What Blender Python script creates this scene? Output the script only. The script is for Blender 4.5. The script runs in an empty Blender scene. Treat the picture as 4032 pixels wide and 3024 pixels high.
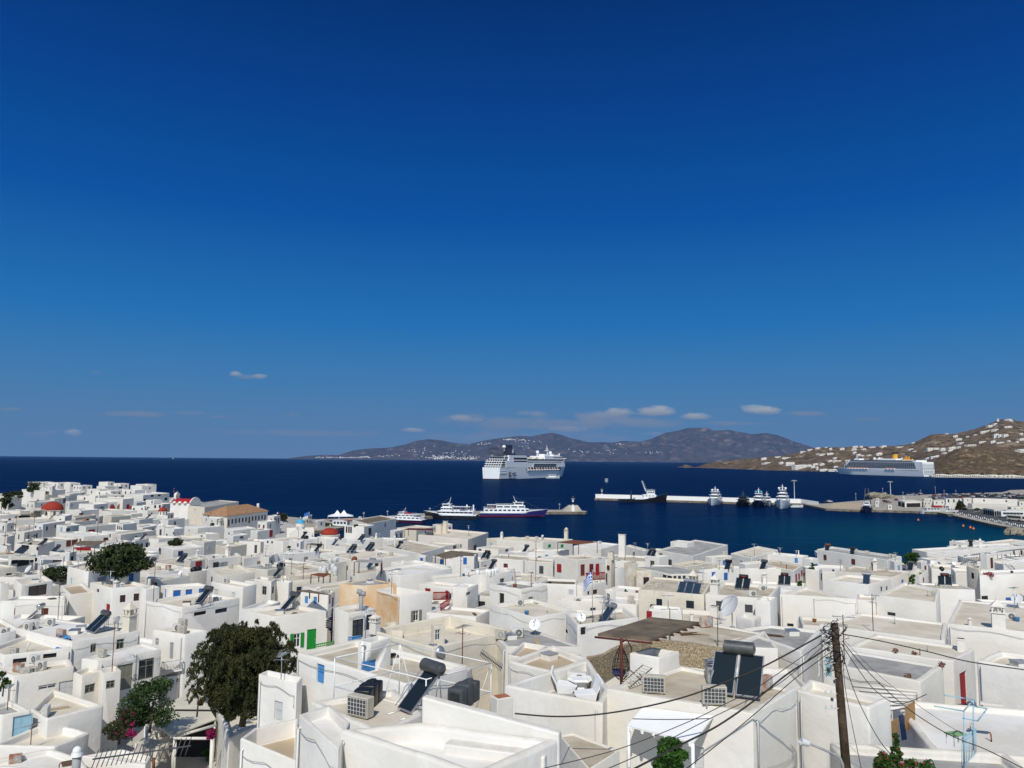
import bpy, bmesh, math, random
from mathutils import Vector, Matrix, noise
from mathutils.bvhtree import BVHTree
R = random.Random(7)
S = bpy.context.scene
COL = S.collection
# ------------------------------------------------------------------ camera
CAMZ = 30.0
F = 3020.0
PITCH, ROLL = math.radians(5.63), math.radians(0.487)
camd = bpy.data.cameras.new('camera'); cam = bpy.data.objects.new('camera', camd); COL.objects.link(cam)
camd.sensor_width = 36; camd.lens = 36 * F / 4032; camd.clip_start = 0.5; camd.clip_end = 90000
CM = Matrix.Rotation(math.pi / 2 + PITCH, 3, 'X') @ Matrix.Rotation(ROLL, 3, 'Z')
cam.matrix_world = Matrix.Translation((0, 0, CAMZ)) @ CM.to_4x4()
S.camera = cam
C0 = Vector((0, 0, CAMZ))
def ray(x, y):
    d = CM @ Vector(((x - 2016) / F, (1512 - y) / F, -1)); return d / d.y
def proj(p):
    d = CM.transposed() @ (Vector(p) - C0)
    if d.z > -0.1: return (-9999, -9999)
    return (2016 + F * d.x / -d.z, 1512 - F * d.y / -d.z)
def atY(x, y, Y): return C0 + ray(x, y) * Y
def atZ(x, y, z):
    d = ray(x, y); return C0 + d * ((z - CAMZ) / d.z)
TILES = {1:(0,1850,.4566),2:(1000,1850,.4566),3:(2000,1850,.4566),4:(3000,1850,.46655),5:(0,2300,.4566),6:(1000,2300,.4566),
 7:(2000,2300,.4566),8:(3000,2300,.46655),'a':(0,1880,.27125),'b':(600,1880,.27125),'c':(1200,2000,.27125),'d':(3500,2080,.24116),
 'e':(3150,2420,.36415),'h':(3000,1600,.46655),'i':(1100,1560,.9946),'j':(1480,1920,.38879),'k':(2300,1870,.38879),'p':(3350,1900,.30832),'m':(1850,1730,.19892),'n':(3280,1760,.19892),'f':(0,0,1)}
def px(t, x, y):
    o = TILES[t]; return (o[0] + x * o[2], o[1] + y * o[2])
# ------------------------------------------------------------------ town surface
# roof height as the eye's depression (tan) falls; z = 30 - tan * Y
TT = [(.42,18),(.37,22),(.317,30),(.29,36),(.24,50),(.19,80),(.15,110),(.115,175),(.092,230),(.078,280),(.0585,350),(.045,400),(.03,455)]
# the town falls away towards the lower left, so there the same depression is met farther off
TL = [(.42,44),(.37,49),(.317,55),(.27,59.5),(.24,63),(.212,71),(.19,81),(.15,110),(.115,175),(.092,230),(.078,280),(.0585,350),(.045,400),(.03,455)]
def leftness(x): u = min(1, max(0, (1250 - x) / 400)); return u * u * (3 - 2 * u)
def roofz(Y, x=2500):
    u = leftness(x)
    return roofz_(Y, TT) if u == 0 else roofz_(Y, TT) * (1 - u) + roofz_(Y, TL) * u
def roofz_(Y, T_):
    a = [(y, 30 - t * y) for t, y in T_]
    if Y <= a[0][0]: return a[0][1] + (a[0][0] - Y) * (.25 if T_ is TT else .02)
    for (y0, z0), (y1, z1) in zip(a, a[1:]):
        if Y <= y1: return z0 + (z1 - z0) * (Y - y0) / (y1 - y0)
    return a[-1][1]
def on_roof(x, y, dz=0):
    """point where the ray of full-res pixel x,y meets the town's roof surface raised by dz"""
    d = ray(x, y); lo, hi = 12.0, 520.0
    f = lambda Y: C0.z + d.z * Y - (roofz(Y, x) + dz)
    Y = lo; step = 1.0; prev = f(lo)
    while Y < hi:
        v = f(Y + step)
        if prev > 0 >= v: break
        prev = v; Y += step
    a, b = Y, Y + step
    for _ in range(30):
        m = (a + b) / 2
        if f(m) > 0: a = m
        else: b = m
    return C0 + d * a
# ------------------------------------------------------------------ tagging
def tag(o, label=None, cat=None, group=None, kind=None):
    if label: o['label'] = label
    if cat: o['category'] = cat
    if group: o['group'] = group
    if kind: o['kind'] = kind
    return o
def empty(name, loc=(0, 0, 0), rz=0.0):
    o = bpy.data.objects.new(name, None); o.empty_display_size = .3
    o.location = loc; o.rotation_euler = (0, 0, rz); COL.objects.link(o); return o
def copy_tree(o, parent=None):
    c = o.copy(); COL.objects.link(c); c.parent = parent
    for ch in KIDS.get(o.name, []):
        copy_tree(ch, c)
    return c
KIDS = {}
class MB:
    """collects shapes, links them as one mesh object"""
    def __init__(s): s.v = []; s.f = []; s.sm = []
    def add(s, vs, fs, smooth=False):
        n = len(s.v); s.v += [tuple(v) for v in vs]; s.f += [tuple(i + n for i in f) for f in fs]; s.sm += [smooth] * len(fs); return s
    def box(s, c, d, rz=0, M=None):
        x, y, z = d[0] / 2, d[1] / 2, d[2] / 2
        vs = [Vector((i, j, k)) for k in (-z, z) for j in (-y, y) for i in (-x, x)]
        if rz: m = Matrix.Rotation(rz, 3, 'Z'); vs = [m @ v for v in vs]
        if M: vs = [M @ v for v in vs]
        return s.add([v + Vector(c) for v in vs], [(0,2,3,1),(4,5,7,6),(0,1,5,4),(2,6,7,3),(0,4,6,2),(1,3,7,5)])
    def prism(s, poly, z0, z1, smooth=False):
        n = len(poly)
        z0f = z0 if callable(z0) else (lambda p: z0); z1f = z1 if callable(z1) else (lambda p: z1)
        vs = [(p[0], p[1], z0f(p)) for p in poly] + [(p[0], p[1], z1f(p)) for p in poly]
        return s.add(vs, [tuple(range(n - 1, -1, -1)), tuple(range(n, 2 * n))] + [(i, (i + 1) % n, n + (i + 1) % n, n + i) for i in range(n)])
    def cyl(s, p0, p1, r0, r1=None, n=10, caps=True, smooth=True):
        p0, p1 = Vector(p0), Vector(p1); r1 = r0 if r1 is None else r1
        d = (p1 - p0)
        if d.length < 1e-6: return s
        q = d.to_track_quat('Z', 'Y').to_matrix()
        vs = []
        for p, r in ((p0, r0), (p1, r1)):
            vs += [p + q @ Vector((r * math.cos(2 * math.pi * i / n), r * math.sin(2 * math.pi * i / n), 0)) for i in range(n)]
        s.add(vs, [(i, (i + 1) % n, n + (i + 1) % n, n + i) for i in range(n)], smooth)
        if caps: s.add(vs, [tuple(range(n - 1, -1, -1)), tuple(range(n, 2 * n))])
        return s
    def tube(s, pts, r, n=6, r1=None):
        pts = [Vector(p) for p in pts]; m = len(pts); vs = []
        for k, p in enumerate(pts):
            d = (pts[min(k + 1, m - 1)] - pts[max(k - 1, 0)]).normalized()
            q = d.to_track_quat('Z', 'Y').to_matrix(); rr = r if r1 is None else r + (r1 - r) * k / (m - 1)
            vs += [p + q @ Vector((rr * math.cos(2 * math.pi * i / n), rr * math.sin(2 * math.pi * i / n), 0)) for i in range(n)]
        fs = [(k * n + i, k * n + (i + 1) % n, (k + 1) * n + (i + 1) % n, (k + 1) * n + i) for k in range(m - 1) for i in range(n)]
        return s.add(vs, fs + [tuple(range(n - 1, -1, -1)), tuple(range((m - 1) * n, m * n))], True)
    def lathe(s, c, prof, n=16, smooth=True, sx=1, sy=1):
        vs = []
        for r, z in prof: vs += [(c[0] + sx * r * math.cos(2 * math.pi * i / n), c[1] + sy * r * math.sin(2 * math.pi * i / n), c[2] + z) for i in range(n)]
        m = len(prof)
        return s.add(vs, [(k * n + i, k * n + (i + 1) % n, (k + 1) * n + (i + 1) % n, (k + 1) * n + i) for k in range(m - 1) for i in range(n)]
                     + [tuple(range((m - 1) * n, m * n)), tuple(range(n - 1, -1, -1))], smooth)
    def ball(s, c, r, n=12, m=8, sz=1, z0=-1):
        a0 = math.asin(z0)
        return s.lathe(c, [(max(.001, r * math.cos(a0 + (math.pi / 2 - a0) * k / m)), r * sz * math.sin(a0 + (math.pi / 2 - a0) * k / m)) for k in range(m + 1)], n)
    def quad(s, a, b, c, d): return s.add([a, b, c, d], [(0, 1, 2, 3)])
    def xf(s, M):
        s.v = [tuple(M @ Vector(v)) for v in s.v]; return s
    def build(s, name, mat, parent=None, bevel=0, seg=2, recalc=True, local=True, wob=None):
        me = bpy.data.meshes.new(name); me.from_pydata(s.v, [], s.f)
        for p, b in zip(me.polygons, s.sm): p.use_smooth = b
        if bevel or recalc:
            bm = bmesh.new(); bm.from_mesh(me)
            if bevel:
                bmesh.ops.remove_doubles(bm, verts=bm.verts, dist=1e-4)
                if wob:   # hand-plastered walls: nothing is quite straight
                    bmesh.ops.subdivide_edges(bm, edges=[e for e in bm.edges if e.calc_length() > 1.2], cuts=5, use_grid_fill=True)
                    for v in bm.verts:
                        q = (v.co + wob[0]) * .55; n = noise.noise_vector(q) * .055 + noise.noise_vector(q * 3.1) * .02
                        v.co.x += n.x; v.co.y += n.y
                        if v.co.z > wob[1] - .02: v.co.z += n.z * .8
                es = [e for e in bm.edges if len(e.link_faces) == 2 and e.calc_face_angle(0) > .5]
                bmesh.ops.bevel(bm, geom=es, offset=bevel, segments=seg, affect='EDGES', profile=.5, clamp_overlap=True)
            bmesh.ops.recalc_face_normals(bm, faces=bm.faces)
            bm.to_mesh(me); bm.free()
        if isinstance(mat, str): mat = M(mat)
        me.materials.append(mat)
        o = bpy.data.objects.new(name, me); COL.objects.link(o)
        if parent is not None:
            o.parent = parent; KIDS.setdefault(parent.name, []).append(o)
        return o
# ------------------------------------------------------------------ materials
MATS = {}
def mat(name, col, rough=.8, spec=.3, metal=0, var=.0, vscale=1.0, bump=0, bscale=20, col2=None, stain=0, emit=None, alpha=None, trans=0):
    m = bpy.data.materials.new(name); m.use_nodes = True; nt = m.node_tree; N = nt.nodes; L = nt.links
    b = N['Principled BSDF']; b.inputs['Roughness'].default_value = rough; b.inputs['Specular IOR Level'].default_value = spec
    b.inputs['Metallic'].default_value = metal; b.inputs['Base Color'].default_value = (*col, 1)
    tc = N.new('ShaderNodeNewGeometry')
    if var or col2:
        nz = N.new('ShaderNodeTexNoise'); nz.inputs['Scale'].default_value = vscale; nz.inputs['Detail'].default_value = 6; nz.inputs['Roughness'].default_value = .6
        L.new(tc.outputs['Position'], nz.inputs['Vector'])
        r = N.new('ShaderNodeValToRGB'); r.color_ramp.elements[0].position = .38; r.color_ramp.elements[1].position = .62
        c2 = col2 if col2 else tuple(c * (1 - var) for c in col)
        r.color_ramp.elements[0].color = (*c2, 1); r.color_ramp.elements[1].color = (*col, 1)
        L.new(nz.outputs['Fac'], r.inputs['Fac']); out = r.outputs['Color']
        if stain:
            mp = N.new('ShaderNodeMapping'); mp.inputs['Scale'].default_value = (1.6, 1.6, .22); L.new(tc.outputs['Position'], mp.inputs['Vector'])
            n2 = N.new('ShaderNodeTexNoise'); n2.inputs['Scale'].default_value = 1.1; n2.inputs['Detail'].default_value = 8; n2.inputs['Roughness'].default_value = .7
            L.new(mp.outputs['Vector'], n2.inputs['Vector'])
            r2 = N.new('ShaderNodeValToRGB'); r2.color_ramp.elements[0].position = .56; r2.color_ramp.elements[1].position = .76
            r2.color_ramp.elements[0].color = (1, 1, 1, 1); k = 1 - stain; r2.color_ramp.elements[1].color = (k * 1.03, k, k * .93, 1)
            mx = N.new('ShaderNodeMix'); mx.data_type = 'RGBA'; mx.blend_type = 'MULTIPLY'; mx.inputs[0].default_value = 1
            L.new(n2.outputs['Fac'], r2.inputs['Fac']); L.new(out, mx.inputs[6]); L.new(r2.outputs['Color'], mx.inputs[7]); out = mx.outputs[2]
        if name in ('white', 'white2', 'cream', 'pinkish', 'ruin'):
            # lichen and dust that settles on upward faces, runs and damp patches
            sn = N.new('ShaderNodeSeparateXYZ'); L.new(tc.outputs['Normal'], sn.inputs[0])
            n3 = N.new('ShaderNodeTexNoise'); n3.inputs['Scale'].default_value = 1.7; n3.inputs['Detail'].default_value = 8; n3.inputs['Roughness'].default_value = .72; L.new(tc.outputs['Position'], n3.inputs['Vector'])
            mr = N.new('ShaderNodeMapRange'); mr.inputs[1].default_value = .42; mr.inputs[2].default_value = .72; L.new(n3.outputs['Fac'], mr.inputs[0])
            m2 = N.new('ShaderNodeMapRange'); m2.inputs[1].default_value = .35; m2.inputs[2].default_value = .9; L.new(sn.outputs['Z'], m2.inputs[0])
            ml = N.new('ShaderNodeMath'); ml.operation = 'MULTIPLY_ADD'; L.new(mr.outputs[0], ml.inputs[0]); ml.inputs[1].default_value = .62; ml.inputs[2].default_value = .22
            mm = N.new('ShaderNodeMath'); mm.operation = 'MULTIPLY'; L.new(ml.outputs[0], mm.inputs[0]); L.new(m2.outputs[0], mm.inputs[1])
            mx2 = N.new('ShaderNodeMix'); mx2.data_type = 'RGBA'; L.new(mm.outputs[0], mx2.inputs[0]); L.new(out, mx2.inputs[6]); mx2.inputs[7].default_value = (.50, .45, .35, 1); out = mx2.outputs[2]
            # large patches of older, greyer whitewash
            n4 = N.new('ShaderNodeTexNoise'); n4.inputs['Scale'].default_value = .16; n4.inputs['Detail'].default_value = 4; L.new(tc.outputs['Position'], n4.inputs['Vector'])
            m4 = N.new('ShaderNodeMapRange'); m4.inputs[1].default_value = .42; m4.inputs[2].default_value = .64; m4.inputs[4].default_value = .5; L.new(n4.outputs['Fac'], m4.inputs[0])
            mx3 = N.new('ShaderNodeMix'); mx3.data_type = 'RGBA'; L.new(m4.outputs[0], mx3.inputs[0]); L.new(out, mx3.inputs[6]); mx3.inputs[7].default_value = (.66, .61, .50, 1) if name != 'ruin' else (.5, .42, .3, 1); out = mx3.outputs[2]
        L.new(out, b.inputs['Base Color'])
    if bump:
        nb = N.new('ShaderNodeTexNoise'); nb.inputs['Scale'].default_value = bscale; nb.inputs['Detail'].default_value = 5; L.new(tc.outputs['Position'], nb.inputs['Vector'])
        bp = N.new('ShaderNodeBump'); bp.inputs['Strength'].default_value = 1; bp.inputs['Distance'].default_value = bump
        L.new(nb.outputs['Fac'], bp.inputs['Height']); L.new(bp.outputs['Normal'], b.inputs['Normal'])
    if emit: b.inputs['Emission Color'].default_value = (*emit[:3], 1); b.inputs['Emission Strength'].default_value = emit[3]
    MATS[name] = m; return m
def M(n): return MATS[n]
mat('white', (.775,.75,.695), .85, .2, var=.07, vscale=.55, bump=.03, bscale=2.2, stain=.10)
mat('white2', (.69,.66,.59), .85, .2, var=.09, vscale=.8, bump=.03, bscale=3, stain=.16)
mat('cream', (.70,.64,.52), .85, .2, var=.12, vscale=.6, bump=.03, bscale=3, stain=.22)
mat('pinkish', (.72,.66,.58), .85, .2, var=.06, vscale=.6, bump=.01, bscale=3, stain=.1)
mat('ochre', (.64,.40,.20), .85, .2, col2=(.68,.55,.39), vscale=.4, bump=.04, bscale=4, stain=.25)
mat('ruin', (.70,.66,.58), .9, .1, col2=(.55,.47,.36), vscale=.9, bump=.08, bscale=3, stain=.3)
mat('roofwhite', (.76,.74,.68), .9, .1, col2=(.64,.60,.52), vscale=.35, bump=.02, bscale=5)
mat('roofcream', (.68,.62,.50), .9, .1, col2=(.55,.48,.37), vscale=.4, bump=.02, bscale=6)
mat('roofbeige', (.56,.50,.39), .9, .1, col2=(.40,.34,.25), vscale=.5, bump=.02, bscale=6)
mat('roofgrey', (.40,.39,.36), .9, .1, col2=(.27,.26,.24), vscale=.6, bump=.02, bscale=6)
mat('rooftan', (.50,.40,.27), .9, .1, col2=(.40,.32,.22), vscale=.5, bump=.02, bscale=6)
mat('roofbrown', (.20,.16,.11), .95, .1, col2=(.12,.095,.07), vscale=1.2, bump=.03, bscale=8)
mat('whitepaint', (.80,.80,.78), .5, .3, var=.04, vscale=3)
mat('palegrey', (.60,.61,.60), .5, .3, var=.06, vscale=4)
mat('grey', (.32,.33,.33), .6, .3, var=.1, vscale=5)
mat('darkgrey', (.07,.075,.08), .6, .3, var=.2, vscale=4)
mat('black', (.012,.013,.014), .45, .4, var=.3, vscale=4)
mat('glass', (.02,.025,.03), .12, .6)
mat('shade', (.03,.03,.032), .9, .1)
mat('blue', (.03,.14,.45), .6, .3, var=.2, vscale=4)
mat('midblue', (.07,.26,.55), .6, .3, var=.15, vscale=4)
mat('paleblue', (.32,.52,.62), .6, .3, var=.1, vscale=4)
mat('navy', (.012,.03,.08), .6, .3, var=.2, vscale=4)
mat('red', (.32,.015,.02), .6, .3, var=.2, vscale=4)
mat('brown', (.13,.035,.025), .7, .2, var=.2, vscale=4)
mat('wood', (.16,.10,.055), .8, .2, var=.4, vscale=6)
mat('olivegrey', (.22,.22,.17), .6, .3, var=.1, vscale=4)
mat('green', (.01,.25,.03), .5, .3, var=.15, vscale=4)
mat('metal', (.45,.46,.47), .35, .5, metal=.7, var=.1, vscale=5)
mat('rust', (.25,.09,.04), .9, .1, col2=(.14,.05,.03), vscale=8)
mat('tank', (.15,.15,.145), .35, .5, metal=.5, var=.3, vscale=3)
mat('panel', (.012,.020,.026), .3, .25)
mat('panelblue', (.022,.04,.07), .3, .25)
mat('domered', (.33,.045,.028), .85, .1, var=.25, vscale=1.5, bump=.03, bscale=6)
mat('roofred', (.38,.02,.03), .8, .2, var=.15, vscale=.8)
mat('domeblue', (.06,.36,.58), .6, .3, var=.1, vscale=1.5)
mat('canvas', (.62,.58,.46), .9, .1, var=.12, vscale=.8, bump=.01, bscale=4)
mat('wrapped', (.02,.02,.02), .35, .5, col2=(.45,.45,.45), vscale=2.2)
mat('orange', (.50,.16,.03), .7, .2, var=.3, vscale=3)
mat('terracotta', (.42,.16,.08), .8, .2, var=.2, vscale=4)
mat('palegreen', (.25,.42,.18), .6, .3, var=.1, vscale=4)
mat('lavender', (.38,.30,.45), .8, .2, var=.1, vscale=6)
mat('polewood', (.045,.03,.02), .9, .1, col2=(.09,.065,.045), vscale=3, bump=.02, bscale=9)
mat('cablegrey', (.035,.032,.03), .7, .2)
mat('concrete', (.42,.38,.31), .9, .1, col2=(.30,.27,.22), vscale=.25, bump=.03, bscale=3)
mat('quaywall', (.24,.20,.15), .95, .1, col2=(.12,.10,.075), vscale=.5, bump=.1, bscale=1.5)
mat('asphalt', (.09,.09,.088), .9, .1, var=.2, vscale=.3)
mat('paving', (.50,.47,.42), .9, .1, var=.2, vscale=.5)
# ------------------------------------------------------------------ sky and sun
SUN_AZ = math.radians(188)   # where the sun stands, clockwise from the view direction (+Y)
SUN_EL = math.radians(47)
w = bpy.data.worlds.new('World'); S.world = w; w.use_nodes = True
nt = w.node_tree; N = nt.nodes; L = nt.links; bg = N['Background']
sky = N.new('ShaderNodeTexSky'); sky.sky_type = 'NISHITA'; sky.sun_disc = False
sky.sun_elevation = SUN_EL; sky.sun_rotation = SUN_AZ; sky.altitude = 30; sky.air_density = 1.0; sky.dust_density = .35; sky.ozone_density = 3.0
gm = N.new('ShaderNodeGamma'); gm.inputs['Gamma'].default_value = 1.0
L.new(sky.outputs['Color'], gm.inputs['Color'])
tcw = N.new('ShaderNodeTexCoord'); sep = N.new('ShaderNodeSeparateXYZ'); L.new(tcw.outputs['Generated'], sep.inputs[0])
hs = N.new('ShaderNodeHueSaturation'); hs.inputs['Saturation'].default_value = SKY_SAT = 1.1; hs.inputs['Value'].default_value = 1
L.new(gm.outputs['Color'], hs.inputs['Color'])
def math_node(op, a, b=None, c=None):
    n = N.new('ShaderNodeMath'); n.operation = op
    for i, v in enumerate((a, b, c)):
        if v is None: continue
        if isinstance(v, (int, float)): n.inputs[i].default_value = v
        else: L.new(v, n.inputs[i])
    return n.outputs[0]
# clouds: soft patches at real azimuths and elevations of the sky
nzc = N.new('ShaderNodeTexNoise'); nzc.inputs['Scale'].default_value = 22; nzc.inputs['Detail'].default_value = 6; nzc.inputs['Roughness'].default_value = .62
mpc = N.new('ShaderNodeMapping'); mpc.inputs['Scale'].default_value = (1, 1, 2.6); L.new(tcw.outputs['Generated'], mpc.inputs['Vector']); L.new(mpc.outputs['Vector'], nzc.inputs['Vector'])
rx = math_node('DIVIDE', sep.outputs['X'], sep.outputs['Y']); rz_ = math_node('DIVIDE', sep.outputs['Z'], sep.outputs['Y'])
dn = math_node('SUBTRACT', nzc.outputs['Fac'], .5)
lit = None; dim = None
CL = [ # full-res x, y, half width, half height, brightness
 (930,1474,30,14,.8),(1020,1482,32,13,.75),(975,1484,60,14,.25),(375,1467,45,9,.0),(285,1702,38,14,.6),(210,1700,30,9,.4),(150,1708,70,9,.15),
 (520,1630,130,14,.12),(740,1625,70,10,.05),(45,1613,45,8,.0),(1140,1633,38,7,.0),(860,1640,40,7,0),
 (2996,1614,95,19,1.),(2580,1620,75,20,.75),(2440,1622,65,20,.7),(2740,1640,55,16,.7),(3160,1628,90,9,.1),(2100,1630,90,14,.35),(2330,1640,110,22,.3),
 (1815,1650,45,13,.55),(1865,1655,50,9,.4),(2000,1665,320,30,.12),(2420,1668,260,26,.12),(1620,1695,55,10,.5),(2240,1690,70,12,.3),(2560,1708,50,9,.35),(2900,1668,150,10,.06),(3410,1650,50,9,.0),(2100,1725,420,26,.08),(1200,1705,300,12,.03)]
def patch(cx, cy, a, b):
    d = ray(cx, cy); ux = math_node('MULTIPLY', math_node('SUBTRACT', rx, d.x), F / a); uz = math_node('MULTIPLY', math_node('SUBTRACT', rz_, d.z), F / b)
    r2 = math_node('ADD', math_node('MULTIPLY', ux, ux), math_node('MULTIPLY', uz, uz))
    v = math_node('SUBTRACT', 1.15, r2); v = math_node('ADD', v, math_node('MULTIPLY', dn, 5.0))
    n = N.new('ShaderNodeMath'); n.operation = 'MULTIPLY'; n.use_clamp = True; L.new(v, n.inputs[0]); n.inputs[1].default_value = .8
    return n.outputs[0], uz
# the deep polarised blue of the sky opposite the sun, over the Nishita sky that lights the place
grad = N.new('ShaderNodeValToRGB'); el = grad.color_ramp.elements
stops = [(0, (.125,.220,.345)), (.03, (.105,.208,.352)), (.09, (.055,.200,.420)), (.17, (.014,.160,.445)), (.30, (.001,.082,.350)), (.42, (.0003,.050,.255)), (.54, (.0001,.027,.160)), (.8, (.0003,.02,.13))]
el[0].position = stops[0][0]; el[0].color = (*[c * 8.9 for c in stops[0][1]], 1); el[1].position = stops[-1][0]; el[1].color = (*[c * 8.9 for c in stops[-1][1]], 1)
for p_, c_ in stops[1:-1]: e = el.new(p_); e.color = (*[c * 8.9 for c in c_], 1)
L.new(sep.outputs['Z'], grad.inputs[0])
def mrange(v, a, b, lo=0, hi=1):
    n = N.new('ShaderNodeMapRange'); n.interpolation_type = 'SMOOTHSTEP'; L.new(v, n.inputs[0])
    for i, q in enumerate((a, b, lo, hi)): n.inputs[i + 1].default_value = q
    return n.outputs[0]
gf = math_node('MULTIPLY', mrange(sep.outputs['Z'], .62, .85, 1, 0), mrange(sep.outputs['Y'], -.1, .45))
gmx = N.new('ShaderNodeMix'); gmx.data_type = 'RGBA'; L.new(gf, gmx.inputs[0]); L.new(hs.outputs['Color'], gmx.inputs[6]); L.new(grad.outputs['Color'], gmx.inputs[7])
mixc = gmx.outputs[2]
for cx, cy, a, b, br in CL:
    p, uz = patch(cx, cy, a, b)
    fr = N.new('ShaderNodeMix'); fr.data_type = 'RGBA'
    # lit top, greyer base of each cloud
    t = N.new('ShaderNodeMath'); t.operation = 'MULTIPLY_ADD'; t.use_clamp = True; L.new(uz, t.inputs[0]); t.inputs[1].default_value = .5; t.inputs[2].default_value = .55
    L.new(t.outputs[0], fr.inputs[0]); fr.inputs[6].default_value = (1.55, 1.95, 2.65, 1); k = br
    fr.inputs[7].default_value = (1.6 + 2.9 * k, 2.0 + 2.6 * k, 2.8 + 1.8 * k, 1)
    m = N.new('ShaderNodeMix'); m.data_type = 'RGBA'; L.new(math_node('MULTIPLY', p, min(.95, .66 + .5 * br)), m.inputs[0]); L.new(mixc, m.inputs[6]); L.new(fr.outputs[2], m.inputs[7]); mixc = m.outputs[2]
L.new(mixc, bg.inputs['Color']); bg.inputs['Strength'].default_value = .112
sd = bpy.data.lights.new('sun', 'SUN'); sd.energy = 3.65; sd.angle = math.radians(.53); sd.color = (1, .955, .88)
so = bpy.data.objects.new('sun', sd); COL.objects.link(so)
sdir = Vector((math.sin(SUN_AZ) * math.cos(SUN_EL), math.cos(SUN_AZ) * math.cos(SUN_EL), math.sin(SUN_EL)))
so.rotation_euler = sdir.to_track_quat('Z', 'Y').to_euler()
S.view_settings.view_transform = 'Standard'; S.view_settings.look = 'None'; S.view_settings.gamma = 1; S.view_settings.use_curve_mapping = False
S.view_settings.exposure = .0
S.cycles.max_bounces = 6; S.cycles.diffuse_bounces = 3; S.cycles.glossy_bounces = 2; S.cycles.transmission_bounces = 2; S.cycles.volume_bounces = 0
S.cycles.use_adaptive_sampling = True; S.cycles.use_denoising = True
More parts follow.
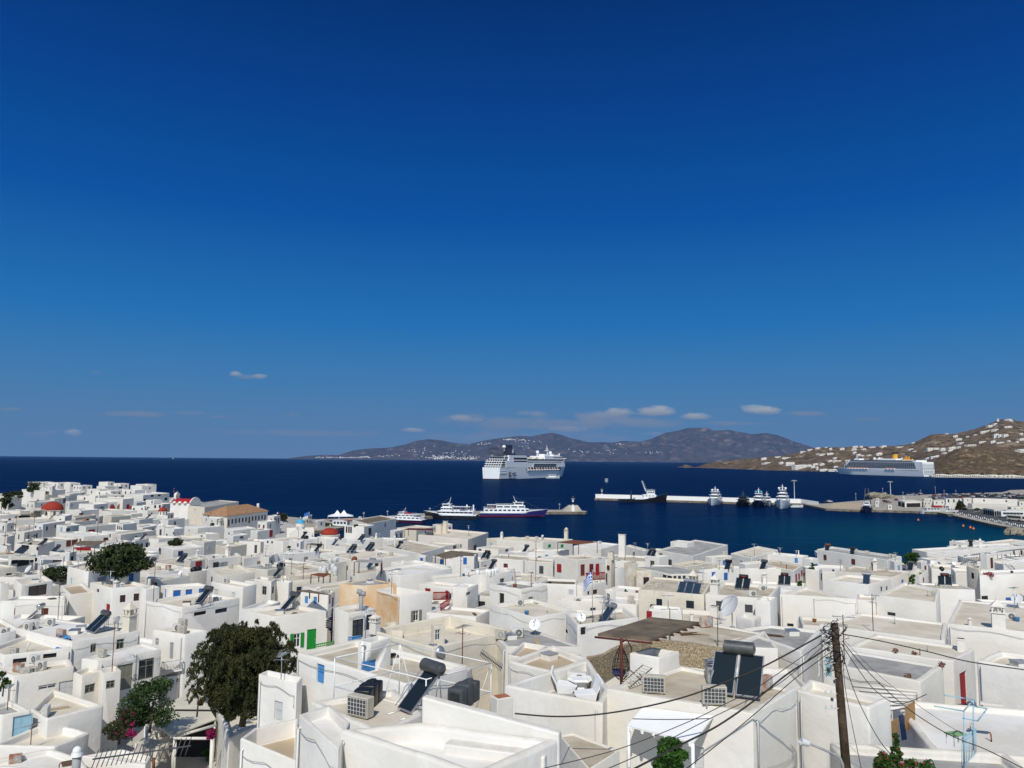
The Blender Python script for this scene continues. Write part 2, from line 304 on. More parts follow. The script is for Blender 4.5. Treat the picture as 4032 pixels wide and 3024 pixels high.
# ------------------------------------------------------------------ sea
def sea_mat():
    m = bpy.data.materials.new('sea_water'); m.use_nodes = True; nt = m.node_tree; N = nt.nodes; L = nt.links; b = N['Principled BSDF']
    g = N.new('ShaderNodeNewGeometry')
    b.inputs['Roughness'].default_value = .35; b.inputs['Specular IOR Level'].default_value = .03; b.inputs['IOR'].default_value = 1.33
    # shallow, paler water close to the shore of the harbour; currents and gust streaks
    sp = N.new('ShaderNodeSeparateXYZ'); L.new(g.outputs['Position'], sp.inputs[0])
    def mr(v, a, b_, lo=0, hi=1):
        n = N.new('ShaderNodeMapRange'); n.inputs[1].default_value = a; n.inputs[2].default_value = b_; n.inputs[3].default_value = lo; n.inputs[4].default_value = hi; n.interpolation_type = 'SMOOTHSTEP'; L.new(v, n.inputs[0]); return n.outputs[0]
    def mth(op, a, b_):
        n = N.new('ShaderNodeMath'); n.operation = op
        for i, v in enumerate((a, b_)):
            if isinstance(v, (int, float)): n.inputs[i].default_value = v
            else: L.new(v, n.inputs[i])
        return n.outputs[0]
    far = mr(sp.outputs['Y'], 180, 640)
    # distance to the inner corner of the harbour at the right
    cx = mth('SUBTRACT', sp.outputs['X'], 175); cy = mth('SUBTRACT', sp.outputs['Y'], 290)
    rr = mth('SQRT', mth('ADD', mth('MULTIPLY', cx, cx), mth('MULTIPLY', mth('MULTIPLY', cy, cy), .45)), 0)
    teal = mr(rr, 10, 120, .85, 0)
    mp = N.new('ShaderNodeMapping'); mp.inputs['Scale'].default_value = (.004, .02, 1); L.new(g.outputs['Position'], mp.inputs['Vector'])
    nz = N.new('ShaderNodeTexNoise'); nz.inputs['Scale'].default_value = 1; nz.inputs['Detail'].default_value = 7; nz.inputs['Roughness'].default_value = .6; L.new(mp.outputs['Vector'], nz.inputs['Vector'])
    def mix(f, a, c):
        n = N.new('ShaderNodeMix'); n.data_type = 'RGBA'
        if isinstance(f, float): n.inputs[0].default_value = f
        else: L.new(f, n.inputs[0])
        for s_, v in ((6, a), (7, c)):
            if isinstance(v, tuple): n.inputs[s_].default_value = (*v, 1)
            else: L.new(v, n.inputs[s_])
        return n.outputs[2]
    c = mix(far, (.0002, .0125, .044), (.0001, .0058, .036))
    c = mix(teal, c, (.0005, .052, .075))
    c = mix(mth('MULTIPLY', mr(nz.outputs['Fac'], .45, .72), .40), c, (.0004, .020, .072))
    # sparse pale streaks where the wind ruffles the surface
    mp3 = N.new('ShaderNodeMapping'); mp3.inputs['Scale'].default_value = (.012, .16, 1); mp3.inputs['Rotation'].default_value = (0, 0, .12); L.new(g.outputs['Position'], mp3.inputs['Vector'])
    n3 = N.new('ShaderNodeTexNoise'); n3.inputs['Scale'].default_value = 1; n3.inputs['Detail'].default_value = 4; L.new(mp3.outputs['Vector'], n3.inputs['Vector'])
    c = mix(mth('MULTIPLY', mr(n3.outputs['Fac'], .60, .76), .75), c, (.012, .05, .12))
    # fine paler flecks in the colour paint the light on wavelets
    mp4 = N.new('ShaderNodeMapping'); mp4.inputs['Scale'].default_value = (.35, .12, 1); L.new(g.outputs['Position'], mp4.inputs['Vector'])
    n4 = N.new('ShaderNodeTexNoise'); n4.inputs['Scale'].default_value = 1; n4.inputs['Detail'].default_value = 8; n4.inputs['Roughness'].default_value = .75; L.new(mp4.outputs['Vector'], n4.inputs['Vector'])
    c = mix(mth('MULTIPLY', mr(n4.outputs['Fac'], .5, .7), .45), c, (.002, .026, .078))
    df = N.new('ShaderNodeBsdfDiffuse'); gl = N.new('ShaderNodeBsdfGlossy'); gl.inputs['Roughness'].default_value = .16; ms = N.new('ShaderNodeMixShader'); ms.inputs[0].default_value = .085
    gl.inputs['Color'].default_value = (.5, .8, 1, 1); L.new(c, df.inputs['Color']); L.new(df.outputs[0], ms.inputs[1]); L.new(gl.outputs[0], ms.inputs[2]); L.new(ms.outputs[0], N['Material Output'].inputs['Surface'])
    mp2 = N.new('ShaderNodeMapping'); mp2.inputs['Scale'].default_value = (.5, .9, 1); L.new(g.outputs['Position'], mp2.inputs['Vector'])
    nb = N.new('ShaderNodeTexNoise'); nb.inputs['Scale'].default_value = .8; nb.inputs['Detail'].default_value = 6; L.new(mp2.outputs['Vector'], nb.inputs['Vector'])
    bp = N.new('ShaderNodeBump'); bp.inputs['Strength'].default_value = .9; bp.inputs['Distance'].default_value = .5; L.new(nb.outputs['Fac'], bp.inputs['Height']); L.new(bp.outputs['Normal'], gl.inputs['Normal']); L.new(bp.outputs['Normal'], df.inputs['Normal']); N.remove(b)
    return m
mb = MB(); E = 29000; mb.quad((-E, -400, 0), (E, -400, 0), (E, E, 0), (-E, E, 0))
tag(mb.build('sea', sea_mat()), kind='structure')
# ------------------------------------------------------------------ hills
def hill_mat(name, base, rock, bush, s, t=1.0):
    m = bpy.data.materials.new(name); m.use_nodes = True; nt = m.node_tree; N = nt.nodes; L = nt.links; b = N['Principled BSDF']
    b.inputs['Roughness'].default_value = .95; b.inputs['Specular IOR Level'].default_value = .05
    g = N.new('ShaderNodeNewGeometry')
    def nz(sc, det=8):
        mp = N.new('ShaderNodeMapping'); mp.inputs['Scale'].default_value = (sc, sc, sc * 2.2); L.new(g.outputs['Position'], mp.inputs['Vector'])
        n = N.new('ShaderNodeTexNoise'); n.inputs['Scale'].default_value = 1; n.inputs['Detail'].default_value = det; n.inputs['Roughness'].default_value = .65; L.new(mp.outputs['Vector'], n.inputs['Vector']); return n.outputs['Fac']
    def ramp(f, p0, p1, c0, c1):
        r = N.new('ShaderNodeValToRGB'); e = r.color_ramp.elements; e[0].position = p0; e[1].position = p1; e[0].color = (*c0, 1); e[1].color = (*c1, 1); L.new(f, r.inputs[0]); return r.outputs['Color']
    def mix(f, a, c):
        n = N.new('ShaderNodeMix'); n.data_type = 'RGBA'; L.new(f, n.inputs[0]); L.new(a, n.inputs[6]); 
        if isinstance(c, tuple): n.inputs[7].default_value = (*c, 1)
        else: L.new(c, n.inputs[7])
        return n.outputs[2]
    c = ramp(nz(s), .35, .65, tuple(x * .72 for x in base), base)
    c = mix(ramp(nz(s * 5), .54, .64, (0,0,0), (t,t,t)), c, rock)
    c = mix(ramp(nz(s * 9), .50, .58, (0,0,0), (t,t,t)), c, bush)
    c = mix(ramp(nz(s * 30, 10), .52, .60, (0,0,0), (t * .8,) * 3), c, tuple(x * 1.3 for x in bush))
    L.new(c, b.inputs['Base Color'])
    return m
hill_mat_near = hill_mat('dry_hillside', (.180,.122,.074), (.33,.26,.18), (.062,.050,.028), .004)
hill_mat_rock = hill_mat('rocky_hillside', (.160,.104,.058), (.33,.25,.16), (.050,.042,.022), .010)
hill_mat_far = hill_mat('far_hillside', (.078,.060,.050), (.20,.16,.13), (.032,.030,.028), .0007, .75)
HB = {}
def interp(tab, x):
    if x <= tab[0][0]: return tab[0][1]
    for (a, b), (c, d) in zip(tab, tab[1:]):
        if x <= c: return b + (d - b) * (x - a) / (c - a)
    return tab[-1][1]
def hill(name, material, ridge, shore, ridgeY, nx, ny, amp, fs, power, seed, back=1.0):
    """ridge: px profile; shore/ridgeY: Y depth tables over px x"""
    x0, x1 = ridge[0][0], ridge[-1][0]; mb = MB(); vs = []
    rows = ny + 5
    for j in range(rows):
        for i in range(nx + 1):
            x = x0 + (x1 - x0) * i / nx; ys, yr = interp(shore, x), interp(ridgeY, x)
            P = atY(x, interp(ridge, x), yr); h = max(1.5, P.z)
            s = j / ny; Y = ys + (yr - ys) * s; X = P.x / yr * Y
            if s <= 1: z = -2 + (h + 2) * (s ** power if s > 0 else 0)
            else: Y = yr + (yr - ys) * (s - 1) * 2.5; X = P.x / yr * Y; z = h * (1 - (s - 1) * 3.2 * back) - 2
            q = Vector((X * fs, Y * fs, seed)); n = noise.fractal(q, 1.0, 2.1, 6) + .6 * (.5 - abs(noise.noise(q * 2.3)))
            env = min(1, h / 420) * math.sin(min(1, s) * math.pi * .5) * (1 - .96 * max(0, 1 - abs(s - 1) * 4)) if s > 0 else 0
            z += n * amp * env * (1 if amp > 100 else min(1, h / 40) / min(1, h / 420))
            if s > .08 and abs(s - 1) > 1e-6: z = min(z, 30 + (h - 30) * (Y / yr) - 1)
            vs.append((X, Y, z))
    fs_ = [(j * (nx + 1) + i, j * (nx + 1) + i + 1, (j + 1) * (nx + 1) + i + 1, (j + 1) * (nx + 1) + i) for j in range(rows - 1) for i in range(nx)]
    mb.add(vs, fs_, True); HB[name] = BVHTree.FromPolygons([Vector(v) for v in mb.v], mb.f)
    o = mb.build(name, material, recalc=False); tag(o, kind='structure'); return o
T = lambda t, pts: [px(t, *p) for p in pts]
tinos = T('i', [(20,247),(40,245),(110,236),(180,232),(235,233),(270,222),(300,214),(370,207),(440,203),(500,192),(545,178),(590,171),(640,176),(700,186),(750,190),(800,180),(870,168),(950,158),(1000,160),(1040,150),(1075,145),(1110,152),(1150,166),(1220,182),(1270,183),(1320,184),(1360,177),(1430,181),(1480,168),(1530,146),(1580,138),(1620,126),(1690,124),(1720,136),(1780,133),(1830,143),(1870,150),(1930,147),(1970,153),(2030,175),(2080,192),(2130,210),(2200,232),(2300,252)])
hill('far_island_hills', hill_mat_far, tinos, [(0, 17500)], [(0, 20500)], 420, 40, 520, .0007, .62, 3.1)
ridge = T('i', [(1575,287),(1590,279),(1605,270),(1625,274),(1640,281),(1662,276),(1690,266),(1760,256)]) + T('h', [(0,432),(60,425),(130,420),(260,405),(330,380),(440,350),(560,345),(700,345),(800,335),(860,338),(950,340),(1040,330),(1100,335),(1230,322),(1300,297),(1370,265),(1440,235),(1540,232),(1600,235),(1680,220),(1800,190),(1900,155),(1960,130),(2030,108),(2100,110),(2160,125),(2260,130),(2400,150),(2600,190)])
hill('right_coast_hills', hill_mat_near, ridge, [(2660,3700),(2850,3200),(3000,2750),(3330,2450),(3680,1990),(4032,1900)], [(2660,3900),(2800,3900),(3000,3600),(3300,3400),(4300,2900)], 260, 70, 26, .006, .72, 9.7)
ridge2 = T('h', [(1330,575),(1370,520),(1410,480),(1480,440),(1540,408),(1600,378),(1660,352),(1720,337),(1780,327),(1830,325),(1900,345),(2000,370),(2130,385),(2212,395),(2400,400),(2600,420)])
hill('brown_headland', hill_mat_rock, ridge2, [(3600,1840),(3700,1790),(4032,1720)], [(3600,2050),(4300,2150)], 120, 50, 12, .010, .75, 4.4)

mb = MB(); mb.box((0, 14000, 450), (59000, 29500, 902.4))
hz = bpy.data.materials.new('haze_air'); hz.use_nodes = True; nt = hz.node_tree; nt.nodes.remove(nt.nodes['Principled BSDF'])
pv = nt.nodes.new('ShaderNodeVolumePrincipled'); pv.inputs['Color'].default_value = (.22, .50, 1, 1); pv.inputs['Density'].default_value = HAZE = 1.8e-5; pv.inputs['Anisotropy'].default_value = 0
nt.links.new(pv.outputs[0], nt.nodes['Material Output'].inputs['Volume'])
tag(mb.build('haze', hz), kind='stuff')
# ------------------------------------------------------------------ town ground
COAST = [(-900,500),(0,480),(700,455),(1000,400),(1150,345),(1225,335),(1236,285),(1500,235),(1700,216),(2400,205),(3000,190),(4400,190),(5200,200)]
def coastY(X, Y):
    return interp(COAST, 2016 + F * X / max(Y, 1))
def gz(X, Y):
    z = roofz(max(Y, 12), 2016 + F * X / max(Y, 12)) - 6.2
    if Y > 150: z = max(1.5, z - (Y - 150) * .01)
    return z
mb = MB(); vs = []; nx, ny = 150, 90
for j in range(ny + 1):
    for i in range(nx + 1):
        x = -1100 + 6400 * i / nx; d = ray(x, 1813); yc = interp(COAST, x); t = j / ny
        Y = -40 + (yc + 40) * t ** 1.3; sc = max(Y, 45) 
        z = gz(d.x * sc, Y if Y > 12 else 12) if t < .995 else -1.5
        vs.append((d.x * sc, Y, z))
mb.add(vs, [(j * (nx + 1) + i, j * (nx + 1) + i + 1, (j + 1) * (nx + 1) + i + 1, (j + 1) * (nx + 1) + i) for j in range(ny) for i in range(nx)], True)
GROUND = mb.build('ground', 'paving', recalc=False); tag(GROUND, kind='structure')
GBVH = BVHTree.FromPolygons([Vector(v) for v in mb.v], mb.f)
# ------------------------------------------------------------------ houses
HOUSES = []
class House: pass
RM = {'w': 'roofwhite', 'c': 'roofcream', 'b': 'roofbeige', 'g': 'roofgrey', 't': 'rooftan', 'n': 'roofbrown'}
def ccw(q):
    a = sum(q[i].x * q[(i + 1) % 4].y - q[(i + 1) % 4].x * q[i].y for i in range(4))
    return q if a > 0 else [q[0], q[3], q[2], q[1]]
def mkhouse(q, z, zb, r='c', w='white', ph=.35, rim=.30, bev=None, lab=None, name='house', cat='house', overlap=True):
    h = House(); h.q = ccw([Vector((p.x, p.y, 0)) for p in q]); h.z = z; h.zb = zb; h.r = r; h.w = w; h.ph = ph; h.lab = lab; h.name = name; h.cat = cat; h.fill = h.mass = False
    h.c = sum(h.q, Vector()) / 4; h.Y = h.c.y; es = [(h.q[i] - h.q[(i + 1) % 4]).length for i in range(4)]
    h.small = min(es); h.rim = min(rim, h.small * .12); h.bev = bev if bev is not None else (.13 if h.Y < 60 else .10 if h.Y < 120 else .07)
    h.bev = min(h.bev, h.rim * .42, h.small * .1); h.open = []; HOUSES.append(h); return h
def H(t, A, B, C, D=None, dz=0, h=None, **k):
    b = on_roof(*px(t, *B), dz); z = b.z
    a = atZ(*px(t, *A), z); c = atZ(*px(t, *C), z); d = atZ(*px(t, *D), z) if D else a + c - b
    zb = (z - h) if h else min(gz(p.x, p.y) for p in (a, b, c, d)) - .6
    return mkhouse([a, b, c, d], z, zb, **k)
def inset(q, r):
    n = len(q); out = []
    for i in range(n):
        p0, p1, p2 = q[i - 1], q[i], q[(i + 1) % n]
        e0 = (p1 - p0).normalized(); e1 = (p2 - p1).normalized(); n0 = Vector((-e0.y, e0.x, 0)); n1 = Vector((-e1.y, e1.x, 0))
        b = (n0 + n1); k = max(.25, 1 + n0.dot(n1)); out.append(p1 + b * (r / k))
    return out
def house_mesh(h):
    mb = MB(); q = h.q; n = 4
    if h.ph <= 0: mb.prism(q, h.zb, h.z); return mb
    iq = inset(q, h.rim); zf = h.z - h.ph
    vs = [(p.x, p.y, h.zb) for p in q] + [(p.x, p.y, h.z) for p in q] + [(p.x, p.y, h.z) for p in iq] + [(p.x, p.y, zf) for p in iq]
    fs = []
    for k in range(3): fs += [(k * n + i, k * n + (i + 1) % n, (k + 1) * n + (i + 1) % n, (k + 1) * n + i) for i in range(n)]
    fs += [tuple(range(12, 16)), (3, 2, 1, 0)]
    return mb.add(vs, fs)
def town_bvh():
    vs, fs, own = [], [], []
    for h in HOUSES:
        m = house_mesh(h); n = len(vs); vs += [Vector(v) for v in m.v]; fs += [tuple(i + n for i in f) for f in m.f]; own += [h] * len(m.f)
    return BVHTree.FromPolygons(vs, fs), own
def cast(t, x, y, bv):
    d = ray(*px(t, x, y)).normalized(); return bv[0].ray_cast(C0, d)
MISS = []
def O(t, x, y, w, hh, kind='w', col='brown', label=None):
    """an opening seen at x,y (tile px), w by hh px large, on whatever wall is there"""
    loc, n, i, dist = cast(t, x, y, TB)
    if loc is None or abs(n.z) > .3: MISS.append((t, x, y)); return
    hs_ = TB[1][i]; n = Vector((n.x, n.y, 0)).normalized()
    if n.dot(loc - C0) > 0: n = -n
    # must be an outer wall
    s = TILES[t][2] / F * loc.y; tx = Vector((-n.y, n.x, 0))
    W = max(.45, min(2.6, w * s / max(.3, abs(tx.x)))); HH = max(.35, min(2.5, hh * s * 1.03))
    zc = loc.z
    if zc + HH / 2 > hs_.z - .25: zc = hs_.z - .25 - HH / 2
    hs_.open.append((Vector((loc.x, loc.y, zc)), n, tx, W, HH, kind, col, label))
def wallframe(p, n, tx): return Matrix((( tx.x, n.x, 0, p.x), (tx.y, n.y, 0, p.y), (0, 0, 1, p.z), (0, 0, 0, 1)))
def opening(parent, p, n, tx, W, HH, kind, col, label, rec, near):
    """x along the wall, y outward, z up"""
    Mx = wallframe(p, n, tx); y = -rec + .02 if rec else .02
    name = {'d': 'door', 's': 'window_shutter', 'w': 'window', 'o': 'window', 'k': 'opening_shade', 'l': 'louvred_shutter'}[kind]
    mb = MB()
    if kind in 'dsl':
        mb.box((0, y + .02, 0), (W, .05, HH))
        if near:
            for sx in ((-.25, .25) if W > .75 else (0,)):
                for sz in (-.24, .24):
                    mb.box((sx * W, y + .052, sz * HH), ((.36 if W > .75 else .7) * W, .02, .36 * HH))
            if kind == 'l':
                for k in range(9): mb.box((0, y + .07, (k - 4) * HH / 10), (W * .8, .02, HH / 18))
        o = mb.xf(Mx).build(name, col, parent)
        if near and kind == 'd':
            MB().box((W * .38, y + .09, -.05), (.05, .06, .14)).xf(Mx).build('handle', 'grey', o)
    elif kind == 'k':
        o = mb.box((0, y - .0, 0), (W, .04, HH)).xf(Mx).build(name, 'shade', parent)  # near-black panel paints the shade inside an open hole
    else:
        o = mb.box((0, y, 0), (W, .03, HH)).xf(Mx).build(name, 'glass', parent)
        f = MB(); e = .07 if near else .10; y2 = y + .04
        for s in (-1, 1):
            f.box((s * (W / 2 - e / 2), y2, 0), (e, .06, HH)); f.box((0, y2, s * (HH / 2 - e / 2)), (W - 2 * e, .055, e))
        f.box((0, y2, 0), (e * .8, .05, HH - 2 * e))
        if near: f.box((0, y2, HH * .14), (W - 2 * e, .04, e * .6))
        f.xf(Mx).build('frame', col if kind == 'w' else 'whitepaint', o)
        if kind == 'o':
            for s in (-1, 1):
                sh = MB(); sh.box((s * (W * .76), .05, 0), (W * .48, .05, HH * 1.04))
                if near:
                    for sz in (-.25, .25): sh.box((s * (W * .76), .08, sz * HH), (W * .32, .02, HH * .4))
                sh.xf(Mx).build('shutter', col, o)
    if label: o['label'] = label
    if not rec:   # thin plastered surround
        pass
    return o
def apply_boolean(o, cutter):
    md = o.modifiers.new('cut', 'BOOLEAN'); md.operation = 'DIFFERENCE'; md.solver = 'EXACT'; md.object = cutter
    dg = bpy.context.evaluated_depsgraph_get(); dg.update()
    me = bpy.data.meshes.new_from_object(o.evaluated_get(dg)); o.modifiers.clear()
    if len(me.polygons) > 5: old = o.data; o.data = me
    co = cutter.data; bpy.data.objects.remove(cutter); 
WN = {'white': 'white', 'white2': 'off-white', 'cream': 'cream', 'ochre': 'ochre', 'ruin': 'weathered', 'pinkish': 'pale pink'}
RN = {'w': 'white', 'c': 'cream', 'b': 'beige', 'g': 'grey', 't': 'tan', 'n': 'brown'}
def build_house(h):
    c = h.c; e = empty(h.name, (c.x, c.y, h.zb + .6)); off = Matrix.Translation((-c.x, -c.y, -h.zb - .6)); h.obj = e
    mb = house_mesh(h).xf(off)
    wall = mb.build('wall', h.w, e, wob=(Vector((c.x, c.y, h.zb)), h.z - h.zb - .6) if h.Y < 75 and h.small > 1.5 else None, bevel=h.bev, seg=3 if h.Y < 60 else 2 if h.Y < 130 else 1)
    if h.Y < 130:
        for p in wall.data.polygons: p.use_smooth = True
        try: wall.data.set_sharp_from_angle(angle=math.radians(40))
        except Exception: pass
    if h.ph > 0:
        iq = inset(h.q, h.rim + .005)
        MB().add([(p.x - c.x, p.y - c.y, h.z - h.ph - h.zb - .6 + .02) for p in iq], [(0, 1, 2, 3)]).build('roof', RM[h.r], e, recalc=False)
    else:
        iq = inset(h.q, h.bev + .04)
        MB().add([(p.x - c.x, p.y - c.y, h.z - h.zb - .6 + .004) for p in iq], [(0, 1, 2, 3)]).build('roof', RM[h.r], e, recalc=False)
    near = h.Y < 120
    if near and h.open:
        cb = MB()
        for p, n, tx, W, HH, kind, col, label in h.open: 
            bx = MB(); bx.box((0, 0, 0), (W, .3, HH)); bx.xf(off @ wallframe(p, n, tx)); cb.add(bx.v, bx.f)
        cut = cb.build('cutter', 'shade'); cut.parent = None; cut.location = e.location
        bpy.context.view_layer.update()
        apply_boolean(wall, cut)
    if 20 < h.Y < 95 and h.z - h.zb > 3.5:
        rw = random.Random(int(c.x * 13 + c.y * 7)); base = Vector((c.x, c.y, h.zb + .6))
        for i in range(4):
            a, b = h.q[i], h.q[(i + 1) % 4]; L_ = (b - a).length; tx = (b - a).normalized(); n = Vector((tx.y, -tx.x, 0))
            if n.dot((a + b) / 2 - C0) > 0 or L_ < 3: continue
            if rw.random() < .55:
                p = a + tx * (.25 if rw.random() < .5 else L_ - .25) + n * .10; z1 = h.z - .3 - h.zb - .6; p = p - Vector((base.x, base.y, 0))
                MB().tube([(p.x - n.x * .1, p.y - n.y * .1, z1), (p.x, p.y, z1 - .06), (p.x, p.y, 0)], .045, 6).build('drainpipe', rw.choice(['white', 'whitepaint', 'palegrey']), e)
            if rw.random() < .5:
                pts = []; z1 = h.z - h.zb - .6 - rw.uniform(.25, .5)
                for k in range(9):
                    u = k / 8; q = a.lerp(b, .03 + .94 * u) + n * .075 - Vector((base.x, base.y, 0)); pts.append((q.x, q.y, z1 - .10 * math.sin(u * 9 + i) - .25 * u * rw.uniform(.5, 1)))
                pts.append((pts[-1][0], pts[-1][1], pts[-1][2] - rw.uniform(.6, 2)))
                MB().tube(pts, .013, 4).build('wall_cable', rw.choice(['darkgrey', 'grey', 'palegrey']), e)
    for p, n, tx, W, HH, kind, col, label in h.open:
        opening(e, p + Vector((-c.x, -c.y, -h.zb - .6)), n, tx, W, HH, kind, col, label, .15 if near else 0, near)
# ------------------------------------------------------------------ houses traced one by one
W2 = dict(w='white2')
# far left rise above the sea
H(1,(188,168),(390,182),(565,168), r='w', lab='large white villa with chimneys and a square upper room on the seaward rise')
H(1,(396,134),(452,142),(480,132), dz=2.6, h=4.5, r='w', lab='square white upper room on the villa roof by the sea')
H(1,(565,196),(600,208),(737,192), r='w')
H(1,(500,215),(560,228),(640,215), r='c')
H(1,(0,226),(80,240),(190,222), r='w')
H(1,(430,240),(470,250),(600,236), r='c', **W2)
H(1,(0,298),(70,306),(92,296), r='w', lab='blank white block at the left picture edge below the palm')
H(1,(567,270),(600,280),(770,266), r='c')
H(1,(578,343),(700,352),(858,338), r='w')
H(1,(680,292),(810,300),(932,288), r='w')
H(1,(826,243),(1060,254),(1155,243), r='c', lab='long white house with crimson doors and small red balconies')
H(1,(1080,207),(1235,218),(1462,200), r='w', lab='tall white building with rows of small windows beside the red roofed church')
H(1,(1156,275),(1180,283),(1260,273), r='w')
H(1,(1262,300),(1395,298),(1510,283), r='c')
H(1,(1585,305),(1765,322),(2060,274), r='g', w='cream', lab='long low cream hall with grey flat roof behind the tiled roof')
H(1,(265,345),(300,352),(395,345), r='c', w='cream')
H(1,(150,372),(175,380),(370,364), r='c', w='cream')
H(1,(465,395),(560,402),(625,384), r='w')
H(1,(225,275),(300,285),(510,262), r='c')
H(1,(620,400),(650,412),(830,388), r='b', w='cream')
H(1,(290,458),(370,470),(565,440), r='w')
H(1,(600,440),(640,450),(830,430), r='b', **W2)
H(1,(900,395),(960,405),(1130,390), r='b', w='cream')
H(1,(0,455),(60,462),(125,450), r='w')
H(1,(487,475),(575,487),(700,470), r='c', lab='white house with pale blue balcony window below the big red dome')
H(1,(680,482),(740,492),(1000,466), r='b', lab='white house with a single crimson shutter and beige roof')
H(1,(132,525),(210,540),(365,512), r='w', **W2)
H(1,(568,548),(720,574),(947,556), r='w', lab='white house with brown shutters above the red balcony')
H(1,(0,570),(60,580),(130,560), r='b', **W2)
H(1,(965,545),(1040,558),(1330,522), r='c', **W2)
H(1,(1010,460),(1060,470),(1180,455), r='w')
H(1,(1160,420),(1200,430),(1320,415), r='w')
H(1,(1365,372),(1400,380),(1500,368), r='w')
H(1,(1400,425),(1450,432),(1595,414), r='c')
H(1,(1180,490),(1230,500),(1350,478), r='w')
H(1,(1420,500),(1500,512),(1590,500), r='w')
H(1,(1590,487),(1705,502),(1935,482), r='w', lab='white house with black water tank on its roof near the tiled roof')
H(1,(1745,395),(1870,425),(1958,405), r='w', dz=-1)
H(1,(1935,505),(2010,522),(2212,502), r='w')
H(2,(-30,520),(30,530),(150,512), r='w')
H(1,(130,635),(330,655),(475,612), r='b')
H(1,(0,650),(60,660),(100,640), r='b')
H(1,(75,742),(100,760),(312,728), r='c', lab='white house with striped row of solar panels and dark shaded porch')
H(1,(330,755),(352,775),(560,742), r='c')
H(1,(560,705),(600,714),(662,700), r='w')
H(1,(625,650),(700,664),(880,620), r='g', dz=-.6, lab='white house with red boarded balcony under a grey canopy')
H(1,(860,640),(930,652),(1140,615), r='w')
H(1,(1140,605),(1165,612),(1285,592), r='w')
H(1,(1370,648),(1490,690),(1755,662), r='w', lab='white house with slanting porch roof and blue door')
H(1,(1650,606),(1760,625),(1862,608), r='c', **W2)
H(1,(1860,650),(1960,670),(2130,640), r='c', w='cream')
H(1,(1960,560),(2010,572),(2140,555), r='w')
H(1,(583,835),(765,880),(1010,815), r='c', lab='white house with twin solar heater and tan tarpaulin on its roof')
H(1,(985,820),(1070,842),(1215,815), dz=2.0, h=4.5, r='g', lab='tall blank white stair block left of the dark olive tree row')
H(1,(1255,890),(1290,905),(1575,862), r='w')
H(1,(1590,768),(1640,786),(1772,766), r='c', w='cream', lab='small cream block with crimson door and crimson window')
H(1,(1775,745),(1800,772),(2080,740), r='c', lab='white house with thick rounded eave and grey shutters')
H(1,(2080,745),(2100,762),(2400,720), r='c')
H(1,(1785,850),(1900,920),(2200,880), r='c', dz=-.8, **W2)
H(1,(120,945),(185,995),(458,955), r='c', lab='white house with grey eave and large brown cross window')
H(1,(0,968),(10,985),(80,975), r='c')
H(1,(520,995),(600,1078),(812,1050), r='t', dz=-1)
H(1,(775,970),(965,1022),(1292,995), r='c', lab='white house with two narrow brown windows on its right wall')
H(1,(1385,995),(1475,1024),(1816,1000), r='c', lab='long low white house with four bright blue shutters')
H(1,(1820,965),(2095,1012),(2215,985), r='c', lab='bluish white walled block right of the bright blue shutters')
H(1,(1300,940),(1340,955),(1640,910), r='c', **W2)
H(5,(1255,143),(1570,200),(2070,118), r='c', lab='big white terrace house with rounded walls and slanted dark window slots')
H(5,(2065,215),(2180,240),(2420,150), r='w')
H(1,(1210,1010),(1260,1030),(1380,1010), r='c')
H(1,(0,1130),(560,1120),(570,1085),(150,1085), r='w', dz=-1.2)
# centre, tile 2
H(2,(118,395),(170,402),(230,392), r='w')
H(2,(32,445),(112,452),(190,436), r='w', lab='white cube house with dark red doors at the waterfront square')
H(2,(848,432),(975,465),(1226,420), r='n', lab='big blank white block in front of the small ferry')
H(2,(780,480),(950,490),(1040,474), dz=0, r='b', lab='white waterfront house with glazed corner bay')
H(2,(1230,500),(1400,515),(1560,490), r='c', w='cream')
H(2,(1540,470),(1580,480),(1712,468), r='c', lab='small white block with cream chimneys beside the black ferry')
H(2,(1175,520),(1215,530),(1290,515), r='w')
H(2,(1415,560),(1845,600),(2022,540), r='c', w='pinkish', ph=.5, lab='pale pink mansion with moulded cornice and small arched windows')
H(2,(2005,590),(2105,602),(2340,588), r='c', w='cream')
H(2,(1115,655),(1425,722),(1645,662), r='b', lab='long white house with beige roof in front of the pink mansion')
H(2,(575,716),(870,782),(1338,738), r='c', lab='long curved white house with several solar heaters on its roof')
H(2,(85,598),(250,615),(548,590), r='b')
H(2,(300,600),(400,618),(432,610), r='w', dz=.5)
H(2,(560,590),(620,600),(800,590), r='w')
H(2,(800,600),(860,610),(1120,590), r='w')
H(2,(0,740),(130,757),(175,728), r='c', **W2)
H(2,(165,720),(200,735),(560,700), r='w')
H(2,(440,776),(640,812),(800,785), r='g', dz=-.4, **W2)
H(2,(170,800),(430,835),(520,805), r='b', dz=-.5)
H(2,(270,830),(400,870),(600,840), r='b', dz=-.5, w='cream')
H(2,(1110,600),(1150,610),(1260,600), r='w')
H(2,(1050,850),(1262,912),(1712,850), r='w', lab='wide white house with wavy rounded parapet and cable along its wall')
H(2,(1180,795),(1300,815),(1400,800), r='w', dz=-.3)
H(2,(1290,790),(1600,848),(1700,830), r='w', dz=.1)
H(2,(1400,738),(1480,754),(1492,738), r='w', h=3, dz=.6, lab='tiny white stair hut with blue door')
H(2,(1640,735),(1900,748),(1932,715), r='n', dz=.5, lab='white house with blue shutter and brown reed roof')
H(2,(1540,745),(1600,760),(1660,750), r='w', **W2)
H(2,(800,865),(900,900),(1180,860), r='b', dz=-.5, **W2)
H(2,(280,900),(300,960),(720,920), r='b', dz=-.5, w='cream')
H(2,(0,940),(150,962),(197,935), r='c')
H(2,(195,960),(300,975),(335,960), r='c', dz=-.3)
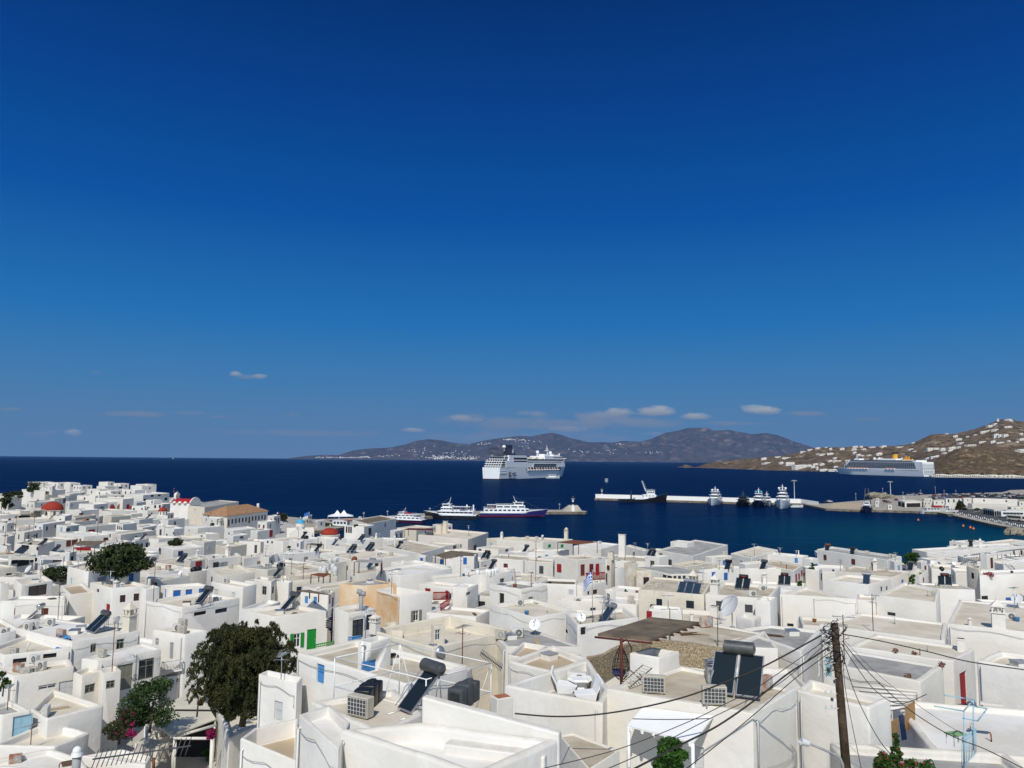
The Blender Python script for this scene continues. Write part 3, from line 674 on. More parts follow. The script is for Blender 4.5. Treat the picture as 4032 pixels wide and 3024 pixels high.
H(2,(420,1003),(560,1030),(740,1010),(850,945), r='b', dz=-.2, **W2)
H(2,(735,985),(940,1000),(1228,980),(1000,935), r='g', w='ochre', ph=.12, dz=.6, lab='tall ochre stained wall block with patchy plaster')
H(2,(1060,1030),(1262,1088),(1540,1052),(1225,1003), r='t', ph=1.0, lab='white building with ochre left side and inner ochre parapet')
H(2,(1420,978),(1700,1012),(1850,990), r='c', lab='white house with dark red balcony and stair rail')
H(2,(1690,1006),(1840,1017),(1937,985), r='w', lab='white house with one small cross window right of the red balcony')
H(2,(1510,915),(1560,950),(2250,870), r='c', dz=-.4)
H(3,(-160,985),(110,1030),(342,992), r='g', dz=1.6, h=9, lab='white upper block with tall narrow pale door and grey roof')
H(7,(-160,175),(215,287),(597,226), r='c', lab='white terrace house with rounded wall in front of the narrow door')
H(2,(1950,890),(2000,905),(2230,870), r='w')
# tile 3
H(3,(-100,600),(300,622),(560,598), r='c', **W2)
H(3,(300,692),(400,700),(530,690), r='w')
H(3,(0,700),(60,712),(170,705), r='w')
H(3,(565,655),(800,682),(965,640), r='w', lab='white waterfront house with tall slab chimney')
H(3,(1010,655),(1180,700),(1220,688), r='w')
H(3,(1290,690),(1590,745),(1896,645), r='g', ph=.3, lab='pale blue white waterfront house with glass roof box')
H(3,(1400,618),(1545,632),(1606,618), r='g', dz=1.7, h=2.4, lab='small white roof room with glazed side on the waterfront house')
H(3,(1180,738),(1300,752),(1385,740), r='w')
H(3,(1410,808),(1540,832),(1765,800), r='b', w='cream')
H(3,(1920,720),(2100,760),(2330,690), r='c')
H(3,(1700,745),(1760,755),(1930,740), r='c')
H(3,(400,748),(595,776),(845,752), r='b', dz=1.2, w='white2', lab='white house with dark red window shutters and long red balcony')
H(3,(145,782),(390,802),(402,770), r='b', w='white2', lab='white low wing left of the long red balcony')
H(3,(255,978),(590,990),(600,945),(330,935), r='n', dz=-1.0)
H(3,(560,985),(640,1000),(850,960), r='c', dz=-1.2)
H(3,(855,745),(885,750),(925,738), r='c', dz=2.3, w='cream', h=8, lab='slim cream tower beside the long red balcony')
H(3,(855,835),(930,850),(1000,838), r='t')
H(3,(1000,800),(1060,812),(1120,800), r='b', w='ruin', dz=1.5, lab='tall patchy plaster ruin wall with thin top')
H(3,(1060,850),(1110,872),(1340,868), r='b', w='ruin', ph=.1, dz=.5, lab='weathered plaster house with flaking tan patches')
H(3,(1110,838),(1400,900),(1720,892), r='g', ph=0, dz=.4, h=6, w='white2', lab='grey awning roofed house with row of glazed doors')
H(3,(1125,1030),(1690,1078),(1760,960), r='b', w='cream', ph=.25, lab='long cream house under a lean-to with crimson door')
H(3,(1700,1070),(2240,1112),(2350,1000), r='b', lab='bluish white house right of the twin ornate chimneys')
H(3,(1640,862),(1700,872),(2000,850), r='w', lab='white house with two deep blue shutters')
H(3,(2000,850),(2100,860),(2400,850), r='w')
H(3,(1990,800),(2050,815),(2300,790), r='c')
H(3,(440,1100),(500,1110),(840,1085), r='c', dz=-1.0)
H(7,(500,250),(600,352),(1132,285),(1000,200), r='b', dz=-.2, lab='low white house with beige roof right of the flag')
H(7,(420,130),(560,150),(860,140), r='w', dz=-1.2)
H(7,(820,45),(850,60),(930,52), r='w', dz=.2, h=4)
# tile 4 right
H(4,(463,670),(1062,760),(1180,730), r='g', ph=.4, lab='long bluish white building with many fans on its roof at the shore')
H(4,(0,705),(340,738),(392,722), r='w')
H(4,(0,795),(270,852),(345,802), r='t')
H(4,(345,745),(420,755),(480,745), r='w')
H(4,(365,835),(480,848),(510,830), r='w', dz=-.3)
H(4,(510,925),(900,968),(1095,920), r='c', lab='white house with dark timber pergola posts')
H(4,(620,850),(1098,908),(1236,862), r='b', w='pinkish', ph=.2, lab='pale pink house with wide brown-beige roof')
H(4,(1235,870),(1330,895),(1402,850), r='c')
H(4,(1080,765),(1120,775),(1180,765), r='w')
H(4,(1265,668),(1400,695),(1790,672), r='w', lab='white house with moulded balustrade along its terrace')
H(4,(1305,770),(1345,780),(1395,768), r='w')
H(4,(1560,642),(1700,672),(2240,645), r='w')
H(4,(1580,602),(1700,612),(1880,600), r='w')
H(4,(1870,610),(2030,628),(2260,600), r='c')
H(4,(1840,705),(1900,712),(1962,706), r='w', dz=1.0)
H(4,(1960,780),(2040,800),(2300,775), r='w')
H(4,(1725,812),(1830,840),(1850,815), r='c', w='cream', dz=.6, lab='tall cream pier wall block beside the dark stair passage')
H(4,(1825,850),(1836,890),(2400,870), r='w', lab='big white house with flower ledge and deep blue window')
H(8,(150,82),(420,100),(800,125),(370,15), r='c', lab='large white house with curved corner in the right middle')
H(8,(960,90),(1470,155),(1500,40),(1200,-20), r='c', lab='rounded white house with two round vents')
H(8,(800,130),(960,140),(960,90), r='c', dz=-.3)
H(8,(-60,130),(70,142),(130,110), r='b')
H(8,(1560,330),(2300,410),(2300,190),(1665,130), r='c', ph=.15, lab='broad cream roofed house behind the horseshoe marked chimney')
H(8,(480,340),(1540,480),(1560,325),(830,240), r='c', dz=-.1, ph=.2, lab='wide cream roofed house behind the utility pole')
H(8,(720,525),(1612,650),(1795,545),(950,420), r='c', dz=-.1, ph=.15, lab='long cream roofed house with dry weeds on its parapet and tall red shutter')
H(8,(660,690),(1330,820),(1530,690),(720,555), r='g', ph=.12, bev=.2, lab='white corner house with stained roof above the slatted pergola')
H(8,(1808,640),(2420,745),(2600,640),(2000,560), r='c', dz=.1, ph=.3, lab='large rough white walled house at the right edge')
H(8,(-200,380),(330,570),(500,390),(60,340), r='g', dz=0, ph=.2, w='white', lab='white house with grey patchy roof left of the pole')
H(8,(290,890),(900,1040),(1090,960),(400,800), r='c', dz=0, lab='foreground white house behind the utility pole with narrow roof trough')
# tile 5 bottom left
H(5,(-120,560),(30,610),(625,545),(235,432), r='c', lab='wide cream roofed house with slot vents and fan units')
H(5,(140,380),(620,500),(1210,402),(480,300), r='w', ph=.12, lab='bright white roofed house with tilted solar pair and dish')
H(5,(700,640),(845,660),(1396,560),(1235,505), r='w', ph=.2, lab='white house with olive shutters and round logo sign')
H(5,(-40,730),(112,795),(640,712),(600,640), r='c', lab='white house with two outdoor fans at the middle left')
H(5,(632,760),(706,792),(872,752),(790,700), r='c', h=8)
H(5,(850,730),(886,770),(1046,745),(1000,700), r='b', h=8, lab='narrow white house end with small square window')
H(5,(-60,150),(30,165),(130,160), r='w', dz=.2)
H(5,(1312,390),(1590,435),(1800,400), r='b', lab='white house with balcony above the optician sign wall')
H(5,(1380,790),(1455,800),(1672,760),(1600,740), r='w', dz=-3.4, h=4, name='shop_wall', cat='shop', lab='low white shop wall with black script lettering below the balcony')
H(5,(262,1080),(400,1165),(897,1040),(455,900), r='c', lab='white flat roofed house at lower left with rusty rim')
H(5,(-80,1390),(470,1400),(775,1275),(420,1180), r='c', dz=-.5, ph=.5, lab='white walled yard with wall mounted fan, lower left')
H(5,(-250,1110),(20,1128),(268,1085),(90,1000), r='g', dz=.6, lab='rounded white hut with pale blue door at left edge')
H(5,(-300,1560),(820,1640),(700,1500),(440,1410), r='w', dz=-.3, lab='white roof with rusty box in the bottom left corner')
H(5,(700,1480),(1250,1560),(1300,1480),(1060,1420), r='w', dz=-.6)
H(5,(-60,400),(0,430),(140,400), r='c')
# tile 6
H(6,(-120,215),(168,280),(627,228), r='c', lab='white house with green door and green shutters')
H(6,(690,200),(808,252),(1045,212), r='c', lab='white house with tall dark blue framed window')
H(6,(400,70),(640,90),(700,60), r='b', dz=0, lab='low white house with two blue doors behind the spiral stair')
H(6,(980,390),(1545,545),(2230,392),(1690,268), r='c', dz=-.4, ph=.9, w='cream', lab='cream walled sunken courtyard house in the centre')
H(6,(1530,345),(1558,364),(1648,354),(1622,336), r='c', h=3.2, dz=.6, ph=.05, w='cream', lab='small cream window hut in the sunken courtyard')
H(6,(1130,335),(1190,400),(1285,400),(1220,320), r='c', h=1.2, dz=.0, w='cream', lab='sloping cream stair cover in the courtyard')
H(6,(370,588),(1312,865),(1850,700),(895,475), r='b', lab='white house with pale blue shutter facing the water tanks')
H(6,(897,484),(1005,508),(1186,460), dz=1.5, h=2.6, r='g', lab='white cube room on the roof of the blue shutter house')
H(6,(40,775),(368,862),(420,800),(120,740), r='w', dz=.2, lab='white wing with louvred shutter beside the dark tree')
H(5,(1865,985),(1970,1330),(2300,1180),(2200,900), r='c', dz=-.7, ph=.9, lab='white terrace with black barbecue at the big tree')
H(6,(480,1010),(1100,1300),(1460,1110),(1220,900), r='c', dz=-.3, ph=.2, lab='flat roof terrace carrying the black water tanks')
H(6,(-120,1330),(372,1530),(390,1150),(0,1240), r='t', dz=-.4, ph=.7, lab='foreground white roof with tan floor and terracotta spouts')
H(6,(388,1125),(728,1425),(828,1190),(660,1035), r='w', dz=.1, ph=.3, lab='foreground white tilted roof corner with thin cracked rim')
H(6,(738,1243),(1930,1650),(2630,1335),(1440,1190), r='w', dz=.0, ph=.55, rim=.55, lab='large foreground white roof with thick rounded parapet')
# tile 7
H(7,(0,610),(160,640),(340,530),(130,495), r='t', dz=-.4, lab='white house with sandy tan roof beside the grey roof')
H(7,(0,660),(380,760),(700,640),(395,520), r='t', ph=.4, dz=-.2, lab='white house with tan roof and single fan unit')
H(7,(-120,440),(-20,540),(640,540),(160,372), r='g', dz=-.6, ph=.1, w='white2', lab='wide dark grey flat roof with two small dishes')
H(7,(-40,870),(815,1030),(880,905),(690,640), r='g', ph=.9, dz=.1, rim=.4, lab='white walled patio with angular garden chairs')
H(7,(845,905),(2110,1115),(2486,899),(1480,700), r='b', ph=.14, dz=.05, bev=.14, lab='foreground white house with flagstone roof and the two large solar panels')
H(7,(1045,592),(1297,632),(1482,578), r='c', dz=1.6, h=2.4, bev=.12, lab='white cube stair hood on the flagstone roof')
H(7,(1860,495),(1990,545),(2330,555),(2212,400), r='g', ph=.15, dz=.1)
H(7,(1240,470),(1860,560),(2212,420),(1640,320), r='b', ph=.12, dz=.1, lab='flagstone roof carrying the large mesh dish')
H(7,(1212,210),(1500,225),(1505,195),(1240,180), r='w', h=2, dz=.6)
H(7,(1965,275),(2120,310),(2180,280), r='w', h=2.5, dz=1.0)
H(7,(440,1300),(700,1600),(965,1430),(560,1280), r='b', dz=-1.6, ph=.1, lab='low beige roof beside the foreground parapet')
# ------------------------------------------------------------------ houses that fill the gaps between the traced ones
def inside(q, p, e=0.0):
    for i in range(4):
        a, b = q[i], q[(i + 1) % 4]
        if (b.x - a.x) * (p.y - a.y) - (b.y - a.y) * (p.x - a.x) < -e * (b - a).length: return False
    return True
def samples(q): 
    return [q[0].lerp(q[1], s).lerp(q[3].lerp(q[2], s), t) for s in (0, .33, .67, 1) for t in (0, .33, .67, 1)]
def free(q, e=.25):
    c = sum(q, Vector()) / 4; r = max((p - c).length for p in q); sa = samples(q)
    for h in HOUSES:
        if abs(h.c.x - c.x) > r + h.rad or abs(h.c.y - c.y) > r + h.rad: continue
        if h.zb > h.z - 3.2 and h.Y > 30 and h.small < 4: pass
        if any(inside(h.q, p, e) for p in sa) or any(inside(q, p, e) for p in h.samp): return False
    return True
for h in HOUSES: h.rad = max((p - h.c).length for p in h.q); h.samp = samples(h.q)
KEEP = [(1600,2440,1900,2560),(3650,2550,3850,2950),(3850,2330,4032,2400),(1090,2430,1340,2580), # full-res px windows (of the roof point) left open: squares, courts, trees
 (1000,1940,1500,2110), (760,1930,1060,2085), (640,1900,800,2020), (150,1950,260,2040), (410,2640,860,3024), (760,2440,1160,2700), (0,1700,60,1960)]
RF = random.Random(21); FILL = []
def try_fill(Y, x, W, D, a, dz):
    P = C0 + ray(x, 1813) * Y; q = [Vector((P.x, P.y, 0)) + Matrix.Rotation(a, 3, 'Z') @ Vector((i * W / 2, j * D / 2, 0)) for i, j in ((-1,-1),(1,-1),(1,1),(-1,1))]
    z = roofz(Y, x) + dz; u, v = proj((P.x, P.y, z))
    if u < -250 or u > 4250 or v > 3100: return
    if any(a_ < u_ < c_ and b_ < v_ < d_ for a_, b_, c_, d_ in KEEP for u_, v_ in [(u, v)] + [proj((p_.x, p_.y, z)) for p_ in q]): return
    if any(p.y > interp(COAST, proj((p.x, p.y, 0))[0]) - 2 for p in q): return
    if not free(q): return
    r = RF.choice('cccwwbbg'); 
    h = mkhouse(q, z, min(gz(p.x, p.y) for p in q) - .6, r=r, w=RF.choice(['white', 'white', 'white', 'white2']), ph=RF.choice([.25, .35, .45])); h.rad = max((p - h.c).length for p in h.q); h.samp = samples(h.q); h.fill = True; FILL.append(h)
for W0, n in ((9.5, 1600), (6.8, 3000), (4.6, 4200)):
    for k in range(n):
        if len(FILL) > 190: break
        Y = 16 + 440 * RF.random() ** 1.1; x = RF.uniform(-200, 4200)
        if Y < 26: continue
        W = W0 * RF.uniform(.85, 1.15); D = W * RF.uniform(.7, 1.0)
        try_fill(Y, x, W, D, math.radians(-28 + 8 * RF.gauss(0, 1)) if x < 2600 else math.radians(-12 + 10 * RF.gauss(0, 1)), -RF.uniform(.5, 2.0) - (.6 if Y < 110 else 0))
FILL.sort(key=lambda h: -h.small * h.rad / h.Y ** 2)
MASS = FILL[86:]
for h in MASS: h.mass = True

TB = town_bvh()
def OO(t, col, kind, w, h, pts, **k):
    for x, y in pts: O(t, x, y, w, h, kind, col, **k)
# far rows
OO(1,'red','d',14,32,[(968,315)]); OO(1,'red','s',12,24,[(1026,305)]); OO(1,'red','d',14,34,[(1103,315)])
OO(1,'darkgrey','w',13,22,[(1250,262),(1312,262),(1430,252)]); OO(1,'darkgrey','w',12,15,[(1312,222),(1372,220)])
OO(1,'navy','w',13,24,[(1338,311),(1378,312),(1408,312),(1472,320)]); OO(1,'navy','o',10,24,[(1178,296)])
OO(1,'brown','o',14,24,[(416,190)]); OO(1,'navy','d',16,40,[(555,265)])
OO(1,'brown','s',18,50,[(592,607),(640,607)]); OO(1,'brown','s',20,26,[(665,607),(693,607),(911,597)])
OO(1,'paleblue','o',18,38,[(530,512)]); OO(1,'paleblue','w',16,30,[(585,517)])
OO(1,'red','s',20,28,[(788,529)]); OO(1,'brown','w',18,34,[(1740,557),(1856,545)]); OO(1,'grey','w',12,12,[(1632,521)])
OO(1,'brown','w',20,26,[(325,675)]); OO(1,'grey','w',12,14,[(1045,675)])
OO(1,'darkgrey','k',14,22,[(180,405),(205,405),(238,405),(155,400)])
OO(1,'red','d',24,100,[(1610,842)]); OO(1,'red','s',26,42,[(1712,808)])
OO(1,'darkgrey','w',30,60,[(1860,828)]); OO(1,'grey','s',30,66,[(1905,835),(1935,828)])
OO(1,'brown','w',66,84,[(326,1040)],label='large brown cross-barred window')
OO(1,'brown','w',34,58,[(1058,1111),(1176,1098)])
OO(1,'blue','s',50,62,[(1526,1068)]); OO(1,'blue','s',44,58,[(1629,1058),(1743,1045)]); OO(1,'blue','s',16,70,[(1426,1065)])
OO(1,'brown','k',40,26,[(843,1042)]); OO(1,'navy','d',24,38,[(1556,720)]); OO(1,'darkgrey','w',26,44,[(488,795)])
OO(1,'darkgrey','w',40,46,[(1345,700),(1380,700)]); OO(1,'darkgrey','k',60,60,[(1330,970)]); OO(1,'red','d',60,80,[(930,1200)])
OO(1,'darkgrey','k',22,30,[(120,795),(290,778)]); OO(1,'darkgrey','k',60,50,[(200,800)])
OO(1,'paleblue','s',26,50,[(615,960)]); OO(1,'grey','l',60,40,[(880,940)])
OO(1,'paleblue','d',16,26,[(2085,640)]); OO(1,'darkgrey','w',14,14,[(2082,580)])
OO(1,'darkgrey','w',14,16,[(1440,558),(1498,545),(700,380),(880,325),(1040,150)])
# centre
OO(2,'red','d',22,34,[(65,512)]); OO(2,'red','d',14,56,[(148,515)]); OO(2,'darkgrey','w',14,18,[(120,612),(158,612),(652,770)])
OO(2,'darkgrey','w',14,50,[(800,505),(820,505),(838,505)]); OO(2,'darkgrey','w',14,56,[(998,530)])
OO(2,'palegrey','w',18,26,[(1570,635)]); OO(2,'palegrey','w',20,32,[(1660,645),(1785,655)]); OO(2,'wood','d',24,40,[(1730,660),(1905,670),(1950,672)])
OO(2,'blue','s',26,56,[(1447,771)]); OO(2,'blue','s',22,40,[(1325,738)]); OO(2,'blue','s',30,54,[(1821,775)]); OO(2,'blue','s',26,36,[(1618,790)])
OO(2,'darkgrey','w',14,26,[(380,647)]); OO(2,'red','w',24,18,[(2180,685)]); OO(2,'grey','w',26,26,[(1853,1066)])
OO(2,'red','d',26,64,[(1662,1075)]); OO(2,'navy','o',10,40,[(1707,1085)]); OO(2,'red','s',50,24,[(1498,1035)])
OO(6,'midblue','s',26,56,[(452,135),(528,140)])
OO(6,'olivegrey','o',40,84,[(1398,272)],label='tall window with pale grey shutters and white pillars')
OO(6,'green','d',66,160,[(497,475)],label='bright green door'); OO(6,'green','o',48,110,[(370,485)],label='window with bright green shutters')
OO(6,'navy','w',76,150,[(897,385)]); OO(6,'navy','w',50,120,[(985,330)])
OO(6,'midblue','s',80,150,[(574,745)],label='pale blue closed shutter'); OO(6,'midblue','s',84,88,[(1002,708)]); OO(6,'olivegrey','w',60,110,[(1215,680)])
OO(6,'palegrey','l',86,150,[(210,1095)],label='white louvred shutter'); OO(6,'palegrey','w',44,88,[(1585,415)])
OO(6,'red','d',46,56,[(1725,242)]); OO(6,'darkgrey','d',26,60,[(1866,270)])
# tile 3
OO(3,'red','s',34,66,[(443,847)]); OO(3,'red','w',34,88,[(642,862),(718,858)]); OO(3,'red','d',32,90,[(770,858)])
OO(3,'brown','w',18,36,[(867,843)]); OO(3,'darkgrey','w',20,28,[(936,832),(695,1062)]); OO(3,'brown','w',42,36,[(752,1052)]); OO(3,'palegrey','l',40,40,[(543,1055)])
OO(3,'darkgrey','w',16,20,[(877,727),(940,738),(1320,730)]); OO(3,'darkgrey','w',18,50,[(1390,800),(1400,800)])
OO(3,'blue','s',34,58,[(1772,912),(1877,917)]); OO(3,'palegrey','d',38,165,[(242,1140)],label='tall narrow pale door')
OO(3,'green','s',24,24,[(357,655),(466,655)]); OO(3,'darkgrey','w',30,40,[(850,1055)]); OO(3,'darkgrey','w',24,60,[(1350,915),(1390,915),(1440,920),(1480,922),(1520,922)])
OO(7,'red','d',44,80,[(1218,250)],label='crimson door'); OO(7,'darkgrey','k',46,60,[(650,398)]); OO(7,'darkgrey','k',40,40,[(500,405)]); OO(7,'palegrey','s',22,40,[(850,75)])
# tile 4
OO(4,'midblue','s',18,36,[(290,745)]); OO(4,'darkgrey','w',14,22,[(1325,735)]); OO(4,'red','s',20,36,[(1362,928)]); OO(4,'navy','s',14,20,[(355,880)])
OO(4,'darkgrey','w',18,18,[(2120,637),(2145,637)]); OO(4,'darkgrey','w',24,14,[(2050,637)]); OO(4,'blue','s',100,44,[(2100,1100)],label='deep blue window band')
OO(4,'navy','s',28,38,[(1010,1005),(1056,1003)]); OO(8,'darkgrey','w',44,26,[(1093,252)]); OO(4,'darkgrey','k',60,40,[(1880,1085)])
OO(4,'brown','w',20,50,[(2128,705),(2190,705)])
# bottom left
OO(5,'olivegrey','w',84,160,[(1262,732)],label='tall olive grey window'); OO(5,'olivegrey','d',84,200,[(1075,800)],label='olive grey panelled door')
OO(5,'olivegrey','w',40,80,[(1037,517)]); OO(5,'olivegrey','w',50,62,[(953,866)]); OO(5,'olivegrey','w',44,68,[(776,900)])
OO(5,'palegrey','w',96,30,[(410,885)]); OO(5,'palegrey','d',86,120,[(575,900)]); OO(5,'brown','k',80,26,[(430,617),(170,660)])
OO(5,'grey','s',34,130,[(1478,575)]); OO(5,'paleblue','d',110,220,[(195,1225)],label='pale blue flush door')
OO(5,'darkgrey','k',66,30,[(1727,252)]); OO(5,'navy','w',66,34,[(1908,228)]); OO(5,'olivegrey','w',30,70,[(805,550)]); OO(5,'palegrey','w',36,60,[(1352,500)])
# right
OO(8,'red','s',130,280,[(1704,895)],label='tall dark red shutter'); OO(8,'darkgrey','d',22,240,[(1495,1190)]); OO(8,'paleblue','s',40,150,[(480,690)]); OO(8,'paleblue','s',26,150,[(560,700)])
OO(8,'brown','k',46,14,[(240,345)]); OO(7,'palegrey','s',46,180,[(1640,1500)])
# a few openings on the houses that fill the gaps
RO = random.Random(5)
for h in HOUSES:
    if h.open or h.Y < 75 or h.w == 'ochre' or h.z - h.zb < 4: continue
    for i in range(4):
        a, b = h.q[i], h.q[(i + 1) % 4]; L_ = (b - a).length; tx = (b - a).normalized(); n = Vector((tx.y, -tx.x, 0))
        m = (a + b) / 2
        if n.dot(m - C0) > 0 or L_ < 2.5 or RO.random() < .25: continue
        k = RO.choice([1, 1, 2, 2, 3]) if L_ > 5 else 1; col = RO.choice(['brown', 'brown', 'darkgrey', 'darkgrey', 'grey', 'olivegrey', 'navy', 'paleblue', 'blue', 'red', 'palegrey']); kind = RO.choice('wwsskd')
        for j in range(k):
            p = a.lerp(b, (j + .5 + RO.uniform(-.15, .15)) / k); zt = h.z - RO.uniform(.7, 1.0); HH = RO.choice([.9, 1.1, 1.3]) if kind != 'd' else 2.0
            h.open.append((Vector((p.x, p.y, zt - HH / 2)), n, tx, RO.uniform(.7, .95), HH, kind, col, None))
# ------------------------------------------------------------------ roof and street furniture
TB = town_bvh()
def spot(t, x, y, up=True):
    if isinstance(t, Vector): return t
    loc, n, i, d = cast(t, x, y, TB)
    g = GBVH.ray_cast(C0, ray(*px(t, x, y)).normalized())
    if g[0] is not None and (loc is None or g[3] < d): loc = g[0]; n = Vector((0, 0, 1))
    if loc is None: MISS.append((t, x, y)); return None
    if up and n.z < .5:   # a wall was met: stand on that house's roof just behind the edge
        h = TB[1][i]; v = Vector((loc.x, loc.y, 0)); e = (h.c - v); e.z = 0; v = v + e.normalized() * min(.7, e.length); loc = Vector((v.x, v.y, h.z - max(h.ph, 0)))
    return loc
TH = []
def thing(name, loc, rz, label, cat, group=None):
    e = empty(name, loc, rz); tag(e, label, cat, group); TH.append(e); return e
def az(deg): return -math.radians(deg)   # clockwise compass angle from +Y -> rotation of an object that faces +Y
PROTO = {}
def heater_proto(n, style):
    e = empty('solar_water_heater'); w = 1.0; L_ = 2.0; el = math.radians(42)
    hgt = L_ * math.sin(el); dep = L_ * math.cos(el)
    for k in range(n):
        x = (k - (n - 1) / 2) * (w + .08)
        Mx = Matrix.Translation((x, .0, .18)) @ Matrix.Rotation(-el, 4, 'X')
        # faces +Y; the lower edge is towards +Y
        fr = MB().box((0, 0, 0), (w, L_, .09)); fr.xf(Matrix.Translation((0, -dep / 2 + .2, hgt / 2)) @ Mx); c = fr.build('collector', 'metal', e)
        gl = MB().box((0, 0, .048), (w - .09, L_ - .09, .012)); 
        gl.xf(Matrix.Translation((0, -dep / 2 + .2, hgt / 2)) @ Mx); gl.build('glazing', 'panelblue' if style == 1 else 'panel', c)
    wt = max(1.2, n * .62); zt = hgt + .42; yt = -dep / 2 - .55
    tk = MB().cyl((-wt / 2, yt, zt), (wt / 2, yt, zt), .29, n=18); 
    for s in (-1, 1): tk.cyl((s * wt / 2, yt, zt), (s * (wt / 2 + .06), yt, zt), .22, .10, n=14)
    T_ = tk.build('tank', {0: 'tank', 1: 'metal', 2: 'black', 3: 'rust'}[style], e)
    if style == 2 and n == 2: MB().box((0, yt + .285, zt), (.5, .02, .14)).build('label_plate', 'red', T_)
    st = MB()
    for s in (-1, 1):
        X = s * wt * .4
        st.tube([(X, yt - .2, 0), (X, yt, zt - .25)], .025); st.tube([(X, yt + .25, 0), (X, yt, zt - .25)], .025); st.tube([(X, .8, .04), (X, yt - .2, .04)], .025)
    st.tube([(wt / 2 + .03, yt, zt), (wt / 2 + .25, yt + .1, zt - .4), (n * .54, .3, .3)], .02)
    st.build('stand', 'metal', e); return e
def inst(key, mk, loc, rz, label, cat, group, scale=1):
    if key not in PROTO: o = PROTO[key] = mk(); 
    else: o = copy_tree(PROTO[key])
    o.location = loc; o.rotation_euler = (0, 0, rz); o.scale = (scale,) * 3; tag(o, label, cat, group); TH.append(o); return o
def heater(t, x, y, n=2, style=0, face=212, sc=1, label=None):
    p = spot(t, x, y)
    if p is None: return
    return inst(('h', n, style), lambda: heater_proto(n, style), p, az(face + RI.uniform(-6, 6)), label or {1: 'single', 2: 'twin', 3: 'triple', 4: 'four panel'}[n] + ' solar water heater with ' + {0: 'dark grey', 1: 'silver', 2: 'black', 3: 'rusty'}[style] + ' tank', 'water heater', 'solar water heaters on the roofs', sc * .86)
RI = random.Random(3)
def ac_proto(st):
    e = empty('air_conditioner_unit'); w, d, h = .85, .34, .62
    MB().box((0, 0, h / 2 + .06), (w, d, h)).build('body', {0: 'acwhite', 1: 'acbeige', 2: 'rustside', 3: 'acbeige'}[st], e, bevel=.015, seg=1)
    g = MB()
    if st in (0, 1, 2):
        g.cyl((-.12, d / 2, h / 2 + .06), (-.12, d / 2 + .012, h / 2 + .06), .245, n=20); gr = g.build('fan_grille', 'darkgrey' if st == 0 else 'grey', e)
        r = MB().cyl((-.12, d / 2 + .012, h / 2 + .06), (-.12, d / 2 + .022, h / 2 + .06), .06, n=10)
        for k in range(6): a = k * math.pi / 6; r.box((-.12, d / 2 + .018, h / 2 + .06), (.5, .008, .012), M=Matrix.Rotation(a, 3, 'Y'))
        r.build('fan_guard', 'acwhite', gr)
    else:
        MB().box((0, d / 2 + .006, h / 2 + .06), (w * .9, .012, h * .86)).build('coil', 'darkgrey', e)
        r = MB()
        for k in range(7): r.box(((k - 3) * w * .145, d / 2 + .016, h / 2 + .06), (.014, .01, h * .86))
        for k in range(5): r.box((0, d / 2 + .018, h / 2 + .06 + (k - 2) * h * .2), (w * .9, .01, .014))
        r.build('wire_guard', 'acwhite', e)
    f = MB()
    for s in (-1, 1): f.box((s * .28, 0, .03), (.06, d + .06, .06))
    f.build('feet', 'grey', e); return e
mat('acwhite', (.62,.61,.56), .5, .3, var=.08, vscale=3); mat('acbeige', (.52,.48,.38), .6, .3, var=.15, vscale=3); mat('rustside', (.50,.42,.33), .7, .2, col2=(.30,.12,.06), vscale=1.6)
def ac(t, x, y, st=0, face=200, sc=1, label=None):
    p = spot(t, x, y)
    if p is None: return
    return inst(('ac', st), lambda: ac_proto(st), p, az(face + RI.uniform(-8, 8)), label or {0: 'off-white outdoor air conditioner unit', 1: 'beige outdoor air conditioner unit', 2: 'rust streaked outdoor air conditioner unit', 3: 'beige outdoor unit with wire mesh front'}[st], 'air conditioner', 'outdoor air conditioner units on the roofs', sc)
def antenna(t, x, yb, yt, col='metal', kind=0, label=None):
    p = spot(t, x, yb)
    if p is None: return
    h = max(1.5, min(7, (yb - yt) * TILES[t][2] / F * p.y)); r = .016 + .0002 * p.y
    e = thing('tv_antenna', p, az(RI.uniform(0, 360)), label or ('thin' if h < 3.5 else 'tall thin') + {'metal': ' grey', 'rust': ' rusty', 'wood': ' brown', 'darkgrey': ' dark'}.get(col, '') + ' television antenna mast', 'antenna', 'television antenna masts')
    m = MB().tube([(0, 0, -.1), (0, 0, h)], r * 1.1, 6); m.build('mast', col, e)
    a = MB(); k = RI.choice([0, 1, 2]) if kind == 0 else kind
    z = h * .96
    a.tube([(-.55, 0, z), (.6, 0, z)], r * .7, 5)
    for i in range(6 + 2 * k): a.tube([(-.5 + i * 1.05 / (5 + 2 * k), -.32 + .02 * i, z), (-.5 + i * 1.05 / (5 + 2 * k), .32 - .02 * i, z)], r * .45, 4)
    if k: 
        z2 = h * .78; a.tube([(0, -.4, z2), (0, .4, z2)], r * .6, 5)
        for s in (-.35, 0, .35): a.tube([(-.25, s, z2), (.25, s, z2)], r * .45, 4)
    a.build('elements', 'metal' if col != 'darkgrey' else col, e); return e
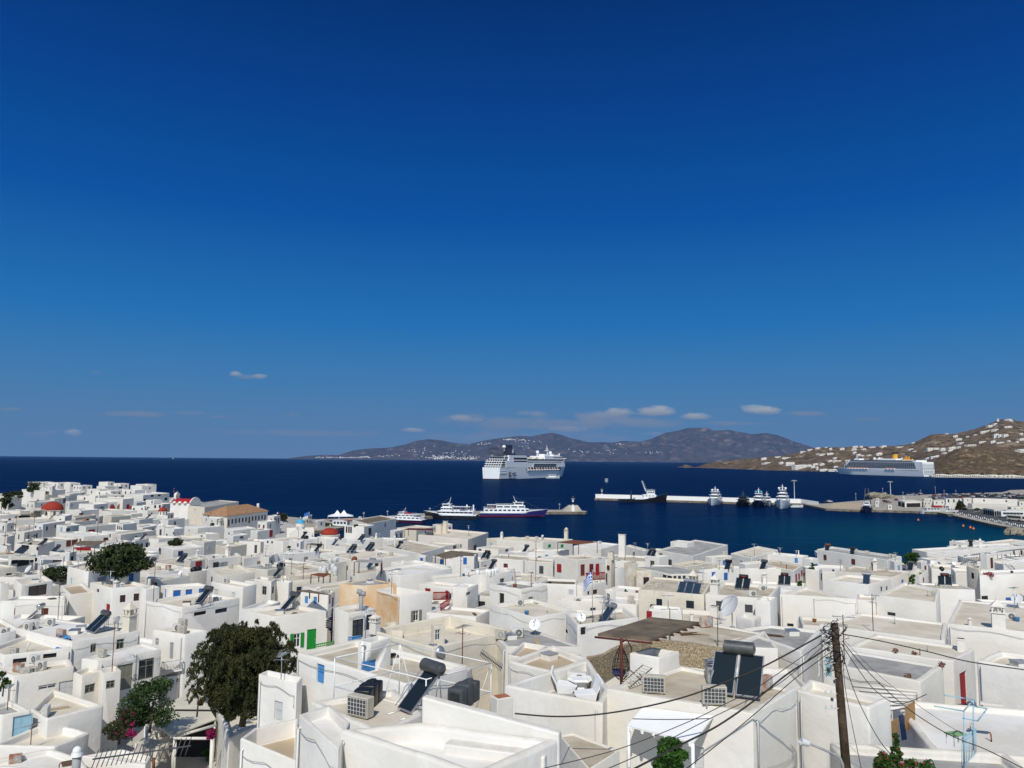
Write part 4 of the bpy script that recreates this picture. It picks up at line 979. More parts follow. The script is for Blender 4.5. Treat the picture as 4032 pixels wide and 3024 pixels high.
def dish(t, x, y, R_=.45, col='palegrey', face=215, hgt=.9, label=None, tilt=35):
    p = spot(t, x, y)
    if p is None: return
    e = thing('satellite_dish', p, az(face), label or 'small pale satellite dish on a short post', 'satellite dish', 'satellite dishes on the roofs')
    MB().cyl((0, 0, 0), (0, 0, hgt), .04, n=8).cyl((0, 0, 0), (0, 0, .04), .22, n=12).build('post', 'grey', e)
    prof = [(R_ * k / 6, .22 * R_ * (k / 6) ** 2) for k in range(7)]
    vs = [(r * math.cos(2 * math.pi * i / 20), r * math.sin(2 * math.pi * i / 20), z) for r, z in prof for i in range(20)]
    d = MB().add(vs, [(k * 20 + i, k * 20 + (i + 1) % 20, (k + 1) * 20 + (i + 1) % 20, (k + 1) * 20 + i) for k in range(6) for i in range(20)], True)
    d.add([(v[0], v[1], v[2] - .015) for v in vs], [(k * 20 + (i + 1) % 20, k * 20 + i, (k + 1) * 20 + i, (k + 1) * 20 + (i + 1) % 20) for k in range(6) for i in range(20)], True)
    Mx = Matrix.Translation((0, .08, hgt)) @ Matrix.Rotation(-math.radians(90 - tilt), 4, 'X')
    d.xf(Mx).build('reflector', col, e, recalc=False)
    a = MB().tube([(0, -R_ * .9, .1), (0, -R_ * .3, R_ * .9), (0, 0, R_ * 1.0)], .02, 5); a.cyl((0, 0, R_ * .95), (0, 0, R_ * 1.1), .05, n=8); a.xf(Mx).build('receiver_arm', 'grey', e); return e
def chimney(t, x, yb, hp, kind='lantern', wd=None, col='white', label=None):
    p = spot(t, x, yb)
    if p is None: return
    h = hp * TILES[t][2] / F * p.y; w_ = wd or max(.45, min(.9, h * .28)); e = thing('chimney', p, az(30 + RI.uniform(-10, 10)), label or {'lantern': 'white chimney with peaked lantern top', 'round': 'round white chimney with small cap', 'slab': 'plain square white chimney', 'dome': 'white chimney with domed pigeon-house top'}[kind], 'chimney', 'chimneys on the roofs')
    s = w_ / 2
    if kind == 'round':
        MB().cyl((0, 0, -.2), (0, 0, h * .82), s * .55, s * .5, n=14).build('shaft', col, e); MB().cyl((0, 0, h * .82), (0, 0, h), s * .8, s * .15, n=14).build('cap', col, e)
    elif kind == 'slab':
        MB().box((0, 0, h / 2 - .1), (w_, w_ * .8, h + .2)).build('shaft', col, e, bevel=.03); MB().box((0, 0, h - .05), (w_ * 1.1, w_ * .9, .1)).build('cap', col, e)
    else:
        hs = h * .55
        MB().box((0, 0, hs / 2 - .1), (w_, w_, hs + .2)).build('shaft', col, e, bevel=.03)
        m = MB().box((0, 0, hs + .03), (w_ * 1.18, w_ * 1.18, .08)); hl = h * .18
        for i in (-1, 1):
            for j in (-1, 1): m.box((i * s * .85, j * s * .85, hs + hl / 2 + .05), (.12 * w_, .12 * w_, hl))
            m.box((i * s * .85, 0, hs + hl / 2 + .05), (.08 * w_, .08 * w_, hl)); m.box((0, i * s * .85, hs + hl / 2 + .05), (.08 * w_, .08 * w_, hl))
        m.box((0, 0, hs + hl + .08), (w_ * 1.15, w_ * 1.15, .07)); m.box((0, 0, hs + hl / 2), (w_ * .5, w_ * .5, hl * .9))
        m.build('lantern', col, e)
        c = MB(); z0 = hs + hl + .115
        if kind == 'lantern': c.add([(-s, -s, z0), (s, -s, z0), (s, s, z0), (-s, s, z0), (0, 0, h)], [(0, 1, 4), (1, 2, 4), (2, 3, 4), (3, 0, 4), (3, 2, 1, 0)]); c.ball((0, 0, h), w_ * .09, 8, 5)
        else: c.ball((0, 0, z0), s * .95, 14, 6, sz=1.0, z0=-.02); c.ball((0, 0, z0 + s), w_ * .1, 8, 5)
        c.build('cap', col, e)
    return e
def tank(t, x, y, L_=1.5, col='black', face=110, label=None, kind=0, sc=1):
    p = spot(t, x, y)
    if p is None: return
    e = thing('water_tank', p, az(face), label or 'black plastic water tank on a roof', 'water tank', 'plastic water tanks on the roofs')
    m = MB()
    if kind == 0:      # ribbed barrel lying down
        n = 18; prof = []
        for k in range(25):
            u = k / 24; rr = .42 * (1 + .06 * math.cos(u * 5 * 2 * math.pi)) * min(1, (u * 9) ** .5, ((1 - u) * 9) ** .5); prof.append((max(.02, rr), (u - .5) * L_))
        m.lathe((0, 0, 0), prof, n); m.xf(Matrix.Translation((0, 0, .46)) @ Matrix.Rotation(math.pi / 2, 4, 'Y')); b = m.build('barrel', col, e)
        MB().cyl((0, 0, .86), (0, 0, .95), .16, .14, n=14).build('lid', col, b)
        f = MB()
        for s in (-1, 1): f.box((s * L_ * .3, 0, .06), (.12, .7, .16))
        f.build('feet', 'grey', e)
    elif kind == 1:    # squared waisted tank
        for k in range(3):
            m.box(((k - 1) * L_ / 3, 0, .46), (L_ / 3 * .94, .72, .84 + .08 * (k % 2)))
        m.box((0, 0, .42), (L_ * .98, .62, .76)); b = m.build('shell', col, e, bevel=.07, seg=2)
        for p in b.data.polygons: p.use_smooth = True
        MB().cyl((-L_ * .3, 0, .86), (-L_ * .3, 0, .97), .17, .15, n=14).build('lid', col, e)
        MB().tube([(L_ * .5, 0, .1), (L_ * .62, .1, .1), (L_ * .66, .3, .04)], .03).build('outlet_pipe', 'grey', e)
    else:              # upright
        m.lathe((0, 0, 0), [(.3, 0), (.32, .1), (.31, .4), (.33, .45), (.31, .8), (.26, .95), (.1, 1.02)], 16); m.build('barrel', col, e); MB().cyl((0, 0, 1.0), (0, 0, 1.08), .12, n=12).build('lid', col, e)
    e.scale = (sc,) * 3
    return e
for a in [(1,165,726,4,2),(1,345,722,2,2),(1,425,735,2,0),(1,820,858,2,0),(1,1275,832,2,0),(1,1550,800,2,0),(1,860,425,1,1),(1,1240,404,1,0),(1,1268,462,1,2),(1,1190,600,1,0),(1,235,612,1,0,260),(1,40,530,1,2,260),(1,1775,465,1,2),(1,435,432,1,1),(1,300,292,1,0),
 (2,430,588,1,2),(2,655,655,1,1),(2,900,642,2,0),(2,828,722,2,0),(2,985,694,2,0),(2,1212,708,1,2),(2,1990,775,2,2),(2,165,925,1,0),(2,2035,850,1,0),(2,555,756,1,2),(2,985,862,1,1),
 (3,1200,832,2,0),(3,1925,960,1,2),(3,2020,1035,2,2,205),(3,1570,1200,3,1,205),(3,165,712,1,0),(3,345,585,1,1,255),(3,2180,900,1,0),
 (4,200,955,2,2,205),(4,520,785,1,3),(4,752,808,1,2),(4,1250,855,1,0),(4,1545,970,2,2,205),(4,1765,652,1,2),(4,895,1020,1,1),
 (5,790,420,2,0,222),(5,260,292,1,1,262),(5,1715,172,1,0),(5,1715,372,1,2,205),(6,260,232,1,0,225),(7,820,590,1,1,230),(7,1195,505,1,2)]:
    t, x, y, n, st = a[:5]; heater(t, x, y, n, st, *(a[5:6] or (214,)))
heater(6,1330,1120,1,0,228,1.0,'large single solar water heater with tilted dark panel inside the pipe frame')
heater(7,1960,985,2,0,204,1.14,'large twin solar water heater in front of the utility pole cables')
for t, st, pts in [(1,1,[(600,808),(890,872),(1365,862),(1985,850),(1710,603),(175,520),(205,520),(60,712)]),(1,0,[(1925,968),(1925,822),(690,390),(900,375)]),(1,2,[(1450,862),(930,370),(1060,230)]),(1,3,[(120,918),(150,918)]),
 (5,0,[(35,452),(165,440),(295,385),(430,362),(295,685),(372,700),(1510,366),(1925,145)]),(5,1,[(1575,366),(1640,412),(160,985),(870,632),(75,695)]),(5,2,[(525,460),(75,755)]),(5,3,[(245,1060)]),
 (6,1,[(190,90),(660,172),(2125,478),(2125,440)]),(7,0,[(85,458),(570,195),(72,152)]),(7,1,[(1085,190),(1060,145)]),
 (3,1,[(125,580),(160,580),(250,585),(955,780),(1118,835),(1790,842),(1955,856),(2035,795),(2080,775),(1875,732),(1095,1175),(1300,1020)]),(3,0,[(795,635),(2110,1092),(2195,1045),(1500,1010)]),
 (2,1,[(1180,738),(1280,712),(1030,585),(625,828),(710,822),(665,838),(2015,805)]),(2,0,[(130,840),(105,840),(640,470),(1070,745),(680,742)]),
 (4,0,[(15,1018),(945,695),(1005,695),(1600,632),(1640,640),(1735,618),(1775,616),(1812,614)]),(4,1,[(710,845),(910,846),(1070,854),(905,695),(790,695),(1145,728),(1192,728),(155,808),(760,690),(1120,735),(30,812)]),
 (8,1,[(1495,225),(1532,195),(1582,165)]),(8,0,[(2090,305)])]:
    for x, y in pts: ac(t, x, y, st)
ac(7,600,690,0,195,1.05,'white outdoor air conditioner unit beside the tan roof'); ac(7,1260,945,3,190,1.1,'off-white outdoor unit with wire mesh front beside the wooden deckchair')
ac(7,1780,1045,3,190,1.1,'off-white outdoor unit with dark coil below the large solar panels'); ac(7,1710,375,2,160,1.15,'rusty sided outdoor air conditioner unit beside the mesh dish')
ac(6,915,1150,3,205,1.15,'beige outdoor unit with wire mesh front beside the black water tank'); ac(8,160,890,2,150,.9,'rusty sided cabinet unit behind the large solar panels'); ac(5,330,1290,0,250,1.1,'round fan unit mounted low on the white yard wall'); ac(5,130,1545,2,150,.8,'rusty orange box in the bottom left corner')
for a in [(1,840,560,440,'rust'),(1,1500,385,245,'rust'),(1,130,560,400,'rust'),(1,218,600,470,'rust'),(1,1100,800,620,'metal'),(1,640,880,770,'metal'),(1,365,920,790,'metal'),(1,300,560,440,'rust'),(1,1640,860,780,'metal'),(1,35,640,430,'rust'),(1,1800,540,480,'metal'),(1,1330,600,480,'metal'),
 (2,235,950,700,'metal'),(2,405,1045,890,'rust'),(2,1760,965,770,'rust'),(2,1186,1065,865,'metal'),(2,1056,870,720,'metal'),(2,812,825,738,'metal'),(2,105,760,650,'metal'),(2,1106,605,545,'metal'),(2,280,940,700,'metal'),(2,510,762,655,'metal'),(2,1185,990,870,'metal'),(2,1265,700,640,'metal'),(2,40,700,620,'metal'),(2,1850,570,480,'metal'),(2,402,610,480,'metal'),
 (3,240,960,620,'rust'),(3,252,985,860,'rust'),(3,1683,995,820,'metal'),(3,830,1005,780,'metal'),(3,1085,765,680,'metal'),(3,1070,695,640,'rust'),(3,2125,765,640,'metal'),(3,1975,855,750,'metal'),(3,1855,965,850,'metal'),(3,1430,1195,1110,'metal'),(3,480,590,505,'metal'),(3,1205,690,655,'metal'),(3,50,975,880,'rust'),
 (7,815,408,178,'metal',2),(7,911,395,198,'metal',2),(7,1325,548,278,'wood'),(7,1811,538,302,'wood'),(8,905,428,118,'wood',2),(8,697,675,282,'wood',2),(8,2135,218,32,'metal'),(6,1796,692,372,'rust',2),(6,316,832,592,'metal'),
 (5,988,1380,952,'rust'),(5,556,302,62,'rust',2),(5,1246,425,62,'rust',2),(5,905,155,5,'metal'),(5,88,1055,852,'rust',2),(5,182,1412,1205,'rust'),(5,1962,1000,822,'metal'),(4,140,700,640,'metal'),(4,310,745,680,'metal'),(4,1165,780,700,'metal'),(4,625,860,760,'metal'),(6,960,470,430,'metal')]:
    antenna(*a)
dish(7,1935,372,.85,'palegrey',250,1.5,'large pale mesh satellite dish standing on the flagstone roof',30); dish(7,236,442,.45,'whitepaint',200,.8,'white dish on round black base, left on the grey roof'); dish(7,592,512,.42,'whitepaint',170,.8,'white dish on round black base near the flagpole foot')
for a in [(5,1015,405,.4,'grey'),(2,1850,915,.55,'palegrey'),(1,250,905,.7,'palegrey'),(1,1005,605,.4,'grey'),(4,1625,822,.4,'whitepaint'),(1,1610,925,.4,'whitepaint'),(1,1390,555,.5,'whitepaint'),(1,1360,555,.5,'whitepaint'),(2,2110,770,.4,'palegrey'),(3,300,600,.35,'palegrey'),(4,1445,820,.4,'whitepaint'),(8,2180,195,.5,'palegrey')]:
    dish(*a)
for a in [(1,370,168,44),(1,497,170,38),(1,697,198,30),(1,840,248,44),(1,1260,205,30),(1,1975,735,110),(1,985,1150,85),(5,1040,262,60),(5,1913,335,60),(6,560,205,80),(6,585,210,60),(2,1073,590,55),(2,618,572,38),(2,2118,592,66),(3,635,603,48),(3,800,1018,40),(4,958,852,108),(4,25,965,110),(4,1250,725,52),(4,1845,655,75),(4,1905,670,35)]:
    chimney(*a, kind='lantern')
chimney(5,1370,1490,300,'lantern',1.0,label='tall white chimney with slotted lantern and peaked cap beside the canvas roof'); chimney(5,1175,505,255,'lantern',.8,'cream',label='cream topped chimney on the bright white roofed house')
chimney(6,1042,405,140,'lantern',.6,label='ornate white lantern chimney beside the grey vent pipe'); chimney(1,1675,750,80,'dome'); chimney(1,1915,485,70,'dome',col='cream')
chimney(3,526,602,128,'dome',.9,'cream',label='tall ornate cream chimney with domed top on the waterfront'); chimney(3,986,752,192,'slab',1.4,label='very tall slab chimney on the waterfront house'); chimney(3,1600,1062,192,'lantern',1.0,'cream',label='left cream chimney of the twin ornate pair with ring marks'); chimney(3,1745,1062,172,'lantern',.95,label='right white chimney of the twin ornate pair with ring marks')
for a in [(2,1195,640,88,'round'),(2,1330,482,52,'dome',.9,'cream'),(2,1450,478,54,'dome',1.1,'cream'),(2,1600,548,80,'slab',1.6,'cream'),(2,1650,548,105,'slab',1.1,'cream'),(2,912,425,18,'slab'),(3,885,760,60,'slab',.8,'cream'),(4,310,715,34,'round'),(7,1585,318,74,'round',.7),(7,1780,305,112,'slab',.8),(1,2150,300,18,'slab',1.4),(2,1845,520,10,'slab')]:
    chimney(*a)
chimney(8,2005,405,245,'lantern',.95,label='white chimney with horseshoe shaped slots on the cream roof'); chimney(8,1735,398,70,'round',.6,label='short round white vent left of the horseshoe chimney'); chimney(8,1782,560,105,'slab',.45,label='narrow white flue with dark mouth above the red shutter')
tank(6,985,1050,1.75,'black',100,'long black ribbed water tank beside the mesh fronted unit',1,.9); tank(atZ(*px(6,1810,1045),[h for h in HOUSES if h.lab and 'carrying the black' in h.lab][0].z-.1),0,0,1.7,'darkgrey',115,'dark grey ribbed water tank behind the tall dividing wall',1,.9); tank(7,1800,805,1.9,'wrapped' if 'wrapped' in MATS else 'black',100,'water tank wrapped in torn black and silver sheet',1,.9)
for a in [(1,760,445,1.6),(1,1840,478,1.5),(1,1690,920,1.2),(1,1735,920,1.2),(2,770,632,1.5),(2,268,838,1.8),(2,470,585,1.6),(2,870,578,2.0),(5,1895,1000,.1),(4,1500,860,1.4)]:
    if a[3] > .5: tank(*a)
tank(1,735,445,1.2,'orange' if 'orange' in MATS else 'rust',110,'orange brown water tank beside the black tank')
tank(2,855,855,1.1,'rust',100,'rusty drum pair beside the slatted canopy'); tank(6,1550,600,1.5,'metal',215,'silver barrel tank among flower pots')
for x in range(6): tank(2,1952+x*30,938-x*3,1,'whitepaint',0,'white plastic jerry barrel in the row on the long roof',2,.95)
for k,(x,y) in enumerate([(590,880),(625,872),(660,862),(600,915),(680,880),(715,885),(735,870),(700,905)]): tank(2,x,y,1,'palegrey',0,'pale grey upright tank in the cluster behind the ochre wall',2,1.15)
# ------------------------------------------------------------------ churches, town hall
def local(e): return None
def dome_church(t, cx, cy, rpx, label, dcol, wcol='cream', dz=1.0, drum=2.6, sz=.85, body=True, name='domed_church', P=None, n=8):
    p = P or on_roof(*px(t, cx, cy), dz); r = rpx * TILES[t][2] / F * p.y
    e = thing(name, (p.x, p.y, p.z), math.radians(20), label, 'church')
    m = MB().lathe((0, 0, -drum), [(r * 1.04, 0), (r * 1.04, drum - .15), (r * 1.12, drum - .12), (r * 1.12, drum)], n if drum > 1.5 else 16, smooth=False)
    m.build('drum', wcol, e)
    MB().ball((0, 0, 0), r, 32, 12, sz=sz, z0=0).build('dome', dcol, e)
    MB().tube([(0, 0, r * sz - .1), (0, 0, r * sz + .9)], .06).box((0, 0, r * sz + .62), (.5, .07, .09)).build('cross', 'whitepaint', e)
    w_ = MB()
    for k in range(n):
        a = 2 * math.pi * (k + .5) / n; rr = r * 1.04 * math.cos(math.pi / n)
        w_.box((rr * math.cos(a), rr * math.sin(a), -drum * .5), (.08, r * .2, drum * .5), rz=a)
        w_.cyl((rr * math.cos(a) * .99, rr * math.sin(a) * .99, -drum * .25), (rr * math.cos(a) * 1.008, rr * math.sin(a) * 1.008, -drum * .25), r * .1, n=10)
    if drum > 1.2: w_.build('arched_window', 'darkgrey', e)
    if body: MB().box((0, 0, -drum - 2), (r * 2.5, r * 2.4, 4.2)).build('nave', wcol, e, bevel=.1)
    return e
dome_church(1,452,345,85,'church with large brick-red dome on cream octagonal drum','domered','pinkish',sz=.82)
dome_church(1,1402,358,36,'small church with low brick-red dome left of the red roofed chapel','domered','white',drum=1.6,sz=.95)
dome_church(2,655,556,76,'church with wide low terracotta dome in front of the white excursion boat','domered','white',drum=.8,sz=.72,dz=.6)
# blue domed chapel on the quay square
P = atY(*px(2,400,460), 268); e = dome_church(2,400,460,36,'white waterfront chapel with sky blue dome and gabled front','domeblue','white',drum=1.4,sz=.95,body=False,P=P)
g = MB(); hb = P.z - 1.4 - 1.5
for (w_, d_, rz) in ((7.2, 9, 0), (9, 5.2, 0)):
    z0, z1, z2 = -1.4 - hb, -1.4 - 1.6, -1.4 + .1
    vs = [(-w_/2,-d_/2,z0),(w_/2,-d_/2,z0),(w_/2,d_/2,z0),(-w_/2,d_/2,z0),(-w_/2,-d_/2,z1),(w_/2,-d_/2,z1),(w_/2,d_/2,z1),(-w_/2,d_/2,z1)]
    if w_ < 8: vs += [(0,-d_/2,z2),(0,d_/2,z2)]; g.add(vs, [(0,1,5,8,4),(2,3,7,9,6),(0,4,7,3),(1,2,6,5),(4,8,9,7),(5,6,9,8)])
    else: vs += [(-w_/2,0,z2-.2),(w_/2,0,z2-.2)]; g.add(vs, [(0,1,5,4),(2,3,7,6),(0,4,8,7,3),(1,2,6,9,5),(4,5,9,8),(6,7,8,9)])
g.build('nave', 'white', e)
# red barrel roofed church with a bell gable
P = on_roof(*px(1,1600,285), .6); e = thing('red_roofed_church', P, math.radians(-14), 'white church with crimson roof, curved gables and tall belfry', 'church'); s = P.y / F * .4566
W_, D_, hB = 190 * s, 7.5, 7.0
MB().box((0, 0, -hB / 2), (W_, D_, hB)).build('nave', 'white', e, bevel=.1)
r = MB(); pr = [(-D_ * .5 + D_ * k / 8, 1.9 * math.sin(math.pi * k / 8)) for k in range(9)]
r.add([(sx * W_ * .49, y * .96, z) for sx in (-1, 1) for y, z in pr], [(k, k + 1, k + 10, k + 9) for k in range(8)] + [tuple(range(8, -1, -1)), tuple(range(9, 18))], True); r.build('barrel_roof', 'roofred', e)
for sx in (-1, 1):
    g = MB(); pg = [(-D_ * .5 + D_ * k / 10, .35 + 2.3 * max(0, math.sin(math.pi * k / 10)) ** .8) for k in range(11)]
    vs = [(sx * W_ * .5 + dx, y, z) for dx in (-.25, .25) for y, z in pg] + [(sx * W_ * .5 + dx, y, -1) for dx in (-.25, .25) for y in (-D_ / 2, D_ / 2)]
    g.add(vs, [(22,) + tuple(range(0, 11)) + (23,), (24,) + tuple(range(11, 22)) + (25,)] + [(k, k + 1, k + 12, k + 11) for k in range(10)]); g.build('gable', 'white', e)
for k in (-1, 0, 1):
    g = MB().lathe((k * W_ * .28, -D_ / 2 - .05, 0), [(.9, 0), (.8, .4), (.45, .8), (.05, .95)], 10); g.build('side_gable', 'white', e)
b = MB(); bx, bw, bh = -W_ * .46, 2.6, 115 * s - 1.2
for sy in (-1, 1): b.box((bx, sy * bw * .36, bh * .32), (1.1, bw * .3, bh * .72))
b.box((bx, 0, bh * .08), (1.4, bw * 1.5, bh * .3)); b.cyl((bx - .55, 0, bh * .66), (bx + .55, 0, bh * .66), bw * .52, n=18); b.lathe((bx, 0, bh * .8), [(.5, 0), (.3, bh * .1), (.05, bh * .14)], 10)
b.build('belfry', 'white', e); MB().lathe((bx, 0, bh * .42), [(.4, 0), (.3, .3), (.1, .6)], 10).build('bell', 'darkgrey', e); MB().tube([(bx, 0, bh * .9), (bx, 0, bh * 1.08)], .06).box((bx, 0, bh * 1.02), (.08, .5, .08)).build('cross', 'whitepaint', e)
# tiled town hall
z = on_roof(*px(1,1960,396), -.3).z; A, B, C = [atZ(*px(1, *q), z) for q in ((1740,380), (1960,397), (2322,352))]; D = A + C - B
ux = (C - B); uy = (A - B); L1, L2 = ux.length, uy.length; c = (A + C) / 2
e = thing('town_hall', (c.x, c.y, z - 7), 0, 'long white town hall with orange tiled hip roof and row of dark windows', 'building')
V = lambda p, zz: (p.x - c.x, p.y - c.y, zz)
q = [B, C, D, A]; m = MB(); m.prism([(p.x - c.x, p.y - c.y) for p in inset([Vector((v.x, v.y, 0)) for v in ccw(q)], .5)], -1, 6.9); m.build('wall', 'white', e)
hh = 2.9; m1 = (A + B) / 2 + ux * .24; m2 = (C + D) / 2 - ux * .24
r = MB().add([V(B, 6.95), V(C, 6.95), V(D, 6.95), V(A, 6.95), V(m1, 6.95 + hh), V(m2, 6.95 + hh), V(B, 6.8), V(C, 6.8), V(D, 6.8), V(A, 6.8)], [(0,1,5,4),(2,3,4,5),(1,2,5),(3,0,4),(6,7,1,0),(7,8,2,1),(8,9,3,2),(9,6,0,3),(9,8,7,6)])
def tile_mat():
    m = bpy.data.materials.new('roof_tiles'); m.use_nodes = True; nt = m.node_tree; N = nt.nodes; L = nt.links; b = N['Principled BSDF']; b.inputs['Roughness'].default_value = .9
    g = N.new('ShaderNodeNewGeometry'); w_ = N.new('ShaderNodeTexWave'); w_.inputs['Scale'].default_value = 1.1; w_.inputs['Distortion'].default_value = 1.5; L.new(g.outputs['Position'], w_.inputs['Vector'])
    n = N.new('ShaderNodeTexNoise'); n.inputs['Scale'].default_value = 1.5; n.inputs['Detail'].default_value = 7; L.new(g.outputs['Position'], n.inputs['Vector'])
    r = N.new('ShaderNodeValToRGB'); r.color_ramp.elements[0].color = (.26,.13,.06,1); r.color_ramp.elements[1].color = (.52,.29,.14,1); r.color_ramp.elements[0].position = .3; r.color_ramp.elements[1].position = .65
    L.new(n.outputs['Fac'], r.inputs[0]); L.new(r.outputs[0], b.inputs['Base Color']); bp = N.new('ShaderNodeBump'); bp.inputs['Distance'].default_value = .1; L.new(w_.outputs['Fac'], bp.inputs['Height']); L.new(bp.outputs['Normal'], b.inputs['Normal']); MATS['tiles'] = m
tile_mat(); r.build('roof', 'tiles', e)
for k in range(12):
    p = B + ux * ((k + .8) / 12.8); n = Vector((ux.y, -ux.x, 0)).normalized()
    if n.dot(C0 - p) < 0: n = -n
    p = p - n * .48; tall = k in (0, 6, 11); opening(e, Vector((p.x - c.x, p.y - c.y, 4.6 if not tall else 4.2)), n, ux.normalized(), .9, 1.7 if not tall else 2.5, 'w' if not tall else 'd', 'brown' if k in (0, 6, 11) else 'darkgrey', None, 0, False)
MB().box((V(C, 0)[0] - 6, V(C, 0)[1] + 4, 8.6), (.9, .9, 2.2)).build('chimney', 'white', e)
# ------------------------------------------------------------------ trees and shrubs
def leaf_mat(name, a, b_, s=.8):
    m = mat(name, a, .75, .15, col2=b_, vscale=s); return m
leaf_mat('leaf_dark', (.050,.068,.024), (.024,.030,.012), .9); leaf_mat('leaf_brown', (.056,.056,.019), (.020,.029,.010), .55); leaf_mat('leaf_green', (.050,.090,.025), (.022,.045,.014), 1.2); leaf_mat('leaf_bright', (.05,.12,.02), (.02,.055,.01), 3); leaf_mat('magenta', (.30,.02,.10), (.20,.01,.05), 5); leaf_mat('leaf_red', (.35,.04,.06), (.25,.03,.03), 5)
mat('bark', (.11,.085,.06), .95, .1, var=.4, vscale=5)
def leaves(mb, c, rad, n, size, rnd, droop=0.0, shell=.55):
    for _ in range(n):
        v = Vector((rnd.gauss(0, 1), rnd.gauss(0, 1), rnd.gauss(0, 1))).normalized() * (shell + (1 - shell) * rnd.random() ** .5)
        p = Vector((c[0] + v.x * rad[0], c[1] + v.y * rad[1], c[2] + v.z * rad[2])); s = size * rnd.uniform(.6, 1.4)
        a = Vector((rnd.gauss(0, 1), rnd.gauss(0, 1), rnd.gauss(0, 1) - droop * 3)).normalized(); b = a.cross(Vector((rnd.gauss(0, 1), rnd.gauss(0, 1), rnd.gauss(0, 1)))).normalized()
        a *= s * (1 + droop * 1.2); b *= s * .42; mb.add([p - a, p + b * .9, p + a, p - b], [(0, 1, 2, 3)])
def tree(P, w_, h, label, col='leaf_dark', seed=1, clumps=26, per=260, size=.14, droop=0, name='tree', trunkf=.35, cat='tree', flowers=None, group=None, flat=1.0, crown0=.18):
    rn = random.Random(seed); e = thing(name, P, 0, label, cat, group)
    t = MB().tube([(0, 0, -.3), (w_ * .03, 0, h * .2), (0, w_ * .03, h * trunkf)], .035 * h, 8, .022 * h)
    cr = MB(); fl = MB()
    for k in range(clumps):
        a = rn.uniform(0, 2 * math.pi); r = rn.random() ** .5; zz = rn.random()
        env = math.sqrt(max(0.05, 1 - ((zz - .45) / .62) ** 2))
        rr = w_ * (rn.uniform(.13, .21) if clumps < 60 else rn.uniform(.06, .15)); k0 = .36 if clumps < 60 else .42
        c = Vector((math.cos(a) * r * w_ * k0 * env, math.sin(a) * r * w_ * k0 * env * flat, h * (crown0 + .10 + (.74 - crown0) * zz)))
        if k % 3 == 0: t.tube([(0, 0, h * trunkf * .8), c * .6 + Vector((0, 0, h * trunkf * .3)), c], .016 * h, 5, .006 * h)
        rv = min(rr * rn.uniform(.6, .85), h * .3); leaves(cr, c, (rr, rr * flat, rv), per, size, rn, droop, .45)
        if flowers: leaves(fl, c, (rr, rr * flat, rr * .7), max(3, per // 14), size * .9, rn, 0, .9)
    if clumps > 60:
        for k in range(150):
            a = rn.uniform(0, 6.28); zz = rn.uniform(.15, 1.0); env = math.sqrt(max(.05, 1 - ((zz - .45) / .66) ** 2)); q = Vector((math.cos(a) * w_ * .50 * env, math.sin(a) * w_ * .50 * env * flat, h * (crown0 + .1 + (.8 - crown0) * zz))); L_ = rn.uniform(.4, 1.3)
            for j in range(26): u = rn.random(); leaves(cr, q + Vector((math.cos(a) * .5 * u, math.sin(a) * .4 * u, .35 * u - L_ * u * u)), (.09, .09, .12), 2, size, rn, .6, .2)
    t.build('trunk', 'bark', e, recalc=False); cr.build('crown', col, e, recalc=False)
    if flowers: fl.build('blossom', flowers, e, recalc=False)
    return e
def tree_px(t, xc, ybase, ytop, wpx, label, Y=None, **k):
    p = atY(*px(t, xc, ybase), Y) if Y else spot(t, xc, ybase)
    if p is None: return
    s = TILES[t][2] / F * p.y
    return tree(p, wpx * s, (ybase - ytop) * s, label, **k)
tree_px(5, 2090, 1180, 330, 800, 'large dark brown-green drooping tree beside the green door house', Y=51, col='leaf_brown', seed=4, clumps=120, per=520, size=.085, droop=.35, trunkf=.3, crown0=.0, flat=.7)
tree_px(5, 1290, 1240, 830, 520, 'feathery green bush below the round logo sign', Y=54, col='leaf_green', seed=8, clumps=26, per=260, size=.10, crown0=.0, flat=.8)
tree_px(1, 1050, 835, 655, 600, 'wide dark green fig tree behind the twin solar heater', col='leaf_dark', seed=3, clumps=50, per=120, size=.3, crown0=-.3, flat=.6)
tree_px(1, 490, 985, 880, 220, 'dark green shrub tree above the brown tarp roof', col='leaf_dark', seed=5, clumps=16, per=120, size=.22, crown0=-.05)
tree_px(1, 1500, 640, 578, 130, 'small dark round tree behind the slanting porch roof', col='leaf_dark', seed=6, clumps=12, per=80, size=.4, crown0=-.1)
tree_px(1, 285, 265, 188, 150, 'dark tree against the large villa with chimneys', col='leaf_dark', seed=7, clumps=12, per=60, size=.6, crown0=-.1)
tree_px(1, 60, 310, 190, 120, 'dark palm and shrubs at the left picture edge', col='leaf_dark', seed=9, clumps=12, per=60, size=.7, crown0=-.1)
tree_px(1, 130, 320, 262, 120, 'dark shrub beside the palm at the left edge', col='leaf_dark', seed=19, clumps=10, per=60, size=.6, crown0=-.1)
tree_px(2, 255, 450, 372, 70, 'olive green tree beside the waterfront cafe', Y=285, col='leaf_brown', seed=10, clumps=14, per=60, size=.5)
tree_px(4, 1255, 850, 700, 140, 'dark green climbing vine mound on the white terrace', col='leaf_bright', seed=12, clumps=16, per=150, size=.22, crown0=-.05, name='climbing_vine', cat='plant')
tree_px(7, 1400, 1640, 1345, 330, 'bright green leafy vine under the white porch awning', Y=23.5, col='leaf_bright', seed=13, clumps=24, per=230, size=.075, crown0=.0, name='climbing_vine', cat='plant')
tree_px(8, 1080, 1600, 1440, 260, 'dark leafy bush with red blossom at the pole foot', Y=24, col='leaf_bright', seed=14, clumps=12, per=160, size=.06, flowers='leaf_red', crown0=.0, name='flowering_bush', cat='plant')
